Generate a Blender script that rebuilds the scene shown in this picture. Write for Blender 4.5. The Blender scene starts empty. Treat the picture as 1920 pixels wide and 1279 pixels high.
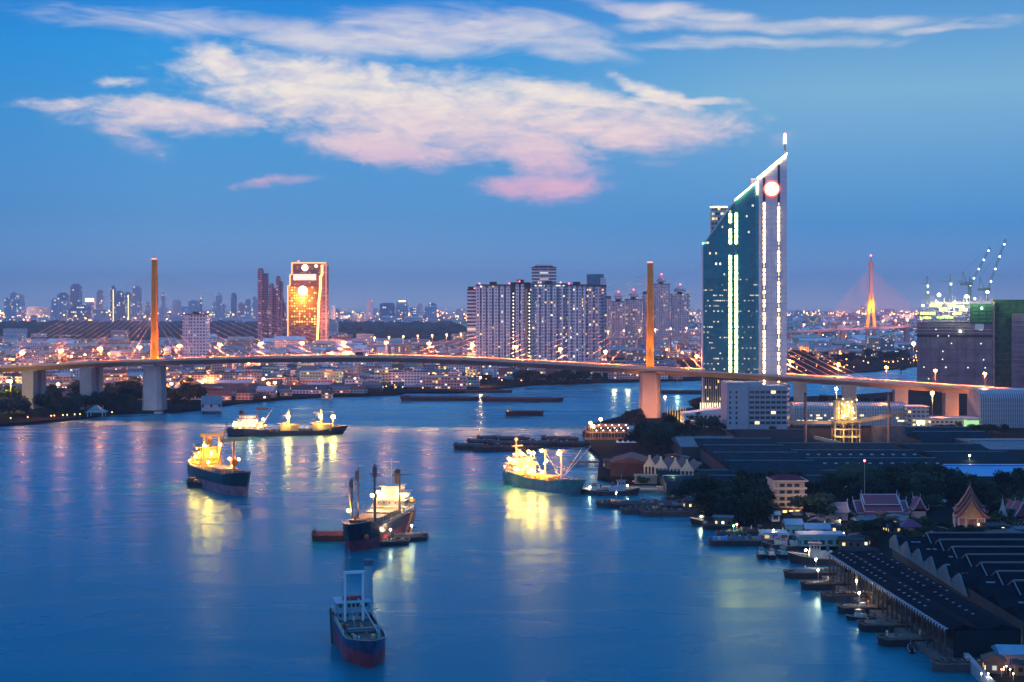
import bpy, bmesh, math, random
from mathutils import Vector, noise as mnoise
random.seed(7)
R = math.radians
SC = bpy.context.scene
C = SC.collection

# ---------------------------------------------------------------- camera
F = 2638.0          # focal length in pixels of the 1920 px wide photograph
CAMH = 93.0
HOR = 572.0
cam_d = bpy.data.cameras.new('camera')
cam = bpy.data.objects.new('camera', cam_d); C.objects.link(cam)
cam.location = (0, 0, CAMH); cam.rotation_euler = (R(90), 0, 0)
cam_d.sensor_width = 36.0; cam_d.lens = F / 1920 * 36
cam_d.shift_y = -(639.5 - HOR) / 1920
cam_d.clip_start = 1; cam_d.clip_end = 40000
SC.camera = cam

def X(px, Y): return (px - 960) * Y / F
def Z(py, Y): return CAMH - (py - HOR) * Y / F
def YG(py, z=3.0): return (CAMH - z) * F / (py - HOR)     # distance of the point at height z seen at py
def G(px, py, z=3.0):
    y = YG(py, z); return (X(px, y), y, z)

# ---------------------------------------------------------------- sky (world), light, exposure
W = bpy.data.worlds.new('World'); SC.world = W; W.use_nodes = True
nt = W.node_tree; nt.nodes.clear()
def N(t, kind, **kw):
    n = t.nodes.new(kind)
    for k, v in kw.items():
        if k.startswith('i_'):
            n.inputs[k[2:].replace('_', ' ')].default_value = v
        else: setattr(n, k, v)
    return n
def L(t, a, b): t.links.new(a, b)
def Mth(t, op, a, b=None, c=None, clamp=False):
    n = t.nodes.new('ShaderNodeMath'); n.operation = op; n.use_clamp = clamp
    for i, v in enumerate((a, b, c)):
        if v is None: continue
        if isinstance(v, (int, float)): n.inputs[i].default_value = v
        else: t.links.new(v, n.inputs[i])
    return n.outputs[0]
def srgb(r, g, b):
    f = lambda c: (c / 255 / 12.92) if c / 255 <= .04045 else ((c / 255 + .055) / 1.055) ** 2.4
    return (f(r), f(g), f(b), 1)
def mixc(t, fac, a, b, blend='MIX'):
    n = t.nodes.new('ShaderNodeMix'); n.data_type = 'RGBA'; n.blend_type = blend
    for s, v in ((0, fac), (6, a), (7, b)):
        if isinstance(v, (int, float, tuple)): n.inputs[s].default_value = v
        else: t.links.new(v, n.inputs[s])
    return n.outputs[2]
def ramp(t, fac, stops, interp='LINEAR'):
    n = t.nodes.new('ShaderNodeValToRGB'); n.color_ramp.interpolation = interp
    cr = n.color_ramp
    while len(cr.elements) < len(stops): cr.elements.new(0.5)
    for e, (p, c) in zip(cr.elements, stops): e.position = p; e.color = c
    if fac is not None: t.links.new(fac, n.inputs[0])
    return n.outputs[0]

tc = N(nt, 'ShaderNodeTexCoord')
sp = N(nt, 'ShaderNodeSeparateXYZ'); L(nt, tc.outputs['Generated'], sp.inputs[0])
az = Mth(nt, 'ARCTAN2', sp.outputs[0], sp.outputs[1])                  # azimuth, 0 straight ahead
hor = Mth(nt, 'SQRT', Mth(nt, 'ADD', Mth(nt, 'MULTIPLY', sp.outputs[0], sp.outputs[0]), Mth(nt, 'MULTIPLY', sp.outputs[1], sp.outputs[1])))
el = Mth(nt, 'ARCTAN2', sp.outputs[2], hor)                            # elevation
# base gradient, elevation 0..90 degrees
elf = Mth(nt, 'DIVIDE', el, R(40), clamp=True)
lef = ramp(nt, elf, [(0, srgb(160, 182, 222)), (.03, srgb(124, 168, 220)), (.09, srgb(92, 158, 216)), (.17, srgb(74, 158, 220)), (.25, srgb(48, 154, 226)), (.30, srgb(38, 138, 222)), (.48, srgb(30, 138, 230)), (1, srgb(90, 166, 245))])
rig = ramp(nt, elf, [(0, srgb(168, 180, 220)), (.03, srgb(120, 162, 218)), (.08, srgb(84, 154, 216)), (.14, srgb(104, 166, 218)), (.21, srgb(128, 184, 220)), (.27, srgb(98, 162, 216)), (.32, srgb(80, 150, 216)), (.48, srgb(30, 138, 230)), (1, srgb(90, 166, 245))])
azf = N(nt, 'ShaderNodeMapRange'); azf.interpolation_type = 'SMOOTHSTEP'
azf.inputs[1].default_value = -0.10; azf.inputs[2].default_value = 0.24
L(nt, az, azf.inputs[0])
sky = mixc(nt, azf.outputs[0], lef, rig)
dk = N(nt, 'ShaderNodeMapRange'); dk.inputs[1].default_value = -.36; dk.inputs[2].default_value = -.24   # deeper blue far left
dk.inputs[3].default_value = .80; dk.inputs[4].default_value = 1.0; L(nt, az, dk.inputs[0])
bw = N(nt, 'ShaderNodeCombineColor'); L(nt, dk.outputs[0], bw.inputs[0])
L(nt, Mth(nt, 'POWER', dk.outputs[0], .6), bw.inputs[1]); L(nt, Mth(nt, 'POWER', dk.outputs[0], .3), bw.inputs[2])
sky = mixc(nt, 1.0, sky, bw.outputs[0], 'MULTIPLY')
# clouds: soft banks in direction space, broken up by stretched noise
dirv = N(nt, 'ShaderNodeCombineXYZ'); L(nt, az, dirv.inputs[0]); L(nt, el, dirv.inputs[1])
def nz(scale, detail, rough, dist, stretch, rot=0., off=0.):
    mp = N(nt, 'ShaderNodeMapping'); mp.inputs['Scale'].default_value = (1, stretch, 1); mp.inputs['Rotation'].default_value = (0, 0, rot)
    mp.inputs['Location'].default_value = (off, off * .7, off)
    L(nt, dirv.outputs[0], mp.inputs[0])
    n = N(nt, 'ShaderNodeTexNoise'); n.inputs['Scale'].default_value = scale; n.inputs['Detail'].default_value = detail
    n.inputs['Roughness'].default_value = rough; n.inputs['Distortion'].default_value = dist
    L(nt, mp.outputs[0], n.inputs[0]); return n.outputs[0]
warp = N(nt, 'ShaderNodeTexNoise'); warp.inputs['Scale'].default_value = 16; warp.inputs['Detail'].default_value = 4
L(nt, dirv.outputs[0], warp.inputs[0])
wv = N(nt, 'ShaderNodeVectorMath', operation='MULTIPLY_ADD'); wv.inputs[1].default_value = (.045, .016, 0); wv.inputs[2].default_value = (-.0225, -.008, 0)
L(nt, warp.outputs['Color'], wv.inputs[0])
wd = N(nt, 'ShaderNodeVectorMath', operation='ADD'); L(nt, dirv.outputs[0], wd.inputs[0]); L(nt, wv.outputs[0], wd.inputs[1])
def bank(px, py, rx, ry, deg=0, wt=1.):
    a = math.atan((px - 960) / F); e = math.atan((HOR - py) / math.hypot(F, px - 960))
    mp = N(nt, 'ShaderNodeMapping', vector_type='TEXTURE')
    mp.inputs['Location'].default_value = (a, e, 0); mp.inputs['Rotation'].default_value = (0, 0, R(deg)); mp.inputs['Scale'].default_value = (rx / F, ry / F, 1)
    L(nt, wd.outputs[0], mp.inputs[0])
    ln = N(nt, 'ShaderNodeVectorMath', operation='LENGTH'); L(nt, mp.outputs[0], ln.inputs[0])
    m = N(nt, 'ShaderNodeMapRange', interpolation_type='SMOOTHSTEP'); m.inputs[1].default_value = 1.45; m.inputs[2].default_value = .1
    m.inputs[4].default_value = wt; L(nt, ln.outputs['Value'], m.inputs[0]); return m.outputs[0]
def group(banks):
    o = None
    for b in banks:
        v = bank(*b); o = v if o is None else Mth(nt, 'MAXIMUM', o, v)
    return o
big = group([(610, 160, 300, 66, -4), (800, 205, 400, 85, -6), (1120, 235, 300, 50, -3), (720, 275, 160, 42, -8), (330, 208, 190, 24, -4), (430, 130, 90, 34, -25),
             (1010, 275, 120, 60, -20), (1080, 180, 230, 26, -8), (1005, 352, 125, 32, 0), (1235, 172, 100, 17, -24), (1275, 185, 110, 9, -6), (160, 187, 150, 14, 4, .62), (240, 153, 70, 12, 0, .6), (545, 341, 90, 12, 4, .6), (215, 238, 90, 34, -30, .5), (320, 218, 190, 34, -3, .68)])
thin = group([(900, 50, 300, 42, -4), (400, 52, 330, 30, -3, .8), (1080, 85, 130, 34, -6), (1500, 48, 400, 16, -2), (1430, 80, 270, 16, -1), (1250, 22, 250, 20, -8), (650, 70, 360, 36, -2), (1270, 300, 90, 22, 0, .4), (1740, 56, 130, 9, -1)])
n1 = nz(26, 9, .62, .5, 2.6, R(6), 3.1); n2 = nz(11, 7, .55, 1.2, 5.5, R(3), 1.7); n3 = nz(85, 6, .6, .3, 2.2, R(-10), 5.)
dens = Mth(nt, 'ADD', Mth(nt, 'MULTIPLY', big, 1.0), Mth(nt, 'MULTIPLY', Mth(nt, 'SUBTRACT', n1, .5), 1.5))
dens = Mth(nt, 'ADD', dens, Mth(nt, 'MULTIPLY', Mth(nt, 'SUBTRACT', n3, .5), .55))
dm = N(nt, 'ShaderNodeMapRange', interpolation_type='SMOOTHSTEP'); dm.inputs[1].default_value = .06; dm.inputs[2].default_value = 1.05; L(nt, dens, dm.inputs[0])
dens2 = Mth(nt, 'ADD', thin, Mth(nt, 'MULTIPLY', Mth(nt, 'SUBTRACT', n2, .5), 1.9))
dm2 = N(nt, 'ShaderNodeMapRange', interpolation_type='SMOOTHSTEP'); dm2.inputs[1].default_value = .1; dm2.inputs[2].default_value = 1.35; L(nt, dens2, dm2.inputs[0])
gate = N(nt, 'ShaderNodeMapRange'); gate.inputs[1].default_value = 0; gate.inputs[2].default_value = .12; L(nt, big, gate.inputs[0])
gate2 = N(nt, 'ShaderNodeMapRange'); gate2.inputs[1].default_value = 0; gate2.inputs[2].default_value = .25; L(nt, thin, gate2.inputs[0])
ca = Mth(nt, 'MULTIPLY', dm.outputs[0], gate.outputs[0]); cb = Mth(nt, 'MULTIPLY', Mth(nt, 'MULTIPLY', dm2.outputs[0], gate2.outputs[0]), .78)
cov = Mth(nt, 'MULTIPLY', Mth(nt, 'MAXIMUM', ca, cb), .96)
# clouds wear warm cream high up, pink lower down; lilac where thin
ccol = ramp(nt, Mth(nt, 'DIVIDE', el, R(12), clamp=True), [(0, srgb(208, 160, 205)), (.40, srgb(240, 190, 214)), (.55, srgb(252, 222, 222)), (.72, srgb(255, 244, 230)), (1, srgb(250, 236, 232))])
tex = N(nt, 'ShaderNodeMapRange'); tex.inputs[1].default_value = .36; tex.inputs[2].default_value = .62; L(nt, nz(34, 8, .6, .8, 3.2, R(8), 9.), tex.inputs[0])
ccol = mixc(nt, tex.outputs[0], mixc(nt, .30, ccol, srgb(162, 162, 222)), ccol)
sky = mixc(nt, cov, sky, ccol)
# below the horizon: dark ground glow
bl = N(nt, 'ShaderNodeMapRange'); bl.inputs[1].default_value = -.02; bl.inputs[2].default_value = 0; L(nt, el, bl.inputs[0])
sky = mixc(nt, bl.outputs[0], srgb(60, 80, 120), sky)
bg = N(nt, 'ShaderNodeBackground'); bg.inputs['Strength'].default_value = 1.0; L(nt, sky, bg.inputs[0])
wo = N(nt, 'ShaderNodeOutputWorld'); L(nt, bg.outputs[0], wo.inputs[0])
try: W.cycles.sampling_method = 'MANUAL'; W.cycles.sample_map_resolution = 512
except Exception: pass

sun_d = bpy.data.lights.new('sun', 'SUN'); sun_d.energy = 0.22; sun_d.angle = R(25); sun_d.color = (1.0, .74, .72)
sun = bpy.data.objects.new('sun', sun_d); C.objects.link(sun); sun.rotation_euler = (R(68), 0, R(-38))   # afterglow from behind the camera, left

vs = SC.view_settings; SC.display_settings.display_device = 'sRGB'
vs.view_transform = 'Standard'; vs.look = 'None'; vs.exposure = 0.0; vs.gamma = 1.0; vs.use_curve_mapping = False
SC.render.engine = 'CYCLES'
cy = SC.cycles; cy.use_light_tree = True; cy.max_bounces = 5; cy.diffuse_bounces = 2; cy.glossy_bounces = 3; cy.transmission_bounces = 3
cy.volume_bounces = 0; cy.transparent_max_bounces = 6; cy.sample_clamp_indirect = 6; cy.sample_clamp_direct = 0; cy.caustics_reflective = False; cy.caustics_refractive = False
cy.use_denoising = True

# ---------------------------------------------------------------- materials
MATS = {}
def mat(name, col, rough=.7, metal=0., emit=None, es=0., var=0., vs_=1., spec=.5, sample=None):
    if name in MATS: return MATS[name]
    m = bpy.data.materials.new(name); m.use_nodes = True; t = m.node_tree
    b = t.nodes['Principled BSDF']
    c = col if len(col) == 4 else (*col, 1)
    b.inputs['Base Color'].default_value = c; b.inputs['Roughness'].default_value = rough; b.inputs['Metallic'].default_value = metal
    b.inputs['Specular IOR Level'].default_value = spec
    if var:
        tcn = N(t, 'ShaderNodeTexCoord'); n = N(t, 'ShaderNodeTexNoise'); n.inputs['Scale'].default_value = vs_; n.inputs['Detail'].default_value = 5
        L(t, tcn.outputs['Object'], n.inputs[0])
        o = ramp(t, n.outputs[0], [(.3, tuple(x * (1 - var) for x in c[:3]) + (1,)), (.7, tuple(min(1, x * (1 + var)) for x in c[:3]) + (1,))])
        L(t, o, b.inputs['Base Color'])
    if emit:
        b.inputs['Emission Color'].default_value = (*emit[:3], 1); b.inputs['Emission Strength'].default_value = es
    m.cycles.emission_sampling = 'AUTO' if sample else 'NONE'
    MATS[name] = m; return m
def hullmat(name, col, rough=.4, rust=.35):
    if name in MATS: return MATS[name]
    m = bpy.data.materials.new(name); m.use_nodes = True; t = m.node_tree; b = t.nodes['Principled BSDF']
    tcn = N(t, 'ShaderNodeTexCoord'); mp = N(t, 'ShaderNodeMapping'); mp.inputs['Scale'].default_value = (.9, .9, .10); L(t, tcn.outputs['Object'], mp.inputs[0])
    n = N(t, 'ShaderNodeTexNoise'); n.inputs['Scale'].default_value = 1; n.inputs['Detail'].default_value = 7; n.inputs['Roughness'].default_value = .7; L(t, mp.outputs[0], n.inputs[0])
    n2 = N(t, 'ShaderNodeTexNoise'); n2.inputs['Scale'].default_value = .25; n2.inputs['Detail'].default_value = 3; L(t, tcn.outputs['Object'], n2.inputs[0])
    c = (*col[:3], 1); base = ramp(t, n2.outputs[0], [(.35, tuple(x * .7 for x in col[:3]) + (1,)), (.65, tuple(min(1, x * 1.35) for x in col[:3]) + (1,))])
    f = N(t, 'ShaderNodeMapRange'); f.inputs[1].default_value = .54; f.inputs[2].default_value = .68; f.inputs[4].default_value = rust; L(t, n.outputs[0], f.inputs[0])
    L(t, mixc(t, f.outputs[0], base, (.13, .055, .03, 1)), b.inputs['Base Color']); b.inputs['Roughness'].default_value = rough
    m.cycles.emission_sampling = 'NONE'; MATS[name] = m; return m
def emis(name, col, s, sample=False): return mat(name, (.02, .02, .02), .6, emit=col, es=s, sample=sample)

def facade(name, wall, win, cw, ch, lit, es=2.0, ww=.6, wh=.55, warm=.5, rough=.7, wallvar=.12, warmc=(1, .62, .22), coolc=(.9, .95, .8)):
    """wall with a grid of window openings, some of them lit; object coordinates, metres"""
    if name in MATS: return MATS[name]
    m = bpy.data.materials.new(name); m.use_nodes = True; t = m.node_tree; b = t.nodes['Principled BSDF']
    tcn = N(t, 'ShaderNodeTexCoord'); s = N(t, 'ShaderNodeSeparateXYZ'); L(t, tcn.outputs['Object'], s.inputs[0])
    g = N(t, 'ShaderNodeNewGeometry'); tr = N(t, 'ShaderNodeVectorTransform', vector_type='NORMAL', convert_from='WORLD', convert_to='OBJECT')
    L(t, g.outputs['Normal'], tr.inputs[0]); sn = N(t, 'ShaderNodeSeparateXYZ'); L(t, tr.outputs[0], sn.inputs[0])
    ax = Mth(t, 'GREATER_THAN', Mth(t, 'ABSOLUTE', sn.outputs[0]), .7)
    hc = N(t, 'ShaderNodeMix'); hc.data_type = 'FLOAT'; L(t, ax, hc.inputs[0]); L(t, s.outputs[0], hc.inputs[2]); L(t, s.outputs[1], hc.inputs[3])
    oi = N(t, 'ShaderNodeObjectInfo')
    u = Mth(t, 'ADD', Mth(t, 'DIVIDE', hc.outputs[0], cw), .5); v = Mth(t, 'DIVIDE', s.outputs[2], ch)
    fu = Mth(t, 'FRACT', u); fv = Mth(t, 'FRACT', v); cu = Mth(t, 'FLOOR', u); cv = Mth(t, 'FLOOR', v)
    mu = Mth(t, 'LESS_THAN', Mth(t, 'ABSOLUTE', Mth(t, 'SUBTRACT', fu, .5)), ww / 2)
    mv = Mth(t, 'LESS_THAN', Mth(t, 'ABSOLUTE', Mth(t, 'SUBTRACT', fv, .5)), wh / 2)
    side = Mth(t, 'LESS_THAN', Mth(t, 'ABSOLUTE', sn.outputs[2]), .5)
    mask = Mth(t, 'MULTIPLY', Mth(t, 'MULTIPLY', mu, mv), side)
    cb_ = N(t, 'ShaderNodeCombineXYZ'); L(t, cu, cb_.inputs[0]); L(t, cv, cb_.inputs[1])
    L(t, Mth(t, 'ADD', Mth(t, 'MULTIPLY', oi.outputs['Random'], 91.7), ax), cb_.inputs[2])
    wn = N(t, 'ShaderNodeTexWhiteNoise'); L(t, cb_.outputs[0], wn.inputs[0])
    sc_ = N(t, 'ShaderNodeSeparateColor'); L(t, wn.outputs['Color'], sc_.inputs[0])
    cb2 = N(t, 'ShaderNodeCombineXYZ'); L(t, Mth(t, 'FLOOR', Mth(t, 'DIVIDE', cu, 5)), cb2.inputs[0]); L(t, cv, cb2.inputs[1]); L(t, oi.outputs['Random'], cb2.inputs[2])
    wn2 = N(t, 'ShaderNodeTexWhiteNoise'); L(t, cb2.outputs[0], wn2.inputs[0])
    isl = Mth(t, 'LESS_THAN', sc_.outputs[0], Mth(t, 'MULTIPLY', Mth(t, 'ADD', Mth(t, 'POWER', wn2.outputs[0], 2.5), .12), lit * 2.4))
    n = N(t, 'ShaderNodeTexNoise'); n.inputs['Scale'].default_value = .15; n.inputs['Detail'].default_value = 6; L(t, tcn.outputs['Object'], n.inputs[0])
    wc = ramp(t, n.outputs[0], [(.3, tuple(x * (1 - wallvar) for x in wall[:3]) + (1,)), (.7, tuple(x * (1 + wallvar) for x in wall[:3]) + (1,))])
    L(t, mixc(t, mask, wc, (*win[:3], 1)), b.inputs['Base Color'])
    L(t, Mth(t, 'SUBTRACT', rough, Mth(t, 'MULTIPLY', mask, rough - .12)), b.inputs['Roughness'])
    L(t, mixc(t, Mth(t, 'LESS_THAN', sc_.outputs[1], warm), (*coolc, 1), (*warmc, 1)), b.inputs['Emission Color'])
    L(t, Mth(t, 'MULTIPLY', Mth(t, 'MULTIPLY', mask, isl), Mth(t, 'MULTIPLY', Mth(t, 'ADD', sc_.outputs[2], .25), es)), b.inputs['Emission Strength'])
    m.cycles.emission_sampling = 'NONE'
    MATS[name] = m; return m

# ---------------------------------------------------------------- mesh helpers
KIDS = {}
class MB:
    def __init__(s): s.v = []; s.f = []; s.m = []; s.k = 0
    def poly(s, pts, k=None):
        b = len(s.v); s.v += [tuple(p) for p in pts]; s.f.append(tuple(range(b, b + len(pts)))); s.m.append(s.k if k is None else k); return s
    def box(s, x0, x1, y0, y1, z0, z1, k=None):
        if x0 > x1: x0, x1 = x1, x0
        if y0 > y1: y0, y1 = y1, y0
        b = len(s.v)
        s.v += [(x0, y0, z0), (x1, y0, z0), (x1, y1, z0), (x0, y1, z0), (x0, y0, z1), (x1, y0, z1), (x1, y1, z1), (x0, y1, z1)]
        for q in ((3, 2, 1, 0), (4, 5, 6, 7), (0, 1, 5, 4), (1, 2, 6, 5), (2, 3, 7, 6), (3, 0, 4, 7)):
            s.f.append(tuple(b + i for i in q)); s.m.append(s.k if k is None else k)
        return s
    def prism(s, pts, a, bb, axis='z', k=None):
        """extrude 2-D polygon; axis z: (x,y); axis y: (x,z); axis x: (y,z)"""
        mk = {'z': lambda p, h: (p[0], p[1], h), 'y': lambda p, h: (p[0], h, p[1]), 'x': lambda p, h: (h, p[0], p[1])}[axis]
        n = len(pts); b = len(s.v); kk = s.k if k is None else k
        s.v += [mk(p, a) for p in pts] + [mk(p, bb) for p in pts]
        s.f.append(tuple(b + i for i in reversed(range(n)))); s.f.append(tuple(b + n + i for i in range(n)))
        for i in range(n):
            j = (i + 1) % n; s.f.append((b + i, b + j, b + n + j, b + n + i))
        s.m += [kk] * (n + 2); return s
    def tube(s, p0, p1, r0, r1=None, n=6, k=None, caps=True):
        r1 = r0 if r1 is None else r1
        p0 = Vector(p0); p1 = Vector(p1); d = (p1 - p0).normalized()
        u = d.orthogonal().normalized(); w = d.cross(u); b = len(s.v); kk = s.k if k is None else k
        for p, r in ((p0, r0), (p1, r1)):
            for i in range(n):
                a = 2 * math.pi * (i + .5) / n; s.v.append(tuple(p + (u * math.cos(a) + w * math.sin(a)) * r))
        for i in range(n):
            j = (i + 1) % n; s.f.append((b + i, b + j, b + n + j, b + n + i)); s.m.append(kk)
        if caps:
            s.f.append(tuple(b + i for i in reversed(range(n)))); s.f.append(tuple(b + n + i for i in range(n))); s.m += [kk, kk]
        return s
    def bar(s, p0, p1, w, h, k=None):
        p0 = Vector(p0); p1 = Vector(p1); d = (p1 - p0).normalized(); up = Vector((0, 0, 1))
        if abs(d.z) > .95: up = Vector((0, 1, 0))
        u = d.cross(up).normalized() * w / 2; q = u.cross(d).normalized() * h / 2; b = len(s.v); kk = s.k if k is None else k
        for p in (p0, p1):
            for a_, c_ in ((-1, -1), (1, -1), (1, 1), (-1, 1)): s.v.append(tuple(p + u * a_ + q * c_))
        for q_ in ((0, 1, 2, 3), (7, 6, 5, 4), (0, 4, 5, 1), (1, 5, 6, 2), (2, 6, 7, 3), (3, 7, 4, 0)):
            s.f.append(tuple(b + i for i in q_)); s.m.append(kk)
        return s
    def ball(s, c, r, nu=8, nv=5, sz=1., k=None):
        b = len(s.v); kk = s.k if k is None else k
        s.v.append((c[0], c[1], c[2] + r * sz))
        for j in range(1, nv):
            th = math.pi * j / nv
            for i in range(nu):
                a = 2 * math.pi * i / nu; s.v.append((c[0] + r * math.sin(th) * math.cos(a), c[1] + r * math.sin(th) * math.sin(a), c[2] + r * sz * math.cos(th)))
        s.v.append((c[0], c[1], c[2] - r * sz)); last = len(s.v) - 1
        for i in range(nu):
            j = (i + 1) % nu; s.f.append((b, b + 1 + i, b + 1 + j)); s.m.append(kk)
            for q in range(nv - 2):
                o = b + 1 + q * nu; s.f.append((o + i, o + nu + i, o + nu + j, o + j)); s.m.append(kk)
            o = b + 1 + (nv - 2) * nu; s.f.append((o + i, last, o + j)); s.m.append(kk)
        return s
    def build(s, name, mats, parent=None, loc=(0, 0, 0), rz=0., smooth=False):
        me = bpy.data.meshes.new(name); me.from_pydata(s.v, [], s.f)
        if not isinstance(mats, (list, tuple)): mats = [mats]
        for m in mats: me.materials.append(m)
        if len(mats) > 1: me.polygons.foreach_set('material_index', s.m)
        if smooth: me.polygons.foreach_set('use_smooth', [True] * len(s.f))
        me.update()
        o = bpy.data.objects.new(name, me); C.objects.link(o); o.location = loc; o.rotation_euler = (0, 0, rz)
        if parent:
            o.parent = parent; KIDS.setdefault(parent.name, []).append(o)
        return o
def tag(o, label=None, cat=None, group=None, kind=None):
    if label: o['label'] = label
    if cat: o['category'] = cat
    if group: o['group'] = group
    if kind: o['kind'] = kind
    return o
def thing(name, label, cat, loc=(0, 0, 0), rz=0., group=None):
    o = bpy.data.objects.new(name, None); C.objects.link(o); o.location = loc; o.rotation_euler = (0, 0, rz); o.empty_display_size = .5
    return tag(o, label, cat, group)
def copy_tree(o, loc=None, rz=None, label=None, group=None, parent=None, scale=None):
    c = o.copy(); C.objects.link(c); c.parent = parent
    if loc is not None: c.location = loc
    if rz is not None: c.rotation_euler = (0, 0, rz)
    if scale is not None: c.scale = scale if isinstance(scale, tuple) else (scale,) * 3
    if label: c['label'] = label
    if group: c['group'] = group
    if parent: KIDS.setdefault(parent.name, []).append(c)
    for ch in list(KIDS.get(o.name, [])): copy_tree(ch, parent=c)
    return c
def bx(name, m, parent, *a): return MB().box(*a).build(name, m, parent)
# ---------------------------------------------------------------- water and ground
def water_mat():
    m = bpy.data.materials.new('river_water'); m.use_nodes = True; t = m.node_tree; t.nodes.clear()
    g = N(t, 'ShaderNodeNewGeometry')
    mp = N(t, 'ShaderNodeMapping'); mp.inputs['Scale'].default_value = (.012, .028, 1); mp.inputs['Rotation'].default_value = (0, 0, R(-18)); L(t, g.outputs['Position'], mp.inputs[0])
    n = N(t, 'ShaderNodeTexNoise'); n.inputs['Scale'].default_value = 1; n.inputs['Detail'].default_value = 6; n.inputs['Distortion'].default_value = 1.2; L(t, mp.outputs[0], n.inputs[0])
    r = N(t, 'ShaderNodeMapRange'); r.inputs[1].default_value = .35; r.inputs[2].default_value = .65; r.inputs[3].default_value = .21; r.inputs[4].default_value = .34
    L(t, n.outputs[0], r.inputs[0])
    mp2 = N(t, 'ShaderNodeMapping'); mp2.inputs['Scale'].default_value = (.06, .11, 1); L(t, g.outputs['Position'], mp2.inputs[0])
    n2 = N(t, 'ShaderNodeTexNoise'); n2.inputs['Scale'].default_value = 1; n2.inputs['Detail'].default_value = 3; n2.inputs['Distortion'].default_value = .6; L(t, mp2.outputs[0], n2.inputs[0])
    h = Mth(t, 'ADD', Mth(t, 'MULTIPLY', n.outputs[0], 1.5), Mth(t, 'MULTIPLY', n2.outputs[0], .15))
    bp = N(t, 'ShaderNodeBump'); bp.inputs['Strength'].default_value = .42; bp.inputs['Distance'].default_value = .6; L(t, h, bp.inputs['Height'])
    df = N(t, 'ShaderNodeBsdfDiffuse'); df.inputs[0].default_value = (0, .152, .212, 1)      # silty water body
    gl = N(t, 'ShaderNodeBsdfGlossy'); gl.inputs[0].default_value = (.38, .76, .93, 1); L(t, r.outputs[0], gl.inputs['Roughness']); L(t, bp.outputs[0], gl.inputs['Normal'])
    fr = N(t, 'ShaderNodeFresnel'); fr.inputs[0].default_value = 1.33
    mx = N(t, 'ShaderNodeMixShader'); L(t, Mth(t, 'MULTIPLY', fr.outputs[0], .8), mx.inputs[0]); L(t, df.outputs[0], mx.inputs[1]); L(t, gl.outputs[0], mx.inputs[2])
    o = N(t, 'ShaderNodeOutputMaterial'); L(t, mx.outputs[0], o.inputs[0])
    return m
w = MB(); w.poly([(-14000, -300, 0), (14000, -300, 0), (14000, 16000, 0), (-14000, 16000, 0)])
tag(w.build('river_water', water_mat()), kind='structure')
def wl(px, py): return G(px, py, 0)[:2]
left_shore = [(-900, 850), (-200, 812), (0, 800), (60, 796), (150, 787), (215, 778), (262, 776), (330, 774), (372, 770), (400, 765), (440, 759), (520, 751), (600, 746), (700, 743),
              (742, 742), (762, 738), (860, 738), (900, 733), (960, 727), (1000, 723), (1100, 719), (1180, 717), (1310, 714), (1480, 708), (1560, 703), (1640, 697), (1700, 690), (1800, 680), (1920, 670), (2300, 652), (3600, 640)]
lp = [wl(*p) for p in left_shore]
ground_m = mat('dark_soil', (.009, .014, .016), 1., var=.5, vs_=.02, spec=.05)
g = MB(); g.prism([(13500, lp[-1][1]), (13500, 15500), (-13500, 15500), (-13500, lp[0][1])] + lp, -3, 2.2)
tag(g.build('ground', ground_m), kind='structure')
right_shore = [(1880, 1340), (1860, 1279), (1800, 1215), (1740, 1160), (1640, 1085), (1600, 1045), (1560, 1030), (1480, 1030), (1425, 1018), (1350, 1000), (1325, 975), (1290, 955), (1285, 925), (1200, 918), (1120, 900),
               (1125, 862), (1100, 840), (1092, 815), (1110, 800), (1160, 786), (1240, 779), (1300, 768), (1330, 757), (1400, 752), (1480, 748), (1600, 744), (1690, 737), (1722, 724), (1850, 704), (2300, 690), (3200, 690)]
rp = [wl(*p) for p in right_shore]
g = MB(); g.prism(list(reversed([(rp[0][0], 200)] + rp + [(3000, 200)])), -3, 2.1)
tag(g.build('riverbank', ground_m), kind='structure')

# ---------------------------------------------------------------- cable-stayed bridge
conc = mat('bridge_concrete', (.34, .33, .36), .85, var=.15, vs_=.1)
deckm = mat('bridge_girder', (.36, .25, .23), .8, var=.15, vs_=.08)
asph = mat('asphalt', (.07, .065, .065), .9)
parap = mat('parapet', (.55, .45, .38), .8)
gold = mat('golden_paint', (.85, .30, .035), .55, var=.08, vs_=.2)
steel = mat('galvanised_steel', (.35, .36, .38), .5, .6)
cablem = mat('cable_sheath', (.62, .58, .62), .6)
redl = emis('red_beacon', (1, .06, .05), 18)
SODIUM = (1.0, .24, .04)
lampm = emis('sodium_lamp', (1.0, .24, .03), 170, True)
BX0, BY0 = X(290, 1220), 1220.; BX1, BY1 = X(1219, 1140), 1140.
BL = math.hypot(BX1 - BX0, BY1 - BY0); BRZ = math.atan2(BY1 - BY0, BX1 - BX0)
bu = ((BX1 - BX0) / BL, (BY1 - BY0) / BL)
KZ = [(-420, 20), (-300, 29.0), (-143, 38.2), (0, 45.4), (215, 50.0), (430, 42.0), (540, 36.8), (718, 26.7), (1000, 13), (1200, 5)]
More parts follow.
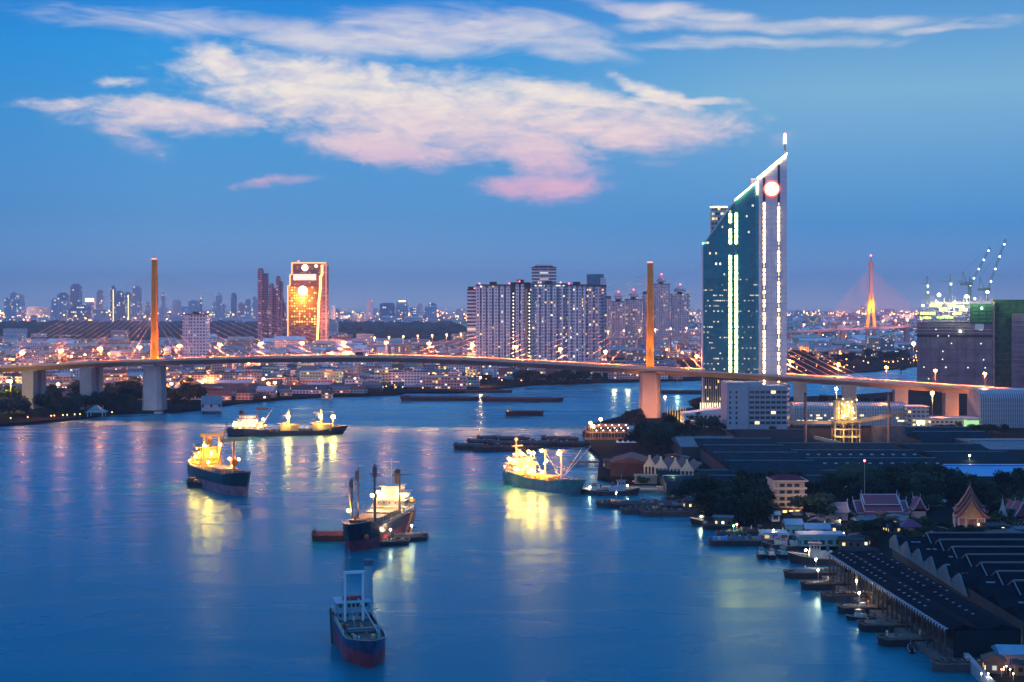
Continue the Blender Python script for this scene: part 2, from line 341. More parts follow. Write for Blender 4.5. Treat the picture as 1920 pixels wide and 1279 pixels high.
def dz(s):
    for i in range(len(KZ) - 1):
        if KZ[i][0] <= s <= KZ[i + 1][0]:
            (x0, y0), (x1, y1) = KZ[i], KZ[i + 1]
            def sl(j):
                j0 = max(0, j - 1); j1 = min(len(KZ) - 1, j + 1); return (KZ[j1][1] - KZ[j0][1]) / (KZ[j1][0] - KZ[j0][0])
            h = x1 - x0; t = (s - x0) / h; m0 = sl(i) * h; m1 = sl(i + 1) * h
            return (2*t**3-3*t*t+1)*y0 + (t**3-2*t*t+t)*m0 + (-2*t**3+3*t*t)*y1 + (t**3-t*t)*m1
    return KZ[0][1] if s < 0 else KZ[-1][1]
def BW(s, off=0): return (BX0 + bu[0] * s - bu[1] * off, BY0 + bu[1] * s + bu[0] * off)
br = thing('cable_stayed_bridge', 'long cable stayed road bridge with two tall golden orange pylons crossing the river', 'bridge', (BX0, BY0, 0), BRZ)
def sweep(sec, s0, s1, st=12, close=True):
    b = MB(); n = len(sec); ss = []; s = s0
    while s < s1: ss.append(s); s += st
    ss.append(s1)
    for s in ss:
        for (o, z) in sec: b.v.append((s, o, dz(s) + z))
    for i in range(len(ss) - 1):
        for j in range(n if close else n - 1):
            k = (j + 1) % n; b.f.append((i*n+j, (i+1)*n+j, (i+1)*n+k, i*n+k)); b.m.append(0)
    if close:
        b.f.append(tuple(range(n))); b.f.append(tuple((len(ss)-1)*n + j for j in reversed(range(n)))); b.m += [0, 0]
    return b
sweep([(-16, 0), (-16, -1.0), (-9.5, -4.6), (9.5, -4.6), (16, -1.0), (16, 0)], -400, 1180).build('deck_girder', deckm, br)
sweep([(-15, .02), (-15, .25), (15, .25), (15, .02)], -400, 1180).build('road_surface', asph, br)
for o in (-16.2, 15.8): sweep([(o, -.6), (o, .95), (o + .4, .95), (o + .4, -.6)], -400, 1180).build('parapet', parap, br)
for sgn in (-1, 1): sweep([(sgn * 1.6, .26), (sgn * 1.6, 1.1), (sgn * 1.6 + .4, 1.1), (sgn * 1.6 + .4, .26)], -400, 1180).build('median_barrier', parap, br)
for s0 in (0, BL):
    zd = dz(s0); p = MB(); top = zd + 87 - (2 if s0 else 0)
    for (za, zb, wa, wb, da, db) in ((zd + .3, zd + 12, 3.2, 2.9, 2.1, 2.0), (zd + 12, top, 2.9, 2.3, 2.0, 1.7)):
        b = len(p.v)
        for z, wx, wy in ((za, wa, da), (zb, wb, db)):
            c = .7
            p.v += [(s0 + sx * a, sy * b_, z) for sx, sy, a, b_ in ((-1, -1, wx, wy - c), (-1, -1, wx - c, wy), (1, -1, wx - c, wy), (1, -1, wx, wy - c), (1, 1, wx, wy - c), (1, 1, wx - c, wy), (-1, 1, wx - c, wy), (-1, 1, wx, wy - c))]
        for i in range(8):
            j = (i + 1) % 8; p.f.append((b + i, b + j, b + 8 + j, b + 8 + i)); p.m.append(0)
        p.f.append(tuple(b + 8 + i for i in range(8))); p.m.append(0)
    py_ = p.build('pylon', gold, br)
    cap = MB()
    for sx in (-1.6, -.5, .5, 1.6): cap.ball((s0 + sx, -1.2, top + .6), .42, 6, 4)
    cap.build('warning_light', redl, py_)
    MB().tube((s0, 0, top), (s0, 0, top + 9), .12, .05, 5).build('lightning_rod', steel, py_)
    for i in range(17):
        z = zd + 34 + i * 2.6
        for sg in (-1, 1): MB().box(s0 + sg * 2.4, s0 + sg * 3.0, -.5, .5, z - .35, z + .35).build('cable_anchor', conc, py_)
    # legs below the deck: a tapered box pier with a recessed corner
    ph = MB(); zt = zd - 4.6
    def ring(z, a, b_, c=3.2): return [(s0 + x, y, z) for x, y in ((-a, -b_ + c), (-a + c, -b_), (a - c, -b_), (a, -b_ + c), (a, b_ - c), (a - c, b_), (-a + c, b_), (-a, b_ - c))]
    r0 = ring(-3, 9.3, 9); r1 = ring(zt, 7.9, 7.6, 2.6); ph.v += r0 + r1
    for i in range(8): ph.f.append((i, (i + 1) % 8, 8 + (i + 1) % 8, 8 + i)); ph.m.append(0)
    ph.f.append(tuple(range(8, 16))); ph.m.append(0)
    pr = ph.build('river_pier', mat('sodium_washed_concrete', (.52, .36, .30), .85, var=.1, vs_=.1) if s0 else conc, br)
    MB().box(s0 - 12, s0 + 12, -12, 12, -2, 1.4).build('pile_cap', conc, pr)
    MB().box(s0 - 6, s0 + 6, -14.5, 14.5, zt - .2, zt + 1.2).build('cross_head', conc, pr)
    n = 0
    for side in (-1, 1):
        for i in range(17):
            zp = zd + 34 + i * 2.6; reach = 24 + i * ((BL / 2 - 34) / 16 if (side == 1) == (s0 == 0) else 9.3)
            sd = s0 + side * reach
            MB().tube((s0 + side * 2.4, 0, zp), (sd, 0, dz(sd) + .5), .15, n=5, caps=False).build('stay_cable', cablem, br)
def pier(s, half=4.6, dep=3.0, m=conc):
    zt = dz(s) - 4.6
    b = MB()
    for o in (-7, 7):
        b.box(s - half * .5 , s + half * .5, o - dep, o + dep, -2, zt)
    p = b.build('approach_pier', m, br)
    MB().box(s - half * .75, s + half * .75, -11, 11, zt + .0, zt + 1.3).build('cross_head', m, p)
def sof(px):
    # bridge parameter under a given pixel column
    lo, hi = -400., 1180.
    for _ in range(50):
        mid = (lo + hi) / 2; x, y = BW(mid)
        if 960 + x * F / y < px: lo = mid
        else: hi = mid
    return lo
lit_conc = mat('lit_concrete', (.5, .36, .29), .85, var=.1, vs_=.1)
for px in (-60, 64, 172): pier(sof(px), 11, 4)
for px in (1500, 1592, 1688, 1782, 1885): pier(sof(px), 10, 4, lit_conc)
def plight(name, loc, power, col=SODIUM, r=.6, parent=None):
    d = bpy.data.lights.new(name, 'POINT'); d.energy = power; d.color = col; d.shadow_soft_size = r
    o = bpy.data.objects.new(name, d); C.objects.link(o); o.location = loc
    if parent: o.parent = parent; KIDS.setdefault(parent.name, []).append(o)
    return o
def spot(loc, to, power, col, ang=60, blend=.6, r=.5, parent=None, name='floodlight'):
    d = bpy.data.lights.new(name, 'SPOT'); d.energy = power; d.color = col; d.spot_size = R(ang); d.spot_blend = blend; d.shadow_soft_size = r
    o = bpy.data.objects.new(name, d); C.objects.link(o); o.location = loc
    o.rotation_euler = (Vector(to) - Vector(loc)).to_track_quat('-Z', 'Y').to_euler()
    if parent: o.parent = parent; KIDS.setdefault(parent.name, []).append(o)
    return o
polem = mat('lamp_post_paint', (.4, .38, .36), .6)
def make_lamp(h, double=True, power=330000):
    t = thing('street_lamp', 'tall double headed sodium street lamp on the median of the bridge deck', 'street lamp', (0, 0, -500), 0)
    p = MB().tube((0, 0, 0), (0, 0, h), .16, .1, 6)
    for sx in ((-1, 1) if double else (1,)):
        p.tube((0, 0, h), (0, sx * 1.9, h + .35), .09, .07, 5)
    p.build('post', polem, t)
    for sx in ((-1, 1) if double else (1,)):
        MB().ball((0, sx * 2.1, h + .2), 1.05, 8, 5, .75).build('lamp_head', lampm, t)
    if power: spot((0, 0, h - .6), (0, .01, 0), power, SODIUM, 150, .4, .5, t, 'lamp_light'); plight('lamp_glow', (0, 0, h - 1.2), power * .13, (1, .17, .05), 1.2, t)  # redder point light added beside the spot for pink patches on the water
    return t
blamp = make_lamp(11)
s = sof(-30); first = True
while s < 1000:
    if abs(s) > 8 and abs(s - BL) > 8:
        x, y = BW(s)
        if first: blamp.location = (x, y, dz(s) + .25); blamp.rotation_euler = (0, 0, BRZ); blamp['group'] = 'street lamps on the cable stayed bridge'; first = False
        else: copy_tree(blamp, (x, y, dz(s) + .25), BRZ)
    s += 37
for s0, po in ((0, 1.0), (BL, 1.3)):
    for o, sx in ((-9, -9), (-9, 9)):
        x, y = BW(s0 + sx, o); zz = dz(s0 + sx)
        tx, ty = BW(s0); spot((x, y, zz + 2), (tx, ty, zz + 45), 30000 * po, (1, .44, .07), 55)
        spot((x, y, zz + 2), (tx, ty, zz + 8), 4500 * po, (1, .6, .1), 80)
x, y = BW(BL + 10, -30); tx, ty = BW(BL, 0)
spot((x, y, 4), (tx, ty, 26), 26000, (1, .36, .14), 90)
x, y = BW(BL - 22, -24); spot((x, y, 4), (tx, ty, 22), 12000, (1, .40, .22), 100)
x, y = BW(0, -40); tx, ty = BW(0, 0); spot((x, y, 6), (tx, ty, 22), 9000, (.8, .8, 1), 100)
for px in (1592, 1688, 1782, 1885):
    s = sof(px); x, y = BW(s + 18, -22); tx, ty = BW(s, 0); spot((x, y, 4), (tx, ty, 20), 42000, (1, .36, .12), 110)

# ---------------------------------------------------------------- the wedge-topped riverside tower
TY = 1120.; k_ = TY / F
tx0 = X(1396, TY)
tw = thing('office_tower', 'tallest tower, teal glass and pale concrete with sloping lit roof edge and round sign', 'skyscraper', (tx0, TY, 2), R(-7))
def tx(px): return X(px, TY) - tx0
def tz(py): return Z(py, TY) - 2
glasslow = facade('tower_glass_lit', (.08, .33, .37), (.06, .30, .34), 1.6, 4.2, .20, 1.1, .8, .22, .6, .2, .2, (1, .75, .38), (.95, .95, .75))
concp = mat('pale_stone_cladding', (.74, .70, .76), .6, var=.05, vs_=.3)
roofline = [(1319, 458), (1334, 437), (1350, 413), (1367, 388), (1378, 376), (1419, 342)]
mid = 520
low = MB().prism([(tx(1319.5), tz(707)), (tx(1422), tz(707)), (tx(1422), tz(mid)), (tx(1319.5), tz(mid))], 0, 34, 'y'); low.build('lower_glass_wall', glasslow, tw)
up = MB().prism([(tx(1319.5), tz(mid)), (tx(1422), tz(mid)), (tx(1422), tz(342))] + [(tx(a), tz(b)) for a, b in reversed(roofline[:-1])], 0, 34, 'y'); up.build('upper_glass_wall', facade('tower_glass_up', (.07, .35, .40), (.06, .36, .42), 1.6, 4.2, .03, 2.2, .82, .4, .6, .2, .25, (1, .75, .38), (.95, .95, .75)), tw)
def roof_at(px):
    for (a, b), (c, d) in zip(roofline, roofline[1:]):
        if a <= px <= c: return b + (d - b) * (px - a) / (c - a)
    return 342
finm = mat('mullion_metal', (.10, .17, .19), .35, .4)
px = 1320.5
while px < 1418:
    zt = tz(roof_at(px))
    MB().box(tx(px) - .13, tx(px) + .13, -.55, -.003, tz(706), zt).build('mullion', finm, tw); px += 4.1
# stepped skirt at the foot: sloping ribs then tall ribs, then lit fins
ribm = mat('rib_metal', (.55, .48, .46), .4, .2)
MB().prism([(tx(1316), 0), (tx(1422), 0), (tx(1422), tz(707)), (tx(1316), tz(707))], .4, 33, 'y').build('lower_hall', facade('hall_glass', (.03, .04, .05), (.03, .04, .05), 1.6, 4.6, .22, 1.8, .7, .45, .8), tw)
for i in range(25):
    x = tx(1317) + i * 1.75
    MB().bar((x, -3.6, 2), (x, -3.6, tz(719)), .38, .6).bar((x, -3.6, tz(719)), (x, -.4, tz(707)), .38, .6).build('rib', ribm, tw)
finl = emis('lit_fin', (1, .84, .5), 3)  # emission stands in for lamplight falling on the fins
for i in range(13):
    x = tx(1314) + i * 1.9
    MB().bar((x, -3.9, tz(756)), (x, -9.5, tz(762)), .5, .8).bar((x, -9.5, tz(762)), (x, -9.5, tz(775)), .5, .8).build('lit_fin', finl, tw)
for i in range(12): plight('uplight', (tx(1318) + i * 3.6, -6.8, tz(765)), 420, (1, .6, .3), .5, tw)
# concrete blade on the right
MB().prism([(tx(1422.2), 0), (tx(1474), 0), (tx(1474), tz(290)), (tx(1419), tz(337)), (tx(1419), tz(342)), (tx(1422.2), tz(350))], -1.2, 30, 'y').build('stone_slab', concp, tw)
MB().box(tx(1316.5), tx(1319.4), -.8, 33, 0, tz(459)).build('corner_pier', concp, tw)
groove = mat('dark_groove', (.05, .06, .08), .6)
for gx in (1432, 1459):
    zt = tz(334 if gx == 1432 else 310)
    MB().box(tx(gx - 2.2), tx(gx + 2.2), -1.45, -1.203, tz(726), zt).build('recess', groove, tw)
panel = emis('light_panel', (1, .58, .16), 62, True)
panel2 = emis('light_panel_dim', (1, .86, .6), 1.3)
for gx in (1432, 1459):
    z = tz(724); j = 0
    while z < tz(386):
        MB().box(tx(gx - 1.35), tx(gx + 1.35), -1.6, -1.452, z, z + 2.3).build('light_panel', panel if random.random() < .75 else panel2, tw); z += 3.5; j += 1
seam = MB()
for i in range(48): seam.box(tx(1422.4), tx(1474), -1.215, -1.2015, 8 + i * 4.2, 8.12 + i * 4.2)
for gx in (1427, 1439, 1445.5, 1452, 1466): seam.box(tx(gx) - .05, tx(gx) + .05, -1.219, -1.2055, 5, tz(345))
seam.build('cladding_joints', mat('joint', (.22, .22, .27), .8), tw)
stripm = emis('stair_glow', (1, .58, .15), 60, True)
for gx, ww in ((1369.5, 2.6), (1380.5, 2.9)):
    z = tz(704)
    while z < tz(400 if gx < 1375 else 384):
        py_ = HOR - (z + 2 - CAMH) / k_
        if not (462 < py_ < 478) and random.random() < (.96 if py_ > 478 else .8):
            MB().box(tx(gx) - ww * .30, tx(gx) + ww * .30, -.62, -.57, z, z + 3.0).build('lit_stair_window', stripm, tw)
        z += 4.2 if gx < 1375 else 4.2
edge = emis('roof_edge_light', (1, .74, .34), 34, True)
MB().bar((tx(1378), -1.4, tz(375)), (tx(1419), -1.4, tz(341)), .5, .6).build('roof_edge_light', edge, tw)
MB().bar((tx(1419), -1.8, tz(335.5)), (tx(1474.5), -1.8, tz(289)), .55, .8).build('roof_edge_light', edge, tw)
MB().prism([(tx(1418.6), tz(342)), (tx(1420.8), tz(342)), (tx(1419.6), tz(366))], -1.5, -.9, 'y').build('light_cone_wedge', edge, tw)  # glowing wedge shaped like the narrow cone of light at this corner
MB().box(tx(1409), tx(1420), 12, 24, tz(345), tz(332)).build('plant_room', concp, tw)
MB().bar((tx(1319), -.4, tz(458)), (tx(1378), -.4, tz(376)), .7, .9).build('roof_coping', mat('pale_coping', (.6, .72, .76), .5), tw)
# lower block behind
MB().box(tx(1334.5), tx(1366), 34.2, 60, 0, tz(383)).build('rear_block', facade('rear_glass', (.34, .42, .46), (.02, .05, .06), 2.4, 4, .16, 2, .8, .5), tw)
for i in range(8): MB().box(tx(1335) + i * 1.8, tx(1335) + i * 1.8 + .35, 34.02, 34.19, tz(450), tz(385)).build('mullion', ribm, tw)
MB().box(tx(1334), tx(1366.5), 34.05, 35, tz(383), tz(381.4)).build('roof_edge_light', edge, tw)
mb = MB().tube((tx(1471), 3, tz(292)), (tx(1471), 3, tz(268)), .75, .6, 8).build('spire', mat('spire_steel', (.3, .3, .33), .4, .5), tw)
MB().tube((tx(1471), 3, tz(270)), (tx(1471), 3, tz(252)), 1.5, 1.3, 8).build('lantern', emis('lantern', (1, .86, .86), 3.2), mb)
MB().tube((tx(1471), 3, tz(252)), (tx(1471), 3, tz(250)), .9, .5, 8).build('beacon', redl, mb)
MB().tube((tx(1446), -1.9, tz(355)), (tx(1446), -2.5, tz(355)), 5.3, n=28).build('round_sign', emis('sign_white', (1, .80, .62), 4), tw)
rg = MB(); cx, cz = tx(1446), tz(355)
for i in range(28):
    a0 = 2 * math.pi * i / 28; a1 = 2 * math.pi * (i + 1) / 28
    rg.bar((cx + 5.9 * math.cos(a0), -1.9, cz + 5.9 * math.sin(a0)), (cx + 5.9 * math.cos(a1), -1.9, cz + 5.9 * math.sin(a1)), 1.3, 1.0)
rg.build('sign_halo', emis('sign_halo_red', (1, .13, .05), 2.6), tw)  # red halo around the bright sign, shaped as a glowing ring
MB().ball((tx(1319), -1, tz(456)), .9).build('beacon', emis('green_beacon', (.2, 1, .5), 4), tw)
# ---------------------------------------------------------------- high-rises
def inpoly(x, y, P):
    c = False; j = len(P) - 1
    for i in range(len(P)):
        if (P[i][1] > y) != (P[j][1] > y) and x < (P[j][0] - P[i][0]) * (y - P[i][1]) / (P[j][1] - P[i][1]) + P[i][0]: c = not c
        j = i
    return c
LEFT = [(13500, lp[-1][1]), (13500, 15500), (-13500, 15500), (-13500, lp[0][1])] + lp
white_l = facade('white_lattice', (.78, .80, .86), (.08, .12, .16), 4.2, 4.4, .08, 2.2, .50, .48, .6)
white_s = facade('white_striped', (.75, .78, .84), (.06, .10, .14), 14, 5.0, .05, 1.2, .96, .5, .5)
teal_l = facade('teal_lattice', (.20, .34, .42), (.05, .10, .14), 4.2, 4.4, .10, 2.2, .6, .5, .7)
pale_l = facade('pale_lattice', (.66, .60, .66), (.12, .14, .2), 4.6, 4.4, .12, 1.6, .55, .5, .75)
dark_l = facade('dark_core', (.05, .055, .085), (.03, .04, .06), 5, 6, .05, 1, .5, .5)
beige_p = mat('beige_plaster', (.55, .46, .42), .8, var=.06, vs_=.2)
white_p = mat('white_plaster', (.62, .64, .68), .8, var=.07, vs_=.2)
darkroof = mat('dark_roof_slab', (.05, .055, .07), .8)
KY = 1950.; kk = KY / F
def block(px0, px1, top, parent, x0, Y, dep, m, name='wall', y0=0., base=0., k=None):
    a = X(px0, Y) - x0; b = X(px1, Y) - x0
    return MB().box(a, b, y0, y0 + dep, base, Z(top, Y) - 2).build(name, m, parent)
def beacon(parent, x, y, z, r=1.1): return MB().ball((x, y, z), r, 6, 4).build('warning_light', redl, parent)
def condo(name, label, px0, px1, top, Y, dep, body, stacks, stackm, crown=True, y0=0, lights=()):
    xc = X((px0 + px1) / 2, Y); k = Y / F
    t = thing(name, label, 'apartment tower', (xc, Y + y0, 2))
    h = Z(top, Y) - 2; a = X(px0, Y) - xc; b = X(px1, Y) - xc
    MB().box(a, b, 0, dep, 0, h).build('wall', body, t)
    for (s0, s1) in stacks:
        MB().box(X(s0, Y) - xc, X(s1, Y) - xc, -2.0, -.01, 2, h - 4).build('balcony_stack', stackm, t)
        if crown: MB().box(X(s0, Y) - xc + .5, X(s1, Y) - xc - .5, -1.6, 2, h - 3.9, h - 1.2).build('parapet', white_p, t)
    if crown:
        MB().box(a - .4, b + .4, -2.4, dep + .4, h, h + 1.2).build('roof', darkroof, t)
        MB().box((a + b) / 2 - 5, (a + b) / 2 + 5, dep * .3, dep * .7, h + 1.2, h + 5).build('plant_room', dark_l, t)
    for lx in lights: beacon(t, X(lx, Y) - xc, 0, h + 2.5, k * 1.1)
    return t, xc, h
condo('apartment_tower', 'narrow white striped apartment slab at left end of the long dark and white condominium row', 876, 892, 544, KY, 26, white_s, [], white_l, lights=(890,))
condo('apartment_tower', 'wide apartment block with white balcony columns, left half of the condominium row', 892.3, 957, 535, KY, 24, teal_l, [(893, 900), (903, 910.5), (914, 922), (926, 934), (938, 945), (949, 956)], white_l, lights=(899, 955))
t, xc, h = condo('apartment_tower', 'dark cored apartment tower edged with strings of white lights in the condominium row', 957.3, 994, 531, KY, 28, dark_l, [(967, 973), (976, 983)], white_l, y0=-2, lights=(974,))
tanp = mat('tan_stripe', (.50, .34, .22), .8)
MB().box(X(984, KY) - xc, X(989, KY) - xc, -2, -.02, 2, h - 8).build('tan_stripe', tanp, t)
chain = emis('white_lamp', (1, .92, .75), 6)
for lx in (962.5, 992.5):
    for i in range(22): MB().ball((X(lx, KY) - xc, -1.2, 6 + i * 4.8), .75, 6, 4).build('lamp', chain, t)
t, xc, h = condo('apartment_tower', 'broad blue grey apartment block with lit rooftop in the middle of the condominium row', 994.3, 1063, 533, KY, 26, teal_l, [(1005, 1011), (1015, 1021), (1025, 1031), (1036, 1043), (1050, 1056)], white_l, lights=(1010, 1014, 1051))
for s0, s1 in ((1003, 1021), (1040, 1058)): MB().box(X(s0, KY) - xc, X(s1, KY) - xc, -1, 1, h - 2.6, h - 1.4).build('roof_lights', emis('roof_glow', (1, .9, .8), 2.2), t)
condo('apartment_tower', 'pale apartment block with dense white balcony grid near the right end of the condominium row', 1063.3, 1100, 535, KY, 26, teal_l, [(1064, 1071), (1074, 1081), (1084, 1090), (1093, 1098)], white_l, lights=(1067,))
t, xc, h = condo('apartment_tower', 'right hand end tower of the condominium row crowned by a blue glass cylinder', 1100.3, 1137, 536, KY, 30, teal_l, [(1103, 1112), (1116, 1126)], pale_l)
MB().tube((X(1117, KY) - xc, 12, h), (X(1117, KY) - xc, 12, Z(514, KY) - 2), 12, n=20).build('crown', mat('blue_glass', (.05, .22, .32), .25), t)
MB().box(X(1124, KY) - xc, X(1136.5, KY) - xc, 2, 14, h + 1.3, Z(521, KY) - 2).build('crown_block', white_p, t)
t, xc, h = condo('apartment_tower', 'white banded apartment tower rising behind the condominium row with an antenna', 997, 1043, 502, 2250, 30, white_s, [], white_l, lights=())
MB().box(X(1003, 2250) - xc, X(1037, 2250) - xc, 4, 26, h + 1.3, h + 5).build('plant_room_upper', white_s, t)
MB().tube((X(1018, 2250) - xc, 10, h + 5), (X(1018, 2250) - xc, 10, h + 14), .5, .2, 5).build('antenna', steel, t)
grp2 = [(1137, 1146, 560, 'slim apartment tower touching the right end of the condominium row'), (1148, 1172, 566, 'stepped pale apartment block with lit stairwell, left of the pink cluster'), (1155, 1165, 555, 'small tower top above the pink apartment cluster'),
        (1173, 1204, 562, 'pale pink apartment block with dense windows left of the right pylon'), (1206, 1217, 551, 'slim pale tower immediately left of the right pylon'), (1226, 1256, 533, 'tallest pale apartment tower just right of the right pylon'), (1258, 1294, 552, 'pale apartment tower with stepped crown between pylon and wedge tower')]
for i, (a, b, top, lab) in enumerate(grp2):
    t, xc, h = condo('apartment_tower', lab, a, b, top, 2700 + i * 18, 30, pale_l, [(a + (b - a) * .1, a + (b - a) * .42), (a + (b - a) * .55, a + (b - a) * .9)], facade('pinkish_lattice', (.72, .60, .64), (.14, .15, .2), 4.6, 4.4, .14, 1.6, .5, .5, .8), True)
    if b - a > 20:
        MB().box(-(b - a) * .3, (b - a) * .3, 5, 20, h + 5.02, h + 11).build('stepped_crown', pale_l, t)
        MB().prism([(-9, h + 11), (9, h + 11), (0, h + 19)], 8, 17, 'y').build('roof_gable', white_p, t)
        beacon(t, 0, 5, h + 20, 1.3)
# golden glowing office block
GY = 2900.; gk = GY / F; gx0 = X(576, GY)
gt = thing('office_tower', 'glowing golden office block outlined in orange light with white round signs', 'skyscraper', (gx0, GY, 2))
def gx(p): return X(p, GY) - gx0
def gz(p): return Z(p, GY) - 2
MB().prism([(gx(540), 0), (gx(596), 0), (gx(600), gz(494)), (gx(547), gz(494)), (gx(547), gz(514)), (gx(543.5), gz(514)), (gx(543.5), gz(536)), (gx(540), gz(536))], 0, 34, 'y').build('wall', facade('bronze_wall', (.30, .12, .10), (.14, .06, .05), 5, 4, .30, 1.1, .6, .35, .9, .7, .1, (1, .5, .2)), gt)
MB().prism([(gx(600.3), 0), (gx(612), 0), (gx(612), gz(494)), (gx(600.3), gz(494))], 3, 40, 'y').build('side_wall', facade('pink_wall', (.42, .18, .18), (.2, .09, .1), 20, 4, .5, .8, .9, .4, 1, .7, .1, (1, .45, .3)), gt)
MB().box(gx(543), gx(594), -1.0, -.01, gz(609), gz(537)).build('lattice_panel', facade('gold_lattice', (.45, .14, .03), (.5, .3, .05), 5.2, 5.4, .5, 2.6, .62, .62, .5, .6, .1, (1, .40, .04), (1, .66, .14)), gt)
oran = emis('orange_outline', (1, .33, .10), 3.2, True)
def line(pts, m, w=2.2, nm='outline_light'):
    b = MB()
    for (a, c), (d, e) in zip(pts, pts[1:]): b.bar((gx(a), -1.6, gz(c)), (gx(d), -1.6, gz(e)), w, w)
    return b.build(nm, m, gt)
line([(540, 642), (540, 536), (544, 536), (544, 515), (547.5, 515), (547.5, 493), (611, 493)], oran)
line([(595, 646), (597, 600), (598, 565), (601, 540), (601, 518), (604, 516), (604, 497)], emis('gold_outline', (1, .52, .14), 4.5, True), 4)
line([(611.5, 493), (611.5, 640)], emis('pink_outline', (1, .3, .22), 1.2), 2)
MB().tube((gx(572), -1.2, gz(502)), (gx(572), -2.4, gz(502)), 6.3, n=20).build('round_sign', emis('hot_white', (1, .84, .6), 7), gt)
MB().tube((gx(593), -1.2, gz(499)), (gx(593), -2.4, gz(499)), 3.2, n=16).build('round_sign', emis('warm_white', (1, .8, .5), 4), gt)
MB().box(gx(550), gx(593), -2.2, -1.1, gz(525.5), gz(514)).build('sign_band', emis('sign_band', (1, .72, .62), 1.5), gt)
MB().tube((gx(568), -1.2, gz(545)), (gx(568), -2.6, gz(545)), 9.5, n=22).build('round_sign', emis('hot_yellow', (1, .80, .38), 7), gt)
beacon(gt, gx(560), -1, gz(490), 1.4); plight('glow', (gx(566), -16, gz(560)), 150000, (1, .4, .1), 5, gt)
plight('glow', (gx(620), -10, gz(600)), 200000, (1, .35, .2), 5, gt)
# slim pink towers
rose = facade('rose_tower', (.52, .30, .38), (.14, .11, .17), 6, 3.6, .10, 1, .8, .45, 1, .7, .1, (1, .5, .45))
rose2 = facade('rose_tower_shaded', (.32, .20, .28), (.09, .07, .12), 6, 3.6, .05, 1, .8, .45, 1)  # darker copy of the rose wall, side shade put into the colour
for (a, b, c, top, lab) in ((483, 492, 500, 508, 'tallest slim rose coloured tower left of the golden block'), (504, 511, 517, 536, 'second slim rose tower, middle of three beside the golden block'), (517.5, 524, 528, 523, 'third slim rose tower nearest the golden block'), (526, 530, 533, 563, 'short rose tower tucked against the golden block')):
    Y = 3000.; xc = X(b, Y); t = thing('apartment_tower', lab, 'apartment tower', (xc, Y, 2)); h = Z(top, Y) - 2
    MB().box(X(a, Y) - xc, 0, 0, 20, 0, h + 3).build('front_wing', rose, t); MB().box(0.01, X(c, Y) - xc, 4, 24, 0, h - 5).build('side_wing', rose2, t)
    MB().box(X(a, Y) - xc + 1, -1, 4, 14, h + 3.01, h + 6).build('plant_room', rose2, t)
# white slab block left
t, xc, h = condo('apartment_tower', 'tall white slab block standing alone right of the left pylon', 342, 388, 590, 2350, 22, facade('white_big_lattice', (.85, .85, .92), (.10, .13, .2), 5.2, 5.4, .03, 1, .6, .55), [(343, 357)], facade('white_fine', (.8, .7, .8), (.22, .15, .24), 4.4, 5.4, .1, 1, .5, .45), True)
# far skyline
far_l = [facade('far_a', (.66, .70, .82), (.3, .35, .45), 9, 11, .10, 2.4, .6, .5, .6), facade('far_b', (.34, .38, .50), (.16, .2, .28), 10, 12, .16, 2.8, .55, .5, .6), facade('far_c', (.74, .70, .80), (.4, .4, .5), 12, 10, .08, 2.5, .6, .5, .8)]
FY = 7300.
sky_l = [(8, 18, 558, 0, 'pale stepped tower at the far left of the skyline'), (19, 33, 548, 0, 'white tower second from the left edge of the skyline'), (33, 44, 552, 2, 'pale tower with a domed top near the left edge of the skyline'), (50, 96, 575, 0, 'low wide hangar roof on the left skyline'),
         (96, 110, 559, 2, 'white twin gabled tower left of the dark wedge building'), (110, 124, 562, 0, 'pale tower pressed against the white twin gabled tower'), (107, 126, 549, 1, 'grey tower behind the white twin gabled tower'), (131, 150, 532, 1, 'tall dark two column tower above the wedge building'),
         (128, 170, 572, 1, 'long dark wedge shaped building on the left skyline'), (160, 176, 556, 2, 'short tower with a golden lit roof'), (181, 193, 544, 1, 'slim tower with pointed top on the left skyline'), (207, 216, 536, 1, 'dark tower with yellow light stripes, left of a pair'),
         (216, 232, 546, 1, 'dark stepped tower, middle of the yellow striped pair'), (234, 245, 547, 1, 'dark tower with yellow light stripe on its right edge'), (229, 263, 578, 1, 'wide low dark block below the yellow striped towers'), (247, 263, 536, 2, 'pale hazy tower left of the left pylon'),
         (273, 281, 566, 0, 'small hazy tower with green light just left of the pylon'), (302, 309, 548, 2, 'thin tower just right of the left pylon'), (323, 337, 562, 2, 'low pale block right of the left pylon'), (353, 372, 563, 0, 'hazy wide block behind the white slab'),
         (375, 379, 553, 1, 'needle thin dark tower behind the white slab'), (398, 405, 566, 0, 'short hazy block in the far centre left'), (405, 415, 549, 2, 'hazy thin tower right of the white slab'), (409, 422, 570, 0, 'stubby block at the foot of the hazy thin tower'), (433, 443, 549, 1, 'hazy grey tower between white slab and rose towers'),
         (447, 458, 567, 1, 'dark grey block left of the rose towers'), (460, 470, 560, 0, 'faint tower left of the rose towers'), (472, 482, 556, 2, 'faint pale tower touching the tall rose tower'), (620, 628, 574, 2, 'tiny pale block right of the golden block'),
         (687, 699, 561, 2, 'lone hazy tower between golden block and condominium'), (712, 740, 568, 1, 'wide hazy row block in the far centre'), (743, 765, 566, 0, 'wide hazy block with a lit rooftop in the far centre'), (782, 792, 568, 0, 'pale far block left of a similar pair'), (803, 818, 568, 1, 'far grey block nearest the condominium row'),
         (1488, 1506, 582, 0, 'low hazy block right of the wedge tower'), (1614, 1622, 571, 2, 'pale hazy block left of the far bridge pylon'), (1520, 1580, 590, 2, 'long low pale hangar beyond the far bridge')]
glit = emis('yellow_stripe', (1, .75, .25), 4); roofw = emis('lit_roof_glow', (1, .72, .35), 5)
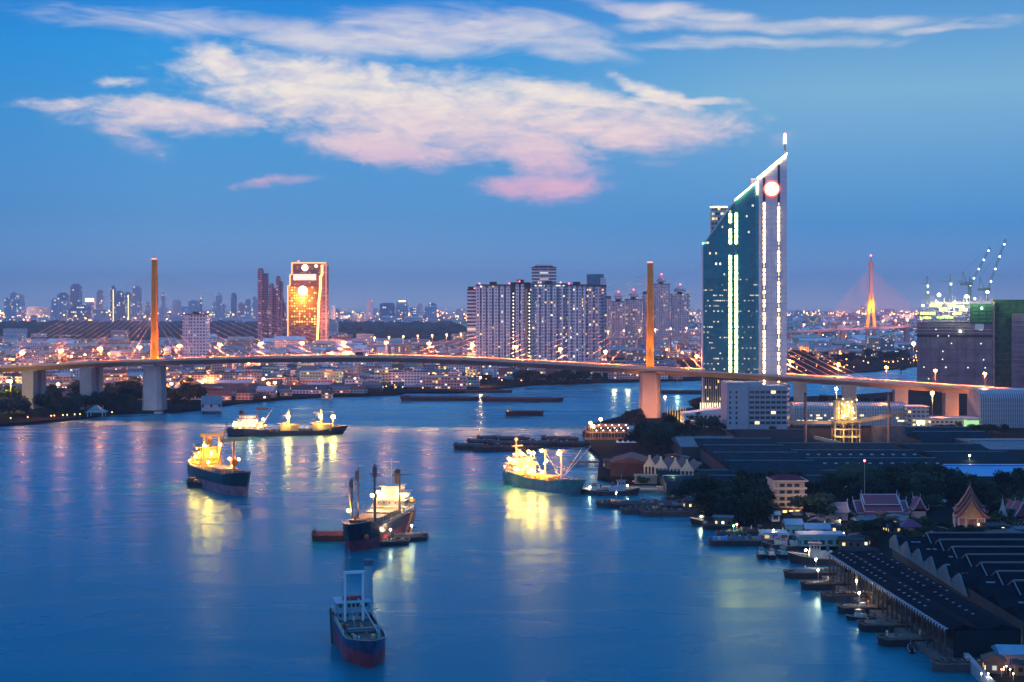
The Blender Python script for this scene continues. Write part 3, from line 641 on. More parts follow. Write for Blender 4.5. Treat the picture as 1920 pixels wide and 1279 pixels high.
for i, (a, b, top, mi, lab) in enumerate(sky_l):
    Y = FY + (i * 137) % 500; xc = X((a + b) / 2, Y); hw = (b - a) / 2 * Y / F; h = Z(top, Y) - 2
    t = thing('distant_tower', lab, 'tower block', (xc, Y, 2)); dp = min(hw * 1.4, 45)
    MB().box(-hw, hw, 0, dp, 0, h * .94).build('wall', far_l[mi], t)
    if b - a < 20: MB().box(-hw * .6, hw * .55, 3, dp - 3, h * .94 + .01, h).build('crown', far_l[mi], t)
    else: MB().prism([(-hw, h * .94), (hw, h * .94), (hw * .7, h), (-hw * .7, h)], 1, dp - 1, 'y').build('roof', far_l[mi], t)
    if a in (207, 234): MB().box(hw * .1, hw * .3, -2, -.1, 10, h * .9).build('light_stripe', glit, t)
    if a == 160: MB().box(-hw, hw, -2, -.1, h * .8, h * .93).build('lit_sign', roofw, t)  # glowing box in place of lamplight on the golden roof
    if a == 743: MB().box(-18, 18, -1, 6, h + .02, h + 7).build('lit_sign', roofw, t)  # glowing box in place of a lamplit rooftop
# ---------------------------------------------------------------- low city
houses_f = []
for nm, wc, lit in (('house_white', (.72, .74, .80), .12), ('house_cream', (.56, .47, .38), .16), ('house_pink', (.56, .36, .34), .18), ('house_grey', (.32, .33, .37), .12), ('house_teal', (.22, .48, .46), .12)):
    houses_f.append((facade(nm, wc, (.06, .07, .09), 3.4, 3.2, lit * .9, 2.2, .62, .48, .75), nm.split('_')[1]))
roofs = [(mat('roof_red_brown', (.20, .07, .05), .8, var=.2, vs_=.3), 'red brown'), (mat('roof_grey', (.15, .16, .18), .8, var=.2, vs_=.3), 'grey'), (mat('roof_dark', (.06, .065, .075), .8, var=.3, vs_=.3), 'dark'), (mat('roof_pale', (.40, .43, .47), .6, var=.15, vs_=.3), 'pale')]
marks = [(-50, 'at left edge'), (64, 'behind leftmost pier'), (172, 'behind second pier'), (290, 'behind the left pylon'), (365, 'below the white slab block'), (440, 'left of rose towers'), (500, 'below the rose towers'), (576, 'below the golden block'), (680, 'right of the golden block'), (780, 'left of condominiums'), (880, 'below the striped slab'), (1000, 'below condominiums'), (1150, 'left of the right pylon'), (1260, 'right of right pylon'), (1550, 'left of the far bridge pylon'), (1640, 'below the far bridge'), (1700, 'left of the construction site')]
def where(px): return min(marks, key=lambda m: abs(m[0] - px))[1]
def gable(w, d, h, rise, ov=.6, axis='x'):
    b = MB()
    if axis == 'x': b.prism([(-ov, h), (d + ov, h), (d + ov, h + .3), (d / 2, h + rise), (-ov, h + .3)], -w / 2 - ov, w / 2 + ov, 'x')
    else: b.prism([(-w / 2 - ov, h), (w / 2 + ov, h), (w / 2 + ov, h + .3), (0, h + rise), (-w / 2 - ov, h + .3)], -ov, d + ov, 'y')
    return b
nh = 0
def house(px, Y, w, d, h, wi, ri, kind, rz=0.):
    global nh
    x = X(px, Y); wm, wn = houses_f[wi]; rm, rn = roofs[ri]
    storeys = max(1, round(h / 3.2))
    depthw = 'near the waterfront' if Y < 1650 else ('behind the bridge' if Y < 2100 else 'deep in town')
    nm = 'shop_house' if kind == 'flat' else 'house'
    t = thing(nm, '%s %s storey building, %s roof, %s %s' % (wn, ['one', 'one', 'two', 'three', 'four', 'five', 'six', 'seven', 'eight'][min(8, storeys)], rn, depthw, where(px)), 'building', (x, Y, 2.2), rz, 'low city buildings across the river')
    MB().box(-w / 2, w / 2, 0, d, 0, h).build('wall', wm, t)
    if kind == 'flat':
        b = MB().box(-w / 2 - .3, w / 2 + .3, -.3, d + .3, h, h + .9); b.build('roof', rm if ri > 1 else roofs[3][0], t)
        MB().box(w * .1, w * .32, d * .3, d * .7, h + .9, h + 3.2).build('stair_hut', wm, t)
    elif kind == 'gable': gable(w, d, h, d * .28, .7, 'x').build('roof', rm, t)
    else: gable(w, d, h, min(w, 16) * .25, .7, 'y').build('roof', rm, t)
    nh += 1
random.seed(21)
Y = 1345.; rows = 0
while Y < 2380 and nh < 285:
    px = -60.
    lim = 1290 if Y > 1720 else 900
    while px < lim and nh < 285:
        if Y < 1500 and px > 730: break
        big_ = random.random() < .25
        w = random.uniform(11, 24) if not big_ else random.uniform(30, 55)
        d = random.uniform(10, 16); wpx = w * F / Y
        x = X(px + wpx / 2, Y)
        if all(inpoly(x + sx * w / 2, Y + sy, LEFT) for sx in (-1, 1) for sy in (-6, d)) and random.random() < .9:
            fl = random.random()
            h = random.choice([4, 6.5, 6.5, 9.6, 9.6, 12.8, 12.8, 16]) if Y > 1480 else random.choice([4, 4, 5, 6.5])
            kind = 'flat' if (h > 9 or fl < .25) and Y > 1480 else ('gable' if fl < .8 else 'end')
            wi = random.choices([0, 1, 2, 3, 4], [34, 20, 16, 18, 12])[0]; ri = random.choices([0, 1, 2, 3], [3, 3, 3, 1.5])[0]
            house(px + wpx / 2, Y + random.uniform(-6, 6), w, d, h, wi, ri, kind, R(random.choice([0, 0, 6, -8, 12, -4])))
        px += wpx + random.uniform(2, 22) * F / Y * (1 if Y > 1500 else .5)
    Y += random.uniform(38, 56) * (1 if Y > 1480 else .7) * (1 + (Y - 1345) / 1400)
# further low buildings: one mass
def mass(name, n, region, hr, mats, label=None):
    for mi, m in enumerate(mats):
        b = MB()
        for _ in range(n // len(mats)):
            Y = region[2] + (region[3] - region[2]) * random.random() ** 1.0; px = random.uniform(region[0], region[1])
            x = X(px, Y)
            if not inpoly(x, Y, LEFT) or inpoly(x, Y, FOREST): continue
            w = random.uniform(10, 40) * (1 + Y / 6000); d = random.uniform(10, 24); h = random.uniform(*hr) * (2.2 if random.random() < .06 else 1)
            b.box(x - w / 2, x + w / 2, Y, Y + d, 2.2, h + 2.2)
            if random.random() < .5: b.prism([(Y - 1, h + 2.2), (Y + d + 1, h + 2.2), (Y + d / 2, h + 2.2 + d * .3)], x - w / 2 - 1, x + w / 2 + 1, 'x')
            else: b.box(x - w * .2, x + w * .1, Y + 2, Y + d - 2, h + 2.25, h + 5)
        tag(b.build(name, m), kind='stuff')
FOREST = [(X(-200, 3500), 3500), (X(860, 3500), 3500), (X(870, 5000), 5000), (X(870, 6700), 6700), (X(-200, 7000), 7000)]
FOREST = [(-1900, 3250), (-150, 3250), (-100, 3500), (-170, 5200), (-260, 6500), (-3200, 6900), (-3200, 4000)]
mass('distant_houses', 700, (-40, 1700, 2350, 3300), (6, 15), [h[0] for h in houses_f[:4]])
mass('distant_houses', 520, (850, 1760, 3200, 6600), (7, 20), [houses_f[0][0], houses_f[3][0], houses_f[1][0]])
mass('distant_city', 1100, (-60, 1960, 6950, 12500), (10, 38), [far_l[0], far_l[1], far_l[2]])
# lights of the far city: countless
def lights(name, n, region, m, size=1., zr=(8, 16), power=1.6):
    b = MB()
    for _ in range(n):
        Y = region[2] + (region[3] - region[2]) * random.random() ** power; px = random.uniform(region[0], region[1])
        if random.random() < .5: px = region[0] + (region[1] - region[0]) * ((math.sin(px * 3.7) * .5 + .5))
        x = X(px, Y)
        if inpoly(x, Y, FOREST) or not inpoly(x, Y, LEFT): continue
        r = Y / F * random.choice([.5, .6, .8, 1.1]) * size; b.ball((x, Y, random.uniform(*zr) + 2), r, 5, 3)
    tag(b.build(name, m), kind='stuff')
or_l = emis('far_orange_lights', (1, .32, .05), 30); yw_l = emis('far_yellow_lights', (1, .52, .12), 28); wh_l = emis('far_white_lights', (.85, .95, 1), 5); rd_l = emis('far_red_lights', (1, .12, .10), 6)
lights('distant_lights', 900, (-20, 1930, 6950, 12000), or_l, .95, (8, 45), 1)
lights('distant_lights', 700, (-20, 1930, 6950, 12000), yw_l, .95, (8, 45), 1)
lights('distant_lights', 120, (-20, 1930, 6950, 12000), wh_l, .8, (8, 60), 1)
lights('distant_lights', 45, (-20, 1930, 6950, 12000), rd_l, .8, (20, 70), 1)
lights('distant_lights', 700, (-20, 1720, 1400, 3300), or_l, .78, (3, 9))
lights('distant_lights', 260, (-20, 1720, 1400, 3300), yw_l, .5, (3, 8))
lights('distant_lights', 110, (-20, 1720, 1400, 3300), wh_l, .42, (3, 12))
lights('distant_lights', 180, (850, 1760, 3300, 6500), or_l, .8, (6, 16))
lights('distant_lights', 120, (850, 1760, 3300, 6500), yw_l, .7, (6, 16))
for px in range(20, 1930, 210): plight('glow', (X(px, 7600), 7600, 40), 1.0e6, (1, .45, .25), 20)  # unseen point lights added to make the far haze glow orange
# street lamps in the low city
slamp = thing('street_lamp', 'orange sodium street lamp among the low houses across the river', 'street lamp', (0, 0, -400), 0, 'street lamps in the low city')
MB().tube((0, 0, 0), (0, 0, 9), .15, .1, 5).tube((0, 0, 9), (0, -1.6, 9.4), .08, .06, 5).build('post', polem, slamp)
MB().ball((0, -1.8, 9.3), 1.7, 8, 5, .8).build('lamp_head', emis('street_sodium', (1, .42, .10), 26, False), slamp)
plight('lamp_light', (0, -4, 10), 85000, (1, .28, .06), 1.2, slamp)
spots = [(16, 722), (22, 683), (45, 655), (90, 652), (110, 728), (150, 729), (185, 726), (220, 727), (240, 729), (257, 727), (160, 670), (205, 668), (322, 727), (345, 724), (372, 712), (385, 720), (300, 660), (420, 655), (470, 650), (495, 718), (516, 725), (600, 700), (655, 655), (700, 660), (765, 728), (815, 690), (900, 715), (1180, 730), (940, 652), (860, 646), (1262, 712), (1290, 655), (1250, 660), (1505, 665), (1540, 650), (660, 690), (745, 690), (540, 655), (230, 690), (60, 700), (1575, 668), (1000, 712)]
ff = True
for (px, py) in spots:
    Y = YG(py + 9 * F / YG(py, 3) * .5, 3) if py > 640 else YG(py)
    x = X(px, Y)
    if not inpoly(x, Y, LEFT): continue
    if ff: slamp.location = (x, Y, 2.2); ff = False
    else: copy_tree(slamp, (x, Y, 2.2))
rnd = random.Random(12); k = 0
while k < 34:
    px = rnd.uniform(0, 1310); Y = rnd.uniform(1420, 2900); x = X(px, Y)
    if inpoly(x, Y, LEFT) and not inpoly(x, Y, FOREST) and (px < 860 or Y > 2100): copy_tree(slamp, (x, Y, 2.2)); k += 1
# ---------------------------------------------------------------- trees
leafm = []
for i, c in enumerate([(.012, .030, .020), (.020, .040, .022), (.034, .052, .022), (.10, .055, .03)]):
    m = bpy.data.materials.new('foliage_%s' % ['dark', 'green', 'olive', 'russet'][i]); m.use_nodes = True; t = m.node_tree; b = t.nodes['Principled BSDF']
    gm = N(t, 'ShaderNodeTexCoord'); n = N(t, 'ShaderNodeTexNoise'); n.inputs['Scale'].default_value = .55; n.inputs['Detail'].default_value = 4; L(t, gm.outputs['Object'], n.inputs[0])
    oi = N(t, 'ShaderNodeObjectInfo'); v = Mth(t, 'ADD', n.outputs[0], Mth(t, 'MULTIPLY', Mth(t, 'SUBTRACT', oi.outputs['Random'], .5), .25))
    L(t, ramp(t, v, [(.32, tuple(x * .55 for x in c) + (1,)), (.68, tuple(x * 1.9 for x in c) + (1,))]), b.inputs['Base Color']); b.inputs['Roughness'].default_value = .8; b.inputs['Specular IOR Level'].default_value = .2
    m.cycles.emission_sampling = 'NONE'; leafm.append(m)
barkm = mat('bark', (.05, .04, .032), .9)
def leafmesh(kind, rnd):
    """many leaf-clump faces through a crown about 1 m in radius units scaled to 6 m"""
    b = MB(); lobes = []
    if kind == 'round':
        for i in range(11):
            a = rnd.uniform(0, 6.28); r = rnd.uniform(1.2, 3.6); lobes.append((r * math.cos(a), r * math.sin(a), rnd.uniform(4.5, 9.2), rnd.uniform(1.5, 2.7)))
    elif kind == 'tall':
        for i in range(11):
            a = rnd.uniform(0, 6.28); z = 3 + i * 1.15; r = rnd.uniform(.2, 1.6) * (1 - z / 22); lobes.append((r * math.cos(a), r * math.sin(a), z, rnd.uniform(1.3, 2.1) * (1.15 - z / 24)))
    else:
        for i in range(14):
            a = rnd.uniform(0, 6.28); r = rnd.uniform(1.5, 6.2); lobes.append((r * math.cos(a), r * math.sin(a), rnd.uniform(4.6, 7.6) - r * .15, rnd.uniform(1.5, 2.5)))
    for (lx, ly, lz, lr) in lobes:
        for _ in range(int(62 * lr)):
            u = rnd.uniform(-1, 1); a = rnd.uniform(0, 6.28); rr = lr * (rnd.random() ** .35) * rnd.uniform(.9, 1.15); q = math.sqrt(1 - u * u)
            c = Vector((lx + rr * q * math.cos(a), ly + rr * q * math.sin(a), lz + rr * u * .8))
            s = rnd.uniform(.22, .62)
            d1 = Vector((rnd.gauss(0, 1), rnd.gauss(0, 1), rnd.gauss(0, .6))).normalized(); d2 = d1.orthogonal().normalized() * s * rnd.uniform(.5, 1); d1 = d1 * s
            b.poly([c - d1, c - d2 * .7 + d1 * .1, c + d1, c + d2]); 
    return b, lobes
TREES = []
for i, (kind, lm) in enumerate((('round', 0), ('spread', 0), ('round', 1), ('spread', 1), ('tall', 0), ('spread', 2), ('round', 3))):
    rnd = random.Random(40 + i); b, lobes = leafmesh(kind, rnd)
    t = thing('tree', 'tree', 'tree', (0, 0, -600 - i * 30))
    b.build('crown', leafm[lm], t)
    tb = MB().tube((0, 0, -.3), (.2, .1, 3.6), .42, .28, 7)
    for (lx, ly, lz, lr) in lobes[:7]: tb.tube((.2, .1, 3.2), (lx * .8, ly * .8, lz), .2, .06, 5)
    tb.build('trunk', barkm, t); TREES.append([t, False])
KIND = ['rounded dark', 'broad spreading dark', 'rounded green', 'broad spreading green', 'slender upright', 'olive leaved spreading', 'russet lit']
HT = [10.5, 9, 10.5, 9, 17, 9, 10.5]
def plant(px, Y, h, ki, place, group, z=2.1, wide=1.):
    p = TREES[ki]; s = h / HT[ki]; lab = '%s tree %s' % (KIND[ki], place)
    if not p[1]:
        p[1] = True; o = p[0]; o.location = (X(px, Y), Y, z); o.rotation_euler = (0, 0, random.uniform(0, 6)); o.scale = (s * wide, s * wide, s); o['label'] = lab; o['group'] = group; return o
    return copy_tree(p[0], (X(px, Y), Y, z), random.uniform(0, 6), lab, group, scale=(s * wide, s * wide, s))
random.seed(5)
# left bank wood
for i in range(100):
    px = random.uniform(-30, 376); pyb = 792 - px * .07 - random.uniform(3, 40)
    if 262 < px < 318: continue
    Y = YG(pyb); x = X(px, Y)
    if not inpoly(x, Y, LEFT): continue
    plant(px, Y, random.uniform(11, 19), random.choice([0, 1, 2, 0, 3]), 'in the riverside wood under the left half of the bridge', 'trees on the left bank', wide=1.25)
for (px, py) in ((440, 712), (560, 716), (575, 712), (550, 718), (905, 716), (1690, 700), (1000, 712), (860, 722), (640, 712)):
    plant(px, YG(py), random.uniform(9, 14), random.choice([0, 1, 2]), 'standing among the low houses across the river', 'trees in the low city', wide=1.4)
for i in range(24):
    px = random.uniform(965, 1120); plant(px, YG(random.uniform(713, 719)) + 10, random.uniform(10, 16), random.choice([0, 2, 1]), 'on the far bank below the condominium row', 'trees on the far bank', wide=1.4)
for i in range(30):
    px = random.uniform(1485, 1760); Y = random.uniform(2150, 2500); plant(px, Y, random.uniform(12, 18), random.choice([0, 2, 1]), 'on the river island between wedge tower and construction site', 'trees on the far bank at right', wide=1.6)
# the wooded belt beyond the low city: reads as one mass
b = MB(); rnd = random.Random(3); nclump = 0
while nclump < 2300:
    x = rnd.uniform(-3100, -60); Y = 3250 + 3500 * rnd.random() ** 1.3
    if not inpoly(x, Y, FOREST) or abs(x) > Y * .42: continue
    r = rnd.uniform(12, 22); hh = rnd.uniform(9, 17) + (4 if rnd.random() < .1 else 0); c = (x, Y)
    base = len(b.v); n = 7
    for zz, q in ((2, 1.0), (hh * .6, 1.05), (hh * .95, .6)):
        for k in range(n):
            a = 6.283 * k / n + rnd.uniform(-.2, .2); b.v.append((x + r * q * math.cos(a) * rnd.uniform(.75, 1.2), Y + r * q * math.sin(a) * rnd.uniform(.75, 1.2), 2 + zz * rnd.uniform(.85, 1.15)))
    b.v.append((x, Y, hh * 1.1 + 2))
    for lv in (0, 1):
        for k in range(n): b.f.append((base + lv * n + k, base + lv * n + (k + 1) % n, base + (lv + 1) * n + (k + 1) % n, base + (lv + 1) * n + k)); b.m.append(0)
    for k in range(n): b.f.append((base + 2 * n + k, base + 2 * n + (k + 1) % n, base + 3 * n)); b.m.append(0)
    nclump += 1
fm = mat('far_foliage', (.022, .045, .035), .9, var=.6, vs_=.03)
tag(b.build('woodland', fm), kind='stuff')

# ---------------------------------------------------------------- far bridge with a pointed pylon
FB = 2950.; fk = FB / F; fx0 = X(1633, FB)
fb = thing('cable_stayed_bridge', 'far cable stayed bridge with single pointed pylon lit yellow and pink cables', 'bridge', (fx0, FB, 0))
def fx(p): return X(p, FB) - fx0
def fz(p): return Z(p, FB)
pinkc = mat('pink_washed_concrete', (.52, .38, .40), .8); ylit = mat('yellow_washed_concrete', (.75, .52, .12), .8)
def fdeck(px): return 614 + (px - 1633) * -.05 if px > 1633 else 614 + (1633 - px) * .045
pts = [(px, fz(fdeck(px))) for px in range(1440, 1960, 20)]
b = MB()
for (a, z0), (c, z1) in zip(pts, pts[1:]):
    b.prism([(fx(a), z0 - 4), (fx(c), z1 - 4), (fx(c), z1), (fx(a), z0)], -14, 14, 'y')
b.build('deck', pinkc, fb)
for sx in (-1, 1):
    q = MB()
    q.bar((sx * fx(1633 + 11), sx * 12, 0), (sx * fx(1633 + 8.5), sx * 11, fz(612)), 6, 7); q.build('pylon_leg', pinkc, fb) if False else None
for sx in (-1, 1):
    w0, w1, w2 = 5.0 * fk, 7.2 * fk, 1.3 * fk
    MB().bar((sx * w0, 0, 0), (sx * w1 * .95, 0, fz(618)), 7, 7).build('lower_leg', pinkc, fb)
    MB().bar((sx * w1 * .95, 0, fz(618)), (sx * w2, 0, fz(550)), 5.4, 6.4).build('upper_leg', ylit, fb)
MB().bar((0, 0, fz(555)), (0, 0, fz(494)), 7, 7).build('mast', pinkc, fb)
MB().tube((0, 0, fz(500)), (0, 0, fz(491)), 6, 6.5, 8).tube((0, 0, fz(491)), (0, 0, fz(480)), 1.6, .5, 6).build('spire', pinkc, fb)
beacon(fb, 0, 0, fz(479), 1.8)
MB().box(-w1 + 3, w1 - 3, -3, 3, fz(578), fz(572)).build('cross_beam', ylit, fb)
spot((fx(1622), -45, fz(612)), (0, 0, fz(575)), 600000, (1, .55, .04), 26, parent=fb); spot((fx(1644), -60, fz(612)), (0, 0, fz(540)), 160000, (1, .5, .15), 40, parent=fb)
fcab = mat('pink_lit_cable', (.75, .42, .42), .6, emit=(1, .35, .3), es=.0)  # pink of the lamplight is put into the cable colour
for side, reach in ((-1, 92), (1, 98)):
    for i in range(17):
        zt = fz(503 + (16 - i) * 2.9); pr_ = 12 + reach * (i / 16) ** 1.05
        MB().tube((side * 2.5, 0, zt), (side * pr_ * fk, 0, fz(fdeck(1633 + side * pr_))), .20, n=4, caps=False).build('stay_cable', fcab, fb)
for sx in (-60, 60): spot((sx, -90, fz(612)), (sx * .6, 0, fz(560)), 500000, (1, .34, .30), 90, parent=fb)
flamp = thing('street_lamp', 'small sodium lamp on the far bridge and its approach roads', 'street lamp', (0, 0, -450), 0, 'street lamps on the far bridge')
MB().tube((0, 0, 0), (0, 0, 12), .25, n=5).build('post', polem, flamp); MB().ball((0, 0, 12.5), 1.5, 7, 4).build('lamp_head', emis('far_sodium', (1, .45, .16), 12), flamp); plight('lamp_light', (0, -2, 11), 22000, (1, .35, .15), 1, flamp)
for i, px in enumerate((1505, 1543, 1581, 1607, 1653, 1677, 1699, 1725)):
    if i == 0: flamp.location = (X(px, FB), FB - 10, fz(fdeck(px)))
    else: copy_tree(flamp, (X(px, FB), FB - 10, fz(fdeck(px))))
for px in (1480, 1535, 1580, 1700, 1760): MB().box(fx(px) - 4, fx(px) + 4, -8, 8, 0, fz(fdeck(px)) - 4).build('pier', pinkc, fb)
# elevated approach roads
def viaduct(label, pA, pB, yA, yB, Y, n):
    t = thing('elevated_road', label, 'elevated road', (X(pA, Y), Y, 0)); x1 = X(pB, Y) - X(pA, Y); za = Z(yA, Y); zb = Z(yB, Y)
    MB().prism([(0, za - 3), (x1, zb - 3), (x1, zb), (0, za)], -10, 10, 'y').build('deck', pinkc, t)
    MB().prism([(0, za), (x1, zb), (x1, zb + 1), (0, za + 1)], -10.3, -9.8, 'y').build('parapet', parap, t)
    for i in range(n):
        f = (i + .5) / n; MB().box(x1 * f - 2, x1 * f + 2, -4, 4, 2, za + (zb - za) * f - 3).build('pier', pinkc, t)
        x = X(pA, Y) + x1 * f
        copy_tree(flamp, (x, Y - 9, za + (zb - za) * f), label='small sodium lamp on the elevated road among the low houses', group='street lamps on the elevated roads')
viaduct('elevated road crossing behind the low houses left of the condominium row', 690, 878, 648, 640, 2300, 7)
viaduct('elevated road between the condominium row and the wedge tower', 1125, 1330, 635, 626, 2550, 7)

# ---------------------------------------------------------------- far-bank buildings singled out
def bld(name, label, px0, px1, top, base, m, rm=None, dep=16, rz=0, roof='flat', cat='building', z0=2.1, Yv=None, bands=0, bandm=None):
    Y = Yv or YG(base); xc = X((px0 + px1) / 2, Y); w = (px1 - px0) * Y / F; h = Z(top, Y) - z0
    t = thing(name, label, cat, (xc, Y, z0), R(rz)); rm = rm or darkroof
    MB().box(-w / 2, w / 2, 0, dep, 0, h).build('wall', m, t)
    if roof == 'flat': MB().box(-w / 2 - .3, w / 2 + .3, -.3, dep + .3, h, h + .8).build('roof', rm, t)
    elif roof == 'gable': gable(w, dep, h, dep * .25, .6, 'x').build('roof', rm, t)
    elif roof == 'hip': 
        MB().poly([(-w/2-.6, -.6, h), (w/2+.6, -.6, h), (w/4, dep/2, h+dep*.28), (-w/4, dep/2, h+dep*.28)]).poly([(w/2+.6, dep+.6, h), (-w/2-.6, dep+.6, h), (-w/4, dep/2, h+dep*.28), (w/4, dep/2, h+dep*.28)]).poly([(w/2+.6, -.6, h), (w/2+.6, dep+.6, h), (w/4, dep/2, h+dep*.28)]).poly([(-w/2-.6, dep+.6, h), (-w/2-.6, -.6, h), (-w/4, dep/2, h+dep*.28)]).build('roof', rm, t)
    for i in range(bands):
        z = h * (i + 1) / (bands + 1); MB().box(-w / 2 - .9, w / 2 + .9, -1.1, -.02, z - .5, z + .3).build('balcony', bandm or white_p, t)
    return t, w, h
turq = facade('turquoise_wall', (.16, .50, .50), (.05, .10, .12), 3.2, 3.1, .08, 1.6, .5, .45, .5)
bld('apartment_building', 'turquoise four storey building left half of a joined pair across the river', 553, 602, 697, 719, turq, roofs[1][0], 22, 4, 'hip', bands=3, bandm=mat('turquoise_trim', (.2, .55, .53), .8))
bld('apartment_building', 'turquoise building with hipped roof, right half of a joined pair across the river', 603, 642, 699, 718, turq, roofs[1][0], 22, -6, 'hip', bands=3, bandm=mat('turquoise_trim', (.2, .55, .53), .8))
wt = houses_f[0][0]; cr = houses_f[1][0]
i = 0
for (a, b_, top, base, m, rr, lab) in ((645, 668, 700, 717, wt, 'flat', 'white balconied row building next to the turquoise pair'), (670, 692, 702, 717, wt, 'flat', 'second white balconied building right of the turquoise pair'), (694, 716, 701, 719, wt, 'flat', 'white balconied building with one lit bay right of the turquoise pair'),
            (717, 732, 700, 718, wt, 'flat', 'narrow white building left of the cream lit building'), (734, 768, 702, 719, cr, 'flat', 'cream building with a warm lit corner on the far waterfront'), (770, 792, 704, 717, wt, 'gable', 'low white building with pale roof left of the dark cube'),
            (794, 808, 703, 720, dark_l, 'flat', 'dark blue cube shaped building on the far waterfront'), (812, 832, 703, 717, cr, 'flat', 'cream arcaded building right of the dark cube'), (833, 862, 702, 718, cr, 'flat', 'lit yellow three storey building on the far waterfront'),
            (440, 470, 700, 716, houses_f[4][0], 'gable', 'pale green building left of the temple like white house'), (472, 512, 692, 713, wt, 'gable', 'ornate white building with domed gable across the river'), (514, 545, 696, 716, houses_f[2][0], 'flat', 'pink brown building with dark front across the river'),
            (187, 232, 700, 722, cr, 'gable', 'warm lit cream building between the second pier and the left pylon'), (100, 130, 706, 726, cr, 'gable', 'warm lit house between the leftmost piers'), (76, 96, 706, 728, houses_f[2][0], 'flat', 'orange lit house right of the leftmost pier'),
            (6, 47, 616, 645, wt, 'flat', 'large white stepped hospital like block at far left'), (58, 84, 625, 643, wt, 'flat', 'small white three storey block near the far left'), (185, 245, 641, 664, houses_f[2][0], 'flat', 'orange lit pink block left of the left pylon'), (262, 284, 643, 662, wt, 'flat', 'white block touching the left pylon'),
            (808, 845, 642, 655, wt, 'flat', 'white villa with terrace left of the condominium row'), (668, 700, 626, 652, wt, 'flat', 'white L shaped block right of the golden block'), (622, 660, 628, 650, houses_f[2][0], 'flat', 'pinkish office block at the foot of the golden block'), (608, 632, 600, 640, wt, 'flat', 'white tower block hugging the golden block'),
            (100, 150, 628, 640, cr, 'flat', 'golden lit gabled row at the left below the woodland')):
    bld('building', lab, a, b_, top, base, m, roofs[(i * 7) % 4][0], 16, [0, 4, -5, 3][i % 4], rr, bands=2 if rr == 'flat' and m is not dark_l else 0, bandm=white_p if m is wt else beige_p); i += 1
plight('glow', (X(850, 1640), 1612, 9), 26000, (1, .72, .15), 2); plight('glow', (X(760, 1620), 1600, 8), 14000, (1, .5, .15), 2)  # bare point lights added to light the facades, here and just below
for (px, py, pw) in ((870, 722, 9000), (1150, 722, 16000), (1175, 722, 16000), (215, 730, 16000), (110, 733, 14000), (400, 722, 12000), (350, 728, 12000), (25, 735, 22000)):
    x, y, z = G(px, py); plight('glow', (x, y - 15, 9), pw, (1, .48, .14), 2)
# red-roofed temples on the far bank
for (px, w, h, lab) in ((990, 24, 9, 'dark red temple roof on the far bank under the condominium row'), (1020, 34, 8, 'long red temple hall roof on the far bank'), (1055, 26, 7, 'red gabled roof right of the long temple hall'), (948, 14, 7, 'small white gabled pavilion on the far bank'), (478, 18, 9, 'red brown temple roof left of the turquoise pair')):
    Y = YG(708); t = thing('temple_hall', lab, 'temple', (X(px, Y), Y, 2.1)); MB().box(-w / 2, w / 2, 0, 12, 0, h * .55).build('wall', white_p, t)
    r_ = gable(w, 12, h * .55, 9, 1.5, 'x'); r_.build('roof', mat('temple_red', (.28, .05, .05), .6, var=.15, vs_=.5), t)
# sheds along the left shore
shedm = mat('rusty_sheet_roof', (.075, .07, .085), .7, var=.45, vs_=.25); shed_b = mat('blue_sheet_roof', (.20, .30, .38), .5, var=.2, vs_=.3)
woodw = facade('dark_shed_wall', (.05, .045, .045), (.02, .02, .03), 4, 3.5, .12, 2.5, .5, .5, .8)
random.seed(11)
pp = ['below the turquoise pair', 'left of the long barges', 'behind the far cargo ship', 'near the white waterfront shed']
for r_, (py, pa, pb) in enumerate(((728, 430, 800), (735, 445, 700), (742, 500, 640), (748, 470, 560), (738, 330, 440), (730, 318, 420))):
    px = pa
    while px < pb:
        w = random.uniform(14, 40); Y = YG(py + random.uniform(-2, 2)); wp = w * F / Y; x = X(px + wp / 2, Y)
        if inpoly(x, Y - 4, LEFT):
            t = thing('shed', '%s low gabled shed on the left shore %s' % (random.choice(['dark', 'grey', 'weathered']), pp[r_ % 4]), 'shed', (x, Y, 2.1), R(random.uniform(-8, 8)), 'low sheds on the left shore')
            d = random.uniform(9, 15); h = random.uniform(3, 4.5); MB().box(-w / 2, w / 2, 0, d, 0, h).build('wall', woodw, t); gable(w, d, h, 3.2, 1, random.choice(['x', 'x', 'y'])).build('roof', random.choice([shedm, shedm, shed_b, roofs[0][0]]), t)
        px += wp + 3
t, w, h = bld('shed', 'white walled waterfront shed with pale blue roof right of the left pylon', 378, 414, 758, 768, facade('plain_shed_wall', (.6, .55, .62), (.05, .05, .08), 7, 8, .1, 1, .25, .3), shed_b, 26, 10, 'gable', 'shed')
t, w, h = bld('shed', 'small lit boathouse on stilts at the left shore tip', 603, 622, 737, 746, houses_f[1][0], shedm, 12, 0, 'gable', 'shed'); plight('glow', (X(610, 1370), 1366, 5), 4000, (1, .85, .5), 1)
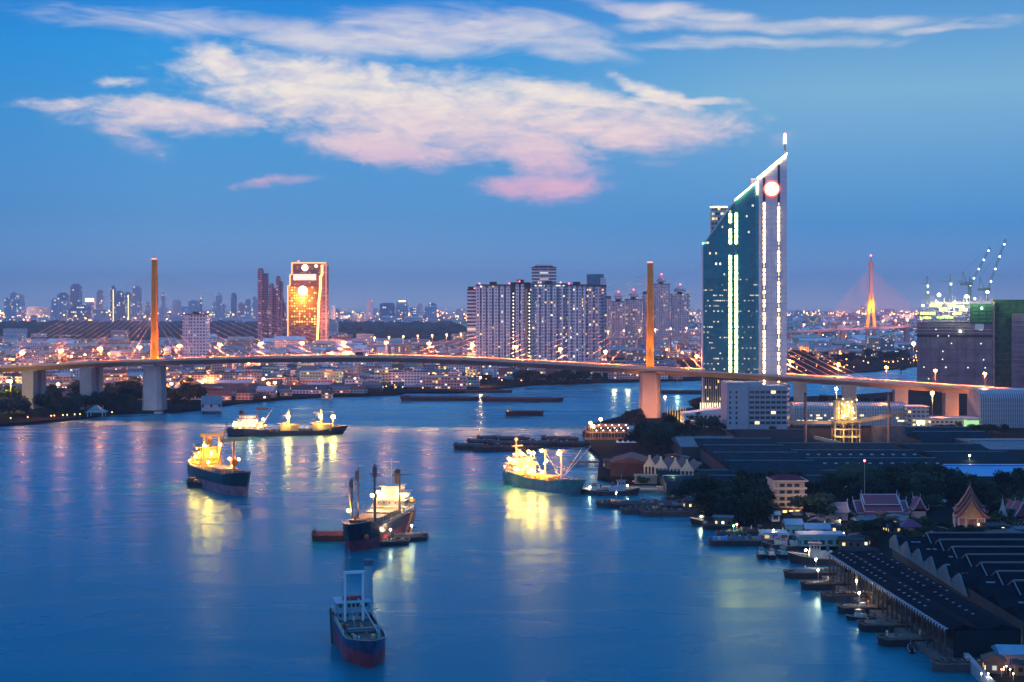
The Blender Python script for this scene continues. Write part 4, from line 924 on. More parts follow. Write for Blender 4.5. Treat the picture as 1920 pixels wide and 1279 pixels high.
# riverside pavilion
x, y, z = G(178, 780); pv_ = thing('pavilion', 'two tiered pale green roofed pavilion by the water between bridge piers', 'pavilion', (x, y, 2.1))
for sx in (-6, 6):
    for sy in (0, 9): MB().box(sx - .3, sx + .3, sy - .3, sy + .3, 0, 4).build('post', white_p, pv_)
pvm = mat('green_tiles', (.14, .30, .30), .6)
def pyr(b, w, d, z0, z1, w1, d1, cy=4.5):
    a = [(-w, cy - d, z0), (w, cy - d, z0), (w, cy + d, z0), (-w, cy + d, z0)]; c = [(-w1, cy - d1, z1), (w1, cy - d1, z1), (w1, cy + d1, z1), (-w1, cy + d1, z1)]
    for i in range(4): b.poly([a[i], a[(i + 1) % 4], c[(i + 1) % 4], c[i]])
    b.poly(c); b.poly(list(reversed(a))); return b
pyr(MB(), 8, 6.5, 3.8, 6, 4.4, 3).build('lower_roof', pvm, pv_); pyr(MB(), 4.8, 3.6, 6.2, 9.4, .5, .3).build('upper_roof', pvm, pv_)
# riverside restaurants lamps at left
for i, px in enumerate((20, 52, 96, 102, 118, 126, 140, 150, 210)):
    x, y, z = G(px, 790 - px * .06); t = thing('lantern', 'small orange lantern on a post along the left riverside wood', 'lantern', (x, y, 2.1), 0, 'lanterns on the left riverside'); MB().tube((0, 0, 0), (0, 0, 2.6), .08, n=5).build('post', polem, t); MB().ball((0, 0, 2.9), .45, 6, 4).build('globe', emis('lantern_orange', (1, .45, .1), 9), t)
plight('glow', (X(18, 1190), 1160, 14), 30000, (1, .65, .08), 2); 
for q in range(5): plant(4 + q * 9, 1235 + q * 6, 15, 5, 'lit golden by a flood lamp at the far left', 'lamp lit trees at far left')
plight('glow', (X(24, 1200), 1200, 12), 26000, (1, .6, .06), 2)
t = thing('flood_lamp', 'bright yellow flood lamp glowing in the trees at far left', 'lamp', (X(20, 1290), 1290, 2)); MB().tube((0, 0, 0), (0, 0, 20), .2, n=5).build('post', polem, t); MB().ball((0, 0, 21), 1.6, 8, 5).build('globe', emis('yellow_flood', (1, .75, .2), 16), t); plight('light', (0, -3, 19), 40000, (1, .65, .1), 1, t)

# ---------------------------------------------------------------- construction site with cranes
CY = 1480.; ck = CY / F; cx0 = X(1790, CY)
def cX(p): return X(p, CY) - cx0
def cZ(p): return Z(p, CY) - 2
cs = thing('construction_block', 'huge unfinished grey concrete block with green netting on its upper floors', 'building', (cx0, CY, 2), R(-17))
rawc = mat('raw_concrete', (.15, .16, .20), .9, var=.35, vs_=.08)
MB().box(cX(1722), cX(1857), 0, 60, 0, cZ(606)).build('wall', rawc, cs)
MB().box(cX(1891), cX(1990), -4, 60, 0, cZ(588)).build('right_wall', rawc, cs)
netm = mat('green_netting', (.008, .075, .04), .8, var=.6, vs_=.25)
MB().box(cX(1858), cX(1890.5), 6, 50, 0, cZ(562)).build('netting', netm, cs)
MB().box(cX(1817), cX(1857), -.9, -.02, cZ(606), cZ(570)).build('netting', netm, cs); MB().box(cX(1868), cX(1990), 8, 50, cZ(588), cZ(562)).build('netting', netm, cs)
for i, zt in enumerate((603, 594, 585, 577, 570)):
    MB().box(cX(1722 if i < 3 else 1740), cX(1816.5), 0, 50, cZ(zt), cZ(zt) + 1.0).build('floor_slab', conc, cs)
for px in range(1726, 1816, 9): MB().box(cX(px) - .5, cX(px) + .5, 1, 2, cZ(606), cZ(577)).build('column', conc, cs)
for i, (px, py) in enumerate(((1765, 597), (1780, 597), (1775, 596), (1740, 598), (1752, 575), (1800, 577), (1735, 590), (1748, 590), (1770, 583), (1795, 590), (1806, 583), (1760, 575), (1785, 575))): MB().box(cX(px) - 4, cX(px) + 4, 3, 4, cZ(py), cZ(py) + 2.6).build('lit_bay', emis('green_lit', (.70, 1, .22), 3.2), cs)  # glowing boxes stand in for greenish floodlight on the floors
seams = MB()
for py in (612, 622, 632, 655, 680, 705): seams.box(cX(1722), cX(1857), -.12, -.01, cZ(py), cZ(py) + .35)
for px in range(1730, 1857, 16): seams.box(cX(px), cX(px) + .3, -.10, -.012, 0, cZ(607))
seams.build('formwork_joints', mat('joint_dark', (.04, .045, .06), .9), cs)
MB().box(cX(1722), cX(1857), -.2, -.05, cZ(632), cZ(628)).build('floor_shade_strip', mat('floor_shade', (.015, .03, .03), .9), cs)  # dark plate on the wall, shade of an open storey put into colour
random.seed(9)
for i in range(16):
    px, py = random.uniform(1726, 1850), random.choice([619, 631, 645, 660, 675, 690, 712]); MB().box(cX(px), cX(px) + 1.0, -.5, -.25, cZ(py), cZ(py) + 1.1).build('work_light', emis('work_white', (.9, 1, .8), 2.2), cs)
for sx in range(3):
    for j in range(5): MB().box(cX(1822 + sx * 13), cX(1832 + sx * 13), -1.1, -.92, cZ(604 - j * 7), cZ(599.5 - j * 7)).build('net_panel', mat('net_panel_green', (.02, .16, .09), .8, var=.4, vs_=.4), cs)
for j, py in enumerate((613, 618.5, 624)): MB().box(cX(1722.5), cX(1856), -.5, -.13, cZ(py), cZ(py) + .5).build('ledge', conc, cs)
for i in range(12): MB().box(cX(1893), cX(1985), -4.4, -4.01, cZ(700 - i * 9), cZ(700 - i * 9) + .4).build('ledge', conc, cs)
for i in range(14): MB().box(cX(1859), cX(1889), 5.7, 5.99, cZ(718 - i * 11), cZ(718 - i * 11) + .4).build('net_batten', mat('net_panel_green', (.02, .16, .09), .8), cs)
MB().box(cX(1857.3), cX(1861.5), 1, 5, 0, cZ(566)).build('hoist_tower', hullmat('hoist_steel', (.25, .23, .2), .6, .6), cs)
for (px, py, r_) in ((1762, 553, 1.9), (1811, 556, 1.7), (1782, 577, 1.2), (1805, 578, 1.2), (1838, 578, 1.1), (1733, 573, 1.2), (1848, 548, 1.6), (1800, 621, 1.2), (1742, 548, .8), (1826, 560, 1.), (1760, 568, 1.), (1790, 566, 1.)):
    MB().ball((cX(px), -2.5, cZ(py)), r_, 8, 5).build('flood_lamp', emis('flood_white', (1, .95, .62), 14, False), cs)
for (px, py, pw) in ((1762, 560, 22000), (1811, 560, 22000), (1785, 580, 9000), (1848, 555, 12000), (1900, 575, 5000)): plight('flood_light', (cX(px), -7, cZ(py)), pw, (1, .9, .5), 1.2, cs)
scaf = MB()
for px in range(1726, 1860, 5):
    scaf.box(cX(px), cX(px) + .3, 2, 2.3, cZ(577), cZ(577) + random.uniform(6, 13))
for z in (567, 572): scaf.box(cX(1745), cX(1858), 1.6, 2, cZ(z), cZ(z) + .4)
scaf.build('scaffolding', mat('scaffold', (.5, .48, .4), .6), cs)
MB().box(cX(1826), cX(1842), -.6, -.1, cZ(618), cZ(607)).build('tarpaulin', mat('pale_sheet', (.35, .5, .6), .6), cs)
cranem = mat('crane_paint', (.10, .20, .22), .5); crw = emis('crane_lamp', (.85, .97, 1), 14)
def lattice(b, p0, p1, w, n):
    p0 = Vector(p0); p1 = Vector(p1); d = (p1 - p0).normalized(); u = Vector((0, 1, 0)) * w / 2; v = d.cross(Vector((0, 1, 0))).normalized() * w / 2
    cs_ = (u + v, u - v, -u - v, -u + v); r_ = w * .11
    for c in cs_: b.bar(p0 + c, p1 + c, r_, r_)
    for i in range(n):
        a = p0 + (p1 - p0) * i / n; c = p0 + (p1 - p0) * (i + 1) / n
        for k in range(4): b.bar(a + cs_[k], c + cs_[(k + 1) % 4], r_ * .7, r_ * .7)
    return b
def luff(label, pb, yb, pt_, yt, lampsn, ym):
    t = thing('luffing_crane', label, 'crane', (X(pb, CY), CY + 20, 2)); o = X(pb, CY)
    fx_ = lambda p: X(p, CY) - o
    lattice(MB(), (0, 0, cZ(565)), (0, 0, cZ(yb)), 2.4, 8).build('mast', cranem, t)
    MB().box(-4, 3.5, -2, 2, cZ(yb), cZ(yb) + 3).box(-9, -4, -1.6, 1.6, cZ(yb) + .2, cZ(yb) + 2.6).build('machinery_deck', cranem, t)
    MB().bar((-3, 0, cZ(yb) + 3), (-7, 0, cZ(ym)), .5, .5).bar((-7, 0, cZ(ym)), (-8, 0, cZ(yb) + 2), .4, .4).bar((-7, 0, cZ(ym)), (fx_(pt_), 0, cZ(yt)), .16, .16).build('back_mast', cranem, t)
    lattice(MB(), (1.5, 0, cZ(yb) + 2), (fx_(pt_), 0, cZ(yt)), 1.5, 18).build('jib', cranem, t)
    for i in range(lampsn):
        f = (i + .6) / lampsn; MB().ball((1.5 + (fx_(pt_) - 1.5) * f, -1.2, cZ(yb) + 2 + (cZ(yt) - cZ(yb) - 2) * f), .85, 7, 4).build('jib_lamp', crw, t)
luff('tall luffing crane with steep jib reaching highest at right, strung with white lamps', 1862, 545, 1898, 447, 4, 520)
luff('second luffing crane with lamps along its steep jib, left of the highest one', 1829, 535, 1869, 462, 4, 508)
def hammer(label, pb, yb, yt, l, r_):
    t = thing('tower_crane', label, 'crane', (X(pb, CY), CY + 22, 2)); zt = cZ(yb)
    lattice(MB(), (0, 0, cZ(566)), (0, 0, zt), 2.2, 8).build('mast', cranem, t)
    lattice(MB(), (-l * ck, 0, zt), (r_ * ck, 0, zt), 1.2, 14).build('jib', cranem, t)
    MB().bar((0, 0, zt), (0, 0, cZ(yt)), .7, .7).bar((0, 0, cZ(yt)), (-l * ck * .8, 0, zt + .6), .15, .15).bar((0, 0, cZ(yt)), (r_ * ck * .8, 0, zt + .6), .15, .15).build('apex_tower', cranem, t)
    MB().box(-1.6, 1.6, -2.4, -1, zt - 3, zt - .6).build('cab', mat('crane_cab', (.5, .6, .6), .4), t); MB().ball((0, -2.6, zt - 3.2), .7, 6, 4).build('lamp', crw, t)
hammer('small hammerhead tower crane leftmost on the construction block', 1750, 531, 517, 12, 9)
hammer('hammerhead tower crane in the middle of the construction block', 1794, 527, 513, 20, 22)
hammer('hammerhead tower crane beside the second luffing crane', 1831, 529, 517, 24, 4)
# ---------------------------------------------------------------- ships
deck_p = mat('ship_deck', (.16, .14, .10), .8, var=.3, vs_=.4); shipw = hullmat('ship_white', (.62, .58, .48), .6, .12); shipy = mat('ship_buff', (.62, .46, .16), .6, var=.1, vs_=.4)
rust = mat('rusty_steel', (.16, .10, .075), .8, var=.4, vs_=.5); hatchm = mat('hatch_cover', (.24, .22, .18), .75, var=.25, vs_=.5)
blackm = mat('black_paint', (.02, .022, .03), .5); glassd = mat('dark_window', (.02, .03, .04), .2); orangem = mat('orange_paint', (.75, .22, .04), .5)
yl = emis('ship_lamp_yellow', (1, .34, .03), 700, True); wl_ = emis('ship_lamp_white', (1, .42, .08), 560, True); ol = emis('ship_lamp_orange', (1, .3, .06), 140, True)
litw = emis('lit_porthole', (1, .7, .3), 2.4); bulbm = emis('deck_bulb', (1, .62, .16), 30)
def lofthull(Lh, B, dk, sheer, band, rake, t, mats, stern_rake=.6, names=('topsides', 'boot_topping'), fulls=.22):
    """x forward; dk deck height; sheer(u) extra height; two stacked shells so each colour is a part"""
    us = [0, .03, .08, .18, .35, .55, .7, .8, .88, .94, .98, 1]
    def half(u, lvl):
        if u < fulls: a = 1 - (1 - (.80 if lvl else .55)) * ((fulls - u) / fulls) ** 2
        elif u < .72: a = 1.
        else:
            v = (u - .72) / .28; a = math.cos(v * math.pi / 2) ** (.62 if lvl == 2 else (.8 if lvl == 1 else 1.0))
            a = max(a, .03)
        return a * B / 2
    def px_(u, z):
        h = dk + sheer(u); x = -Lh / 2 + u * Lh
        if u > .72: x += rake * ((u - .72) / .28) ** 1.5 * max(0, z / h)
        if u < .1: x -= stern_rake * (1 - u / .1) * max(0, z / h) * 2
        return x
    def shell(z0f, z1f, l0, l1, nm, m, steps=3):
        b = MB(); n = len(us)
        for k in range(steps + 1):
            f = k / steps
            for sgn in (1, -1):
                for u in us:
                    z = z0f(u) + (z1f(u) - z0f(u)) * f; lv = l0 + (l1 - l0) * f
                    i0 = int(min(lv, 1.999)); w = half(u, i0) * (1 - (lv - i0)) + half(u, min(2, i0 + 1)) * (lv - i0)
                    b.v.append((px_(u, z), sgn * w, z))
        for k in range(steps):
            for s_ in range(2):
                o = k * 2 * n + s_ * n
                for i in range(n - 1):
                    q = (o + i, o + i + 1, o + 2 * n + i + 1, o + 2 * n + i); b.f.append(q if s_ else q[::-1]); b.m.append(0)
            o = k * 2 * n; b.f.append((o, o + n, o + 3 * n, o + 2 * n)); b.m.append(0)
            b.f.append((o + n - 1, o + 2 * n - 1, o + 4 * n - 1, o + 3 * n - 1)); b.m.append(0)
        return b.build(nm, m, t)
    top = lambda u: dk + sheer(u); bt = lambda u: band
    shell(lambda u: -1., bt, 0, 1, names[1], mats[1]); shell(bt, top, 1, 2, names[0], mats[0])
    b = MB(); n = len(us)
    for sgn in (1, -1):
        for u in us: b.v.append((px_(u, top(u)) * .997, sgn * half(u, 2) * .97, top(u) - 1.0))
    for i in range(n - 1): b.f.append((i, n + i, n + i + 1, i + 1)); b.m.append(0)
    b.build('deck', deck_p, t)
    b = MB()
    for i in range(n - 1):
        for sgn in (1, -1): b.bar((px_(us[i], top(us[i])), sgn * half(us[i], 2), top(us[i]) + .02), (px_(us[i + 1], top(us[i + 1])), sgn * half(us[i + 1], 2), top(us[i + 1]) + .02), .25, .16)
    b.build('rail', mat('rail_grey', (.3, .3, .3), .6), t)
    return top
def lampon(t, x, y, z, m=None, r=.42, pw=0, col=(1, .76, .28)):
    MB().ball((x, y, z), r * 1.35, 8, 5).build('deck_lamp', m or yl, t)
    if pw: plight('lamp_light', (x, y, z - .3), pw * .75, (1, col[1] * .72, col[2] * .4), .4, t)
def house_deck(t, x0, x1, hw, z0, levels, lh=2.6, m=None, shrink=.12, win=True, lit=True):
    m = m or shipw; z = z0
    for i in range(levels):
        xa = x0 + (x1 - x0) * shrink * i * .5; xb = x1 - (x1 - x0) * shrink * i * .4; w = hw * (1 - .09 * i)
        o = MB().box(xa, xb, -w, w, z, z + lh - .25).build('deck_house', m, t)
        MB().box(xa - .8, xb + .8, -w - .8, w + .8, z + lh - .25, z + lh).build('deck_slab', m, o)
        if win:
            b = 5 if i < levels - 1 else 7; yy = -w + w / b
            q = MB()
            for k in range(b): q.box(xb + .01, xb + .06, -w + (k + .5) * 2 * w / b - .28, -w + (k + .5) * 2 * w / b + .28, z + 1.1, z + (1.7 if i < levels - 1 else 2.0))
            for k in range(6):
                for s_ in (-1, 1): q.box(xa + (k + .5) * (xb - xa) / 6 - .28, xa + (k + .5) * (xb - xa) / 6 + .28, s_ * (w + .01), s_ * (w + .06), z + 1.1, z + 1.7)
            q.build('window_row', glassd if i % 2 or not lit else litw, o)
        z += lh
    return z
def derrick(t, x, z0, h, m, r=.45, arm=0, booms=(), tee=True):
    b = MB().tube((x, 0, z0), (x, 0, z0 + h), r, r * .7, 8)
    if tee: b.box(x - .35, x + .35, -arm, arm, z0 + h * .92, z0 + h)
    p = b.build('mast', m, t)
    for (dx, dy, dzz) in booms:
        MB().tube((x + (.6 if dx > 0 else -.6), dy * .15, z0 + 1.6), (x + dx, dy, z0 + dzz), .22, .16, 6).build('boom', m, p)
        MB().tube((x, dy * .1, z0 + h * .96), (x + dx, dy, z0 + dzz), .05, n=4).build('stay', steel, p)
    return p
def ship(label, px, py, yaw, cat='cargo ship', nm='cargo_ship'):
    x, y, _ = G(px, py, 0); return thing(nm, label, cat, (x, y, 0), R(yaw))
def clutter(t, n, x0, x1, hw, z, seed, m=None):
    rn = random.Random(seed)
    for i in range(n):
        x, y = rn.uniform(x0, x1), rn.uniform(-hw, hw); k = rn.random()
        if k < .4: MB().box(x, x + rn.uniform(.5, 1.8), y, y + rn.uniform(.4, 1.3), z, z + rn.uniform(.5, 1.4)).build('deck_locker', rn.choice([rust, shipw, hatchm, shipy]), t)
        elif k < .7: MB().tube((x, y, z), (x, y, z + rn.uniform(1, 2.2)), .22, n=6).tube((x, y, z + 1.1), (x + .4, y, z + 1.2), .28, n=6).build('vent_pipe', rn.choice([rust, shipw, orangem]), t)
        else: MB().tube((x, y, z + .3), (x + rn.uniform(1, 3), y, z + .3), .25, n=6).build('rope_drum', rn.choice([rust, plankd]), t)
def guard(t, x0, x1, hw, z, h=1.0):
    for sg in (-1, 1):
        b = MB(); n = int((x1 - x0) / 1.8)
        for i in range(n + 1):
            x = x0 + (x1 - x0) * i / n; b.box(x - .05, x + .05, sg * hw - .05, sg * hw + .05, z, z + h)
        b.box(x0, x1, sg * hw - .05, sg * hw + .05, z + h, z + h + .1).box(x0, x1, sg * hw - .04, sg * hw + .04, z + h * .5, z + h * .5 + .07).build('guard_rail', shipw, t)
plankd = mat('hemp_rope', (.25, .2, .12), .9)
# A: left cargo ship, lit yellow, bow to the right and towards us
A = ship('green black hulled cargo ship at left with yellow lights and T shaped bow post', 414, 916, -58)
fo = lambda u: 2.6 * max(0, (u - .8) / .2) ** .8 if u > .8 else (1.0 * max(0, .15 - u) / .15)
lofthull(66, 14.5, 9.6, fo, 4.6, 5, A, (hullmat('hull_green_black', (.012, .035, .04), .35), hullmat('boot_pale_red', (.24, .13, .17), .6)))
z = house_deck(A, -29, -16, 6.2, 8.8, 4, 2.7, shipy)
MB().tube((-26, 3.2, z), (-26, 3.2, z + 6), 1.6, 1.4, 10).build('funnel', orangem, A)
MB().tube((-20, 0, z), (-20, 0, z + 8), .3, .15, 6).box(-20.2, -19.8, -2.2, 2.2, z + 4.6, z + 4.9).build('radar_mast', shipw, A)
for sx, hh in ((-13, 17), ):
    for sy in (-4.2, 4.2): MB().tube((sx, sy, 8.8), (sx, sy, 8.8 + hh), .75, .6, 8).build('gantry_post', shipy, A)
    MB().box(sx - .8, sx + .8, -6.6, 6.6, 8.8 + hh - .4, 8.8 + hh + 1.3).build('gantry_beam', shipy, A)
    MB().tube((sx + 1, 3, 11), (sx + 3, 7, 33), .35, .25, 6).build('boom', rust, A); MB().tube((sx + 1, -3, 11), (sx + 9, -4, 21), .3, .2, 6).build('boom', shipy, A)
for x0 in (-9, 3): MB().box(x0, x0 + 10, -4.6, 4.6, 8.6, 11.2).build('hatch', hatchm, A)
p = derrick(A, 18.5, 8.8, 18, mat('buff_paint', (.62, .36, .15), .6), .85, 0, (), False)
MB().box(17.9, 19.1, -7.2, 7.2, 25.4, 27).build('cross_tree', shipy, p); MB().box(17.2, 19.8, -1.5, 1.5, 13.5, 16.5).build('crane_cab', orangem, p)
for sy in (-6.6, 6.6): MB().tube((18.5, sy, 25.4), (20 + abs(sy) * .3, sy * .9, 11), .06, n=4).build('stay', steel, p)
MB().box(24, 27, -2.5, 2.5, 10.4, 11.6).build('windlass', rust, A)
for (x, y, zz, pw) in ((-12.2, -4.4, 21, 9000), (-12.2, 4.2, 21, 9000), (-17, -7.2, 15, 7000), (-24, -7.6, 12.3, 4000), (-5, -4.8, 13.2, 7000), (8, 3, 12.5, 5000), (17, -1.8, 16.8, 5000), (19.6, 2, 16.5, 0), (-14, 0, 17, 5000)):
    lampon(A, x, y, zz, yl if x < 10 else ol, .42, pw, (1, .70, .16) if x < 10 else (1, .45, .12))
clutter(A, 22, -12, 26, 5, 8.7, 1); clutter(A, 8, -30, -16, 5.5, 19.6, 2); guard(A, -30, -15, 6.8, 11.5)
MB().ball((-22, -7.4, 12.4), 1.3, 9, 6, .6).build('lifeboat', orangem, A)
for sy in (-1, 1): MB().tube((-13, sy * 4.2, 25), (18, sy * 1, 26), .05, n=4).build('stay', steel, A)
# B: far cargo ship side on, bow right
B_ = ship('dark low cargo ship farther up river, side on with bow right and three lit masts', 536, 816, 11)
fo = lambda u: (2.6 if u > .86 else 0) * min(1, max(0, (u - .86) / .04)) + (2.0 if u < .26 else 0)
lofthull(81, 13, 3.6, fo, .8, 4, B_, (hullmat('hull_navy', (.02, .018, .035), .4), mat('boot_dark', (.06, .02, .03), .6)))
z = house_deck(B_, -38, -14, 5.4, 4.6, 2, 2.6, shipw, .2); z = house_deck(B_, -34, -20, 4.4, z, 2, 2.4, shipw, .2)
MB().tube((-31, 0, z - 2), (-31, 0, z + 3.4), 1.9, 1.7, 10).build('funnel', blackm, B_)
MB().tube((-31, -.6, z + .3), (-31, -2.05, z + .3), 1.2, n=12).build('funnel_emblem', orangem, B_)
for sy in (-3.6, 3.6): MB().tube((-20, sy, 9), (-20, sy, 19), .45, n=6).build('gantry_post', rust, B_)
MB().box(-21, -12.5, -4.4, 4.4, 18.6, 19.8).build('gantry_beam', rust, B_)
MB().tube((-16, -3, 9), (-9, -4, 20), .3, n=6).build('boom', shipw, B_)
for x0 in (3, 26): 
    o = MB().box(x0 - 7, x0 + 6, -5, 5, 3.2, 7.8).build('cargo_housing', shipy, B_)
    for k in range(6): MB().box(x0 - 6.6 + k * 2.3, x0 - 6.2 + k * 2.3, -5.3, -5.02, 3.2, 8.6).build('stanchion', mat('buff_paint', (.62, .36, .15), .6), o)
    m_ = derrick(B_, x0 - 1, 7.8, 10.5, shipy, .8, 3.2, ((-8, -4, .8),)); lampon(B_, x0 - 1.5, -2.2, 13.2, yl, .8, 7000, (1, .7, .2))
derrick(B_, 33.5, 4.6, 8, shipy, .4, 1.5, ()); lampon(B_, 33.5, -1, 12.6, yl, .95, 8000, (1, .7, .2))
for (x, y, zz) in ((-36.5, -5.8, 8.3), (-16, -5.5, 12), ): lampon(B_, x, y, zz, ol, .6, 5000, (1, .55, .25))
for i in range(9): lampon(B_, -35 + i * 2.5, -5.9, 6.4 + (i % 3) * 2.4, litw, .3)
plight('lamp_light', (-25, -9, 10), 5000, (1, .55, .3), .6, B_); plight('lamp_light', (0, -8, 8), 2500, (1, .6, .2), .6, B_); plight('lamp_light', (24, -8, 8), 2500, (1, .6, .2), .6, B_)
clutter(B_, 26, -12, 34, 5, 2.8, 3); clutter(B_, 10, -36, -18, 4, 9.8, 4)
for a, c in ((2, 25), (25, 33.5)): MB().tube((a, 0, 17.5), (c, 0, 16), .06, n=4).build('stay', steel, B_)
# C: central ship, bow towards us at left
Cc = ship('black and red cargo ship mid river facing us with floodlit white bridge front', 708, 1010, -103)
fo = lambda u: 2.8 * (1 if u > .83 else max(0, (u - .80) / .03)) if u > .8 else 0.
lofthull(62, 15.5, 8.2, fo, 4.2, 4.5, Cc, (hullmat('hull_black', (.012, .012, .03), .35), hullmat('boot_red', (.24, .035, .06), .55)))
z = house_deck(Cc, -28, -15, 6.6, 8, 3, 2.7, shipw, .1); z2 = house_deck(Cc, -25, -15.5, 3.4, z, 1, 2.8, shipw, .1)
MB().tube((-26, 0, z), (-26, 0, z + 7), 1.5, 1.2, 10).build('funnel', orangem, Cc); MB().tube((-26, 0, z + 7), (-26, 0, z + 8.6), 1.25, 1.2, 10).build('funnel_top', blackm, Cc)
MB().tube((-18, 0, z2), (-18, 0, z2 + 11), .28, .14, 6).box(-18.2, -17.8, -3.4, 3.4, z2 + 9.6, z2 + 9.9).box(-18.2, -17.8, -1.4, 1.4, z2 + 6, z2 + 6.3).build('signal_mast', shipw, Cc)
for sy in (-5.2, 5.2):
    MB().tube((-12.5, sy, 8), (-12.5, sy, 24.5), .55, .4, 8).box(-12.9, -12.1, sy - 2.4, sy + 2.4, 24, 24.5).build('kingpost', mat('dark_steel', (.08, .09, .11), .5), Cc)
for x0, w in ((-10, 9), (3, 11)):
    MB().box(x0, x0 + w, -5, 5, 7.2, 10.4).build('hatch', hatchm, Cc)
    for k in range(5): MB().box(x0 + k * 2.1, x0 + k * 2.1 + .3, 5.8, 6.2, 7.2, 10.6).box(x0 + k * 2.1, x0 + k * 2.1 + .3, -6.2, -5.8, 7.2, 10.6).build('bulwark_frame', hatchm, Cc)
for (x, y, h, tilt) in ((14, 3.6, 24, .5), (13, -3.8, 22, -1), (18.5, -4.2, 19, 0)):
    MB().tube((x, y, 7.5), (x + tilt, y, 7.5 + h), .55, .35, 8).box(x - .7, x + .7, y - .8, y + .8, 7.5 + h * .78, 7.5 + h * .95).build('derrick_post', mat('dark_steel', (.08, .09, .11), .5), Cc)
MB().tube((18, -4, 9), (13, -8, 24), .35, .25, 6).build('boom', shipy, Cc); MB().tube((13, 3, 9), (5, 0, 14), .3, .2, 6).build('boom', shipw, Cc)
MB().box(22, 25, -3, 3, 9.6, 11).box(26.5, 27, -.3, .3, 9.6, 13).build('windlass', rust, Cc)
# an orange lifeboat and the accommodation ladder on the starboard side
MB().ball((-21, 8, 12.6), 1.5, 10, 6, .6).build('lifeboat', orangem, Cc); MB().bar((-20, 8.4, 8), (-8, 9.2, 1.2), .9, .3).build('gangway', rust, Cc)
MB().tube((27.5, 4.6, 5.6), (28, 5.2, 5.2), .9, n=10).build('hawse_disc', orangem, Cc)
for (x, y, zz, pw) in ((-14.2, 4.6, 16.2, 9000), (-14.2, -4.6, 16.6, 9000), (-11.6, -5.8, 15.4, 6000), (-14.2, 7.6, 15.8, 8000), (-14.2, -7.2, 15.2, 7000), (18.8, -5.6, 13.6, 7000)): lampon(Cc, x, y, zz, wl_ if x < 0 else yl, .40, pw, (1, .80, .36))
plight('lamp_light', (-3, 0, 13), 3500, (1, .72, .35), .5, Cc)
clutter(Cc, 30, -14, 24, 6, 7.3, 5); clutter(Cc, 8, -28, -16, 5.5, 16, 6); guard(Cc, -14, 18, 7.5, 8.2); guard(Cc, -28.5, -14.5, 7.2, 10.8)
for a, c, za, zb2 in ((14, -12.5, 31, 24), (13, 26, 29, 11), (-12.5, -18, 24, 27), (14, 27, 31, 12)):
    for sy in (-2.5, 2.5): MB().tube((a, sy, za), (c, sy * .8, zb2), .05, n=4).build('stay', steel, Cc)
for i in range(5): MB().box(28.6 - .1, 29.2, 2.2 - i * .01, 2.4, 5 + i * .5, 5.2 + i * .5).build('draught_mark', shipw, Cc) if False else None
# D: nearest ship, unlit, bow towards us
D = ship('nearest unlit blue and red coaster at bottom with tall white portal frame at its stern', 674, 1217, -76)
fo = lambda u: 1.6 * max(0, (u - .78) / .22) if u > .78 else 0
lofthull(42, 11, 6.0, fo, 3.9, 2.2, D, (hullmat('hull_blue', (.03, .055, .13), .4), hullmat('boot_wine', (.26, .035, .065), .55)), fulls=.1)
lb = mat('pale_blue_paint', (.22, .40, .48), .6)
z = house_deck(D, -20, -12, 4.6, 5.2, 2, 2.5, lb, .1, True, False); pf = mat('white_portal_paint', (.55, .72, .80), .6)
MB().box(-16, -14.5, -2.6, 2.6, z, z + 1.1).build('red_screen', mat('dark_red_paint', (.22, .04, .05), .6), D)
for sy in (-2.5, 2.5): MB().tube((-11, sy, 5), (-11, sy, 18.6), .4, .34, 8).build('portal_post', pf, D)
MB().box(-11.4, -10.6, -2.9, 2.9, 18.4, 19.1).build('portal_beam', pf, D); MB().tube((-18, -.5, z), (-18, -.5, 24), .12, .08, 5).box(-18.1, -17.9, -1.2, .4, 21.5, 21.7).build('signal_mast', steel, D)
MB().tube((-18, 5, z - 3), (-18, 5, z + 9), 1.3, 1.2, 10).build('funnel', lb, D); MB().tube((-18, 5, z + 9), (-18, 5, z + 10.6), 1.35, 1.3, 10).build('funnel_top', mat('funnel_blue', (.06, .1, .16), .5), D)
MB().box(-8, 5, -3.6, 3.6, 4.6, 5.8).build('hatch', mat('hatch_dark', (.04, .05, .06), .7), D); MB().box(6.5, 13, -3.2, 3.2, 4.6, 5.6).build('hatch', mat('hatch_dark', (.04, .05, .06), .7), D)
MB().tube((-10, 1, 11.5), (12, 3.6, 6.5), .22, .16, 6).build('boom', lb, D); MB().tube((6, -2.2, 5), (12, -2.8, 6), .5, n=6).build('pipe', lb, D)
MB().tube((14.5, 3.2, 5.4), (14.5, 3.2, 9.4), .3, n=6).tube((14.5, -5, 9), (14.5, 5, 9), .12, n=5).build('bow_frame', lb, D); MB().bar((-14, -6.2, 8.4), (-6, -6.6, .5), .7, .25).build('gangway', blackm, D)
MB().box(16.5, 18.5, -1.8, 1.8, 5.8, 6.8).build('windlass', rust, D)
clutter(D, 26, -11, 16, 4.2, 5.05, 7, ); guard(D, -20.5, -11.5, 5.2, 7.7); guard(D, -11, 8, 5.3, 6.0, .9)
for sy in (-2.5, 2.5): MB().tube((-11, sy, 18.6), (14.5, sy * 1.2, 9), .05, n=4).tube((-11, sy, 18.6), (-20, sy, 10), .05, n=4).build('stay', steel, D)
MB().tube((-11, -4, 7.5), (-8, -6.4, 9), .12, n=5).tube((-11, 4, 7.5), (-8, 6.4, 9), .12, n=5).build('davit', lb, D)
